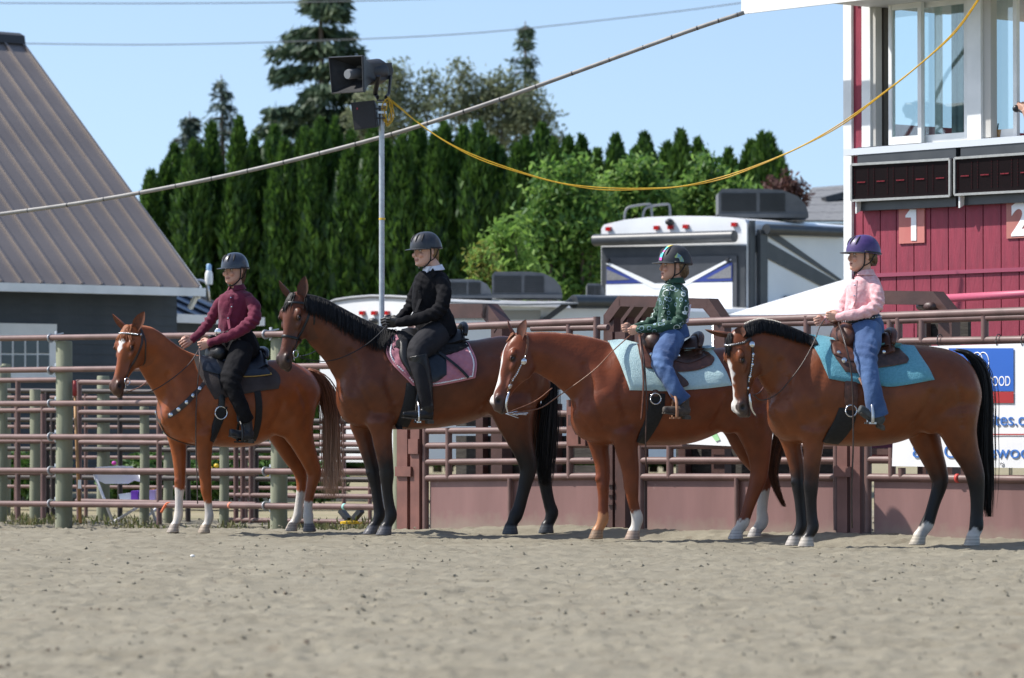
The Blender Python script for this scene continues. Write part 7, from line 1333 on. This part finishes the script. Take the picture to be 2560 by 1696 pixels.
eave0, eave1 = bp(1860, 31, .62), bp(2700, -70, .62); mb = MB(); a = V(eave0.x, eave0.y, eave0.z); b = V(bp(2700, 0, .62).x, bp(2700, 0, .62).y, eave0.z); a2 = V(*bp(2060, 0, .62)[:2], a.z); mb.prism([a2, b, b + Z * .35, a2 + Z * .35], -BN * 3.0); mb.build('roof_slab', pm('soffit', (.62, .64, .66), (.55, .57, .59), 3, rough=.6), booth); mb = MB(); mb.beam(a + Z * .16 + BN * .02, b + Z * .16 + BN * .02, .03, .36); mb.build('fascia', WHITE, booth)
for px in (2112, 2420): 
    mb = MB(); p = bp(px, 1200, -.15); mb.box((p.x, p.y, .5), (.14, .14, 1.0), (BE, BN, Z)); mb.build('stilt', BOXST, booth)
mb = MB(); mb.prism([V(*bp(2112, 1200)[:2], .62) - BN * .1, V(*bp(2700, 1200)[:2], .62) - BN * .1, V(*bp(2700, 1200)[:2], .62) - BN * 2.6, V(*bp(2112, 1200)[:2], .62) - BN * 2.6], Z * .06); mb.build('underfloor', BOXST, booth)
# score boards
def lerp2(q, u, v): return q[0].lerp(q[1], u).lerp(q[3].lerp(q[2], u), v)
LED = pm('led_field', (.006, .004, .005), (.012, .006, .007), 90, rough=.6, spec=.1); ALU = pm('aluminium', (.62, .64, .66), (.5, .52, .54), 20, rough=.35, metal=.6); LEDR = pm('led_red', (.16, .008, .014), rough=.4); n_ = LEDR.node_tree.nodes; n_['Principled BSDF'].inputs['Emission Color'].default_value = (1, .03, .08, 1); n_['Principled BSDF'].inputs['Emission Strength'].default_value = .05; DIM = pm('led_dim', (.04, .006, .009), rough=.6, spec=.1)
def board(px0, px1, ya0, ya1, yb0, yb1, label, digits):
    T = thing('score_board', bp((px0 + px1) / 2, yb0, .2), label, 'score board', 'score boards under the booth window'); q = [bp(px0, ya0, .22), bp(px1, ya1, .22), bp(px1, yb1, .17), bp(px0, yb0, .17)]; nn = (q[1] - q[0]).cross(q[3] - q[0]).normalized(); nn = nn if nn.dot(BN) > 0 else -nn
    mb = MB(); mb.prism(q, -nn * .10); mb.build('case', LED, T)
    for a, b in ((0, 1), (1, 2), (2, 3), (3, 0)): mb = MB(); mb.beam(q[a] + nn * .004, q[b] + nn * .004, .020, .022, nn); mb.build('frame', ALU, T)
    for i in range(digits):
        u0 = (i + .5) / digits
        for j in range(6): mb = MB(); c_ = lerp2(q, u0 - .035 + .014 * j, .50) + nn * .004; mb.box(c_, (.010, .006, .010), (BE, nn, Z)); mb.build('led', LEDR, T)
        for du in (-.07, .07):
            for j in range(9): mb = MB(); c_ = lerp2(q, u0 + du, .15 + .085 * j) + nn * .003; mb.box(c_, (.006, .005, .012), (BE, nn, Z)); mb.build('led_off', DIM, T)
    mb = MB(); e_ = (q[1] - q[0]).normalized(); mb.beam(q[3] - nn * .12 - Z * .05, q[2] - nn * .12 - Z * .05, .10, .12); mb.build('support', BOXST if 0 else GREYP, T); mb = MB(); mb.beam(q[0] - nn * .12 + Z * .06, q[1] - nn * .12 + Z * .06, .10, .16); mb.build('header', GREYP, T)
    mb = MB(); mb.prism([q[0] - nn * .02 + e_ * .02, q[3] - nn * .02 + e_ * .02 - Z * .12, q[3] - BN * .16 + e_ * .02 - Z * .05, q[0] - BN * .26 + e_ * .02], e_ * .02); mb.build('bracket', WHITE, T)
board(2130, 2376, 412, 398, 502, 490, 'left score board with dim red digits under the booth window', 5); board(2388, 2640, 396, 379, 487, 474, 'right score board with dim red digits cut by the picture edge', 5)
def nsign(label, px0, px1, py0, py1, txt, tx, ty, th, tw, c):
    T = thing('number_sign', bp((px0 + px1) / 2, py1, .05), label, 'sign', 'number signs on the booth'); bbox(px0, py0, px1, py1, .032, .045, pm('sign_' + txt, c, mix(c, (.6, .3, .25), .3), 5, rough=.6, stretch=(1, 1, .2)), 'board', T); 
    if txt == '1':
        q = [(.0, .74), (.0, .80), (.42, 1.0), (1.0, 1.0), (1.0, 0), (.52, 0), (.52, .74)]; mb = MB(); mb.prism([bp(tx + tw * u, ty - th * v, .048) for u, v in q], BN * .003); mb.build('numeral', TXW, T)
    else: ftext(txt, tx, ty, th, 0, TXW, T, tw, 'numeral', (lambda a, b: bp(a, b, .048), BE, BN), bold=.03)
nsign('salmon number 1 sign nailed to the red booth', 2247, 2311, 519, 610, '1', 2264, 602, 78, 27, (.46, .13, .115)); nsign('brownish number 2 sign nailed to the red booth', 2516, 2590, 507, 597, '2', 2528, 588, 78, 48, (.36, .12, .10))
mb = MB(); mb.tube([bp(2330, 748, .35), bp(2700, 728, .35)], .035, 10); o = mb.build('pink_pipe', pm('pink_pipe', (.42, .08, .14), rough=.5), None, True); tag(o, 'pink painted pipe rail across the front of the red booth', 'rail')
# things on the booth counter
mb = MB(); c_ = bp(2503, 362, -.1); mb.lathe(V(c_.x, c_.y, zl + .03), [(.045, 0), (.055, .085), (.058, .09), (.05, .09), (.042, .01)], Z, 16); o = mb.build('cup', pm('amber_cup', (.22, .12, .03), rough=.25, coat=.4), None, 40); tag(o, 'amber cup on the booth counter', 'cup')
for k in range(3): mb = MB(); c_ = bp(2480 + 5 * k, 362, -.1); mb.tube([V(c_.x, c_.y, zl + .02), V(c_.x + .01 * k, c_.y, zl + .14 + .02 * k)], .006, 6); o = mb.build('pen', BLACK, None, True); tag(o, ['short', 'middle', 'long'][k] + ' dark pen standing beside the amber cup', 'pen')
for k in range(7):
    mb = MB(); a = 2255 + 22 * k; q = [bp(a + R.uniform(-10, 40), 372 - R.uniform(0, 26), -.3 - .05 * k) for _ in range(5)]; mb.tube(q, .006, 6, sub=5); o = mb.build('cable', pm('cable%d' % (k % 3), ((.02, .02, .02), (.35, .25, .05), (.04, .05, .06))[k % 3], rough=.6), None, True); tag(o, ['black', 'yellow', 'dark grey'][k % 3] + ' cable, %s in the tangle behind the booth window' % ORD[k], 'cable', 'cables inside the booth')
mb = MB(); c_ = bp(2405, 350, -.15); mb.tube([c_ + V(-.05, 0, 0), c_ + V(.06, 0, -.04)], .03, 10); o = mb.build('paper_roll', WHITE, None, True); tag(o, 'white paper roll on the counter behind the glass', 'paper roll')
# announcer: only the hand with the microphone comes into the frame
an = thing('person', bp(2680, 380, -.05), 'announcer holding a black microphone at the right picture edge', 'person'); mb = MB(); w_ = bp(2562, 275, .10); el_ = bp(2590, 350, .10); shd = bp(2680, 250, -.10)
limb(mb, [(*shd, .05, .05), (*((shd + el_) / 2 - Z * .03), .045, .045), (*el_, .042, .042), (*((el_ + w_) / 2), .038, .038), (*w_, .028, .028)], 12); fist(mb, w_, (bp(2545, 268, .10) - w_), Z, BN * -1, 1.0); hd = shd + V(.1, .1, .28); mb.ell(hd, V(.08, 0, 0), V(0, .1, 0), V(0, 0, .12)); mb.tube([hd - Z * .1, hd - Z * .25], .06, 10); limb(mb, [(*(shd + V(.12, .1, .06)), .08, .08), (*(shd + V(.14, .12, -.1)), .17, .12), (*(shd + V(.15, .14, -.6)), .15, .12)], 14)
me = remesh(mb, 'body', .007, 2); setcol(me, np.tile(np.array((.42, .24, .17)), (len(me.vertices), 1))); place(me, 'body', SKIN, WL[an.name], an)
mc = thing('microphone', bp(2545, 275, .10), 'black handheld microphone held up in the booth window', 'microphone'); p = bp(2541, 272, .10); mb = MB(); mb.ell(p, V(.035, 0, 0), V(0, .03, 0), V(0, 0, .033)); mb.build('head', BLACK, mc, True); mb = MB(); mb.tube([p, bp(2575, 290, .10)], .014, 8); mb.build('handle', BLACK, mc, True)

# ---------------------------------------------------------------- loudspeakers, cables
Yp = fyl(955, .35); pole = thing('speaker_pole', V(gx(955, Yp), Yp, 0), 'galvanised steel pole carrying the loudspeakers', 'pole'); pz = gz(262, Yp); px_ = gx(955, Yp); kp = ppm(Yp)
mb = MB(); mb.tube([(px_, Yp, 0), (px_ - .005, Yp, pz)], 6.8 / kp, 14); mb.build('tube', GALV, pole, 50); mb = MB(); mb.tube([(px_, Yp, gz(550, Yp)), (px_, Yp, gz(545, Yp))], 8.2 / kp, 14); mb.build('yellow_band', pm('yellow_tape', (.70, .45, .03), rough=.5), pole, 50)
for k, y_ in enumerate((252, 262, 272, 282, 296)): mb = MB(); mb.box(at(953 + (k % 2) * 3, y_, Yp - .03), (.075, .07, .022 if k % 2 else .012)); mb.build('clamp', STEEL if k % 2 else BLACK, pole)
SPK = pm('speaker_black', (.016, .017, .020), (.026, .027, .03), 20, rough=.5, bump=.2, bscale=200, bdist=.002)
horn = thing('horn_loudspeaker', at(965, 245, Yp), 'square black horn loudspeaker on top of the pole', 'loudspeaker')
sp_l = lambda x, y, dy: at(x, y, Yp + dy)
mo = [sp_l(821, 144, -.05), sp_l(905, 140, -.34), sp_l(908, 230, -.34), sp_l(829, 234, -.05)]; ax_ = (sp_l(985, 176, .30) - (mo[0] + mo[2]) / 2); th0 = (mo[0] + mo[2]) / 2
def sq(c, k, n_=1): return [c + (p - th0) * k for p in mo]
def rsq(q, m=5):
    out = []
    for i in range(4):
        a, b = q[i], q[(i + 1) % 4]
        for j in range(m): out.append(a.lerp(b, j / m))
    return out
mb = MB(); rs = [rsq(sq(th0 + ax_ * t, k)) for t, k in ((.0, 1.0), (.02, 1.03), (.05, 1.0), (.18, .74), (.34, .52), (.42, .50), (.80, .46))]; ins = [rsq(sq(th0 + ax_ * t, k)) for t, k in ((.0, .97), (.05, .93), (.18, .66), (.34, .42), (.5, .2))]; mb.rings(list(reversed(ins)) + rs); mb.build('flare', SPK, horn, 40)
mb = MB(); mb.lathe(th0 + ax_ * .03, [(.040, 0), (.046, .02), (.046, .25), (.03, .27)], ax_.normalized(), 16); mb.build('inner_horn', pm('horn_grey', (.20, .21, .23), rough=.4), horn, 50)
mb = MB(); mb.lathe(th0 + ax_ * .36, [(.095, 0), (.115, .04), (.118, .20), (.10, .24), (.062, .26), (.060, .34), (.045, .36)], ax_.normalized(), 20); mb.build('driver', SPK, horn, 50)
for dx in (-20, 14):
    mb = MB(); mb.tube([sp_l(964 + dx * .9, 190, .1 * (1 if dx > 0 else -1)), sp_l(958 + dx, 236, .06), sp_l(956 + dx * .6, 244, .0)], .014, 8, flat=1.6); mb.build('bracket', SPK, horn, 50)
box = thing('box_loudspeaker', at(905, 318, Yp), 'small black box loudspeaker hung beside the pole', 'loudspeaker'); q0 = [sp_l(877, 257, -.06), sp_l(936, 251, -.12), sp_l(942, 319, -.12), sp_l(886, 326, -.06)]; mb = MB(); bk = [p.lerp(sp_l(948, 290, .16), .38) + V(.02, .14, 0) for p in q0]; mb.rings([q0, bk]); mb.build('cabinet', SPK, box, 20); mb = MB(); c_ = sum(q0, Vector()) / 4; nn = (q0[1] - q0[0]).cross(q0[2] - q0[1]).normalized(); nn = nn if nn.y < 0 else -nn; mb.prism([c_ + (p - c_) * .94 + nn * .001 for p in q0], nn * .008); mb.build('grille', pm('grille', (.012, .013, .015), (.03, .03, .035), 300, rough=.8), box); mb = MB(); mb.box(sp_l(893, 272, -.11), (.012, .006, .016)); mb.build('badge', LEDR, box)
YEL = pm('yellow_cable', (.62, .38, .015), (.52, .30, .012), 20, rough=.45)
for k in range(4):
    mb = MB(); c_ = sp_l(970, 280, -.05); ph = k * 1.1; mb.tube([c_ + V((.022 + .008 * k) * cos(a + ph) + .01 * sin(3 * a), .03 * sin(a * 2), (.09 + .012 * k) * sin(a + ph)) for a in np.linspace(0, 6.6, 16)], .005, 6, sub=3); o = mb.build('cable_coil', YEL, None, True); tag(o, '%s loop of yellow cable hanging on the pole top' % ('smallest', 'second smallest', 'second largest', 'largest')[k], 'cable', 'yellow cable loops')
pts = [(968, 246, Yp), (1000, 272, Yp - .1), (1050, 312, Yp - .2), (1120, 356, Yp - .3), (1200, 396, Yp - .4), (1300, 433, Yp - .5), (1400, 457, Yp - .6), (1500, 471, Yp - .7), (1600, 475, Yp - .8), (1700, 466, Yp - .9), (1800, 446, Yp - 1.0), (1900, 414, Yp - 1.2), (2000, 367, Yp - 1.4), (2100, 312, Yp - 1.7), (2200, 242, Yp - 2.0), (2300, 160, Yp - 2.3), (2390, 76, Yp - 2.6), (2460, -20, Yp - 2.9)]
for k in range(2):
    mb = MB(); mb.tube([at(x, y + (2.4 * sin(x * .021 + 2 * k) + 1.5) * (1 if k else -1), d) for x, y, d in pts], .0052, 6, sub=5); o = mb.build('yellow_cable', YEL, None, True); tag(o, ['upper', 'lower'][k] + ' strand of the sagging yellow cable from pole to booth', 'cable', 'sagging yellow cables')
mb = MB(); cq = [(-60, 545, 37.0), (0, 536, 37.0), (200, 508, 36.7), (400, 473, 36.4), (600, 432, 36.1), (800, 384, 35.8), (1000, 330, 35.5), (1200, 266, 35.2), (1400, 195, 35.0), (1600, 122, 34.8), (1750, 68, 34.6), (1860, 32, 34.5)]; cq = [at(*q) for q in cq]; mb.tube(cq, 5.2 / 270, 10, sub=4); cond = thing('bundled_cable', cq[0], 'thick grey cable bundle rising from the barn side to the booth roof', 'cable'); mb.build('bundle', pm('grey_cable', (.27, .26, .245), (.21, .20, .19), 12, rough=.6), cond, True)
cs = spline([tuple(p) for p in cq], 20); acc = 0
for i in range(1, len(cs) - 1, 9): mb = MB(); t_ = Vector(cs[i + 1] - cs[i]).normalized(); mb.tube([Vector(cs[i]) - t_ * .006, Vector(cs[i]) + t_ * .006], 5.5 / 270, 8); mb.build('cable_tie', BLACK, cond, True)
for k, (q, lab) in enumerate((([(-50, 8), (400, 9), (800, 5), (1300, -10), (1500, -20)], 'upper thin power line near the top of the sky'), ([(-50, 108), (40, 109), (400, 112), (800, 102), (1200, 82), (1600, 40), (1850, 8), (2000, -14)], 'lower thin power line crossing behind the big spruce top'))):
    mb = MB(); mb.tube([at(x, y, 95) for x, y in q], 1.3 / ppm(95), 6, sub=6); o = mb.build('power_line', pm('wire', (.16, .17, .18), rough=.6), None, True); tag(o, lab, 'power line', 'power lines')

# ---------------------------------------------------------------- low planting behind the pens
GR = [leaf('grass_a', (.15, .17, .055), (.11, .13, .04), .35), leaf('grass_b', (.24, .22, .11), (.19, .17, .08), .35)]
def tufts(name, px0, px1, o0, o1, n, h, cols, seed, label=None, zb=0.0):
    r = np.random.RandomState(seed); cl = r.uniform(px0, px1, max(6, n // 90)); px = cl[r.randint(0, len(cl), n)] + r.normal(size=n) * 22; C = []
    for p in px: Y = fyl(p, r.uniform(o0, o1)); C.append((gx(p, Y), Y, zb))
    C = np.array(C); up = np.stack([r.normal(size=n) * .35, r.normal(size=n) * .35, np.ones(n)], 1); up /= np.linalg.norm(up, axis=1)[:, None]; L = r.uniform(.3, 1, (n, 1)) * h; w2 = np.cross(up, unit(r, n)); w2 /= np.linalg.norm(w2, axis=1)[:, None]; C += up * L * .9; C[:, 2] -= .10 * (C[:, 1] > 35.2); o = quads(name, C, up * L, w2 * .012, cols, (0, 0, 0), None, r.choice(len(cols), n)); return tag(o, kind='stuff')
tufts('grass', -60, 1000, .1, 3.5, 1500, .05, GR, 71); tufts('weeds', -60, 1000, -.05, .25, 260, .04, GR, 72)
BED = [leaf('bed_leaf_a', (.06, .13, .03), (.04, .10, .025), .3), leaf('bed_leaf_b', (.10, .19, .04), (.07, .14, .03), .3)]
PF = {'pink': pm('pink_petal', (.6, .08, .25), rough=.5), 'yellow': pm('yellow_petal', (.75, .5, .03), rough=.5), 'magenta': pm('magenta_petal', (.5, .04, .35), rough=.5)}
for k, (px, py, w_, h_, fl) in enumerate(((40, 1170, 60, 50, 'pink'), (110, 1165, 50, 55, 'pink'), (320, 1160, 55, 45, 'magenta'), (380, 1165, 60, 50, 'magenta'), (500, 1165, 55, 45, 'pink'), (560, 1160, 60, 50, 'yellow'), (650, 1175, 50, 45, 'yellow'), (800, 1215, 50, 40, 'yellow'))):
    Y = 46.5 - .3 * (k % 3); r = np.random.RandomState(300 + k); x = gx(px, Y); k2 = ppm(Y); n = 1500; w_ *= 1.5; hh = h_ * 2.1 / k2; T = thing('flower_plant', (x, Y, -.1), '%s flowering plant from the left in the bed behind the pens' % ORD[k], 'plant', 'flower bed behind the pens'); a = unit(r, n) * (r.rand(n, 1) ** .4) * np.array((w_ / k2, .25, hh / 2 * 1.2)) + np.array((x, Y, hh * .55)); d = unit(r, n); w2 = np.cross(d, unit(r, n)); quads('foliage', a, d * .07, w2 * .035, BED, (x, Y, 0), T, r.choice(2, n))
    mb = MB(); mb.tube([(x, Y, -.05), (x, Y, hh * .6)], .012, 6); mb.build('stem', BARK, T, True)
    for j in range(5): p = a[r.randint(n)]; mb = MB(); mb.ell((p[0], Y - .26, max(p[2], hh * .6)), V(.03, 0, 0), V(0, .02, 0), V(0, 0, .025), 8, 5); mb.build('blossom', PF[fl], T, True)
# ---------------------------------------------------------------- the sand itself, trodden flat round the hooves, and its clods
for q_ in HO.values():
    for key in ('nf', 'ff', 'nh', 'fh'):
        p = q_['zp'](*q_['D'][key][-1][:2], 0); HOOFS.append((p.x, p.y))
make_sand()
rr = np.random.RandomState(5); mbs = [MB(), MB()]
SH = np.array(((1, 0, 0), (0, 1, 0), (-1, 0, 0), (0, -1, 0), (0, 0, .75), (0, 0, -.6), (.6, .6, .4), (-.6, -.5, .45))); SF = ((0, 6, 4), (6, 1, 4), (1, 2, 4), (2, 7, 4), (7, 3, 4), (3, 0, 4), (0, 1, 6), (2, 3, 7), (1, 0, 5), (2, 1, 5), (3, 2, 5), (0, 3, 5))
def clods(mb, x, y, r):
    z = gh(x, y); q = np.stack([x, y, z + r * .1], 1)[:, None] + (SH[None] + rr.normal(size=(len(x), 8, 3)) * .22) * r[:, None, None]
    for p in q: mb.add(p, SF)
n = 3600; y = rr.uniform(11, 38, n); x = rr.uniform(-1, 1, n) * (y * .1313 + .5); clods(mbs[0], x, y, np.minimum(.015, .004 + rr.exponential(.0035, n)))
n = 34; y = rr.uniform(11, 33, n).repeat(4); x = (rr.uniform(-1, 1, n)).repeat(4) * (y * .1313 + .5); clods(mbs[1], x + rr.normal(size=4 * n) * .09, y + rr.normal(size=4 * n) * .08, rr.uniform(.005, .015, 4 * n))
o = mbs[0].build('sand_clods', SAND, None, False, (0, 0, 0)); tag(o, kind='stuff'); o = mbs[1].build('damp_clods', pm('damp_soil', (.17, .13, .09), (.23, .19, .14), 20, rough=1, bump=.5, bscale=150), None, False, (0, 0, 0)); tag(o, kind='stuff')
pb = at(482, 1388, 21.5); mb = MB(); mb.ell((gx(482, 26.0), 26.0, .02), V(.016, 0, 0), V(0, .012, 0), V(0, 0, .010), 8, 6); o = mb.build('scrap', pm('paper_white', (.7, .7, .68), rough=.8), None, True); tag(o, 'small white scrap lying on the open sand', 'litter')
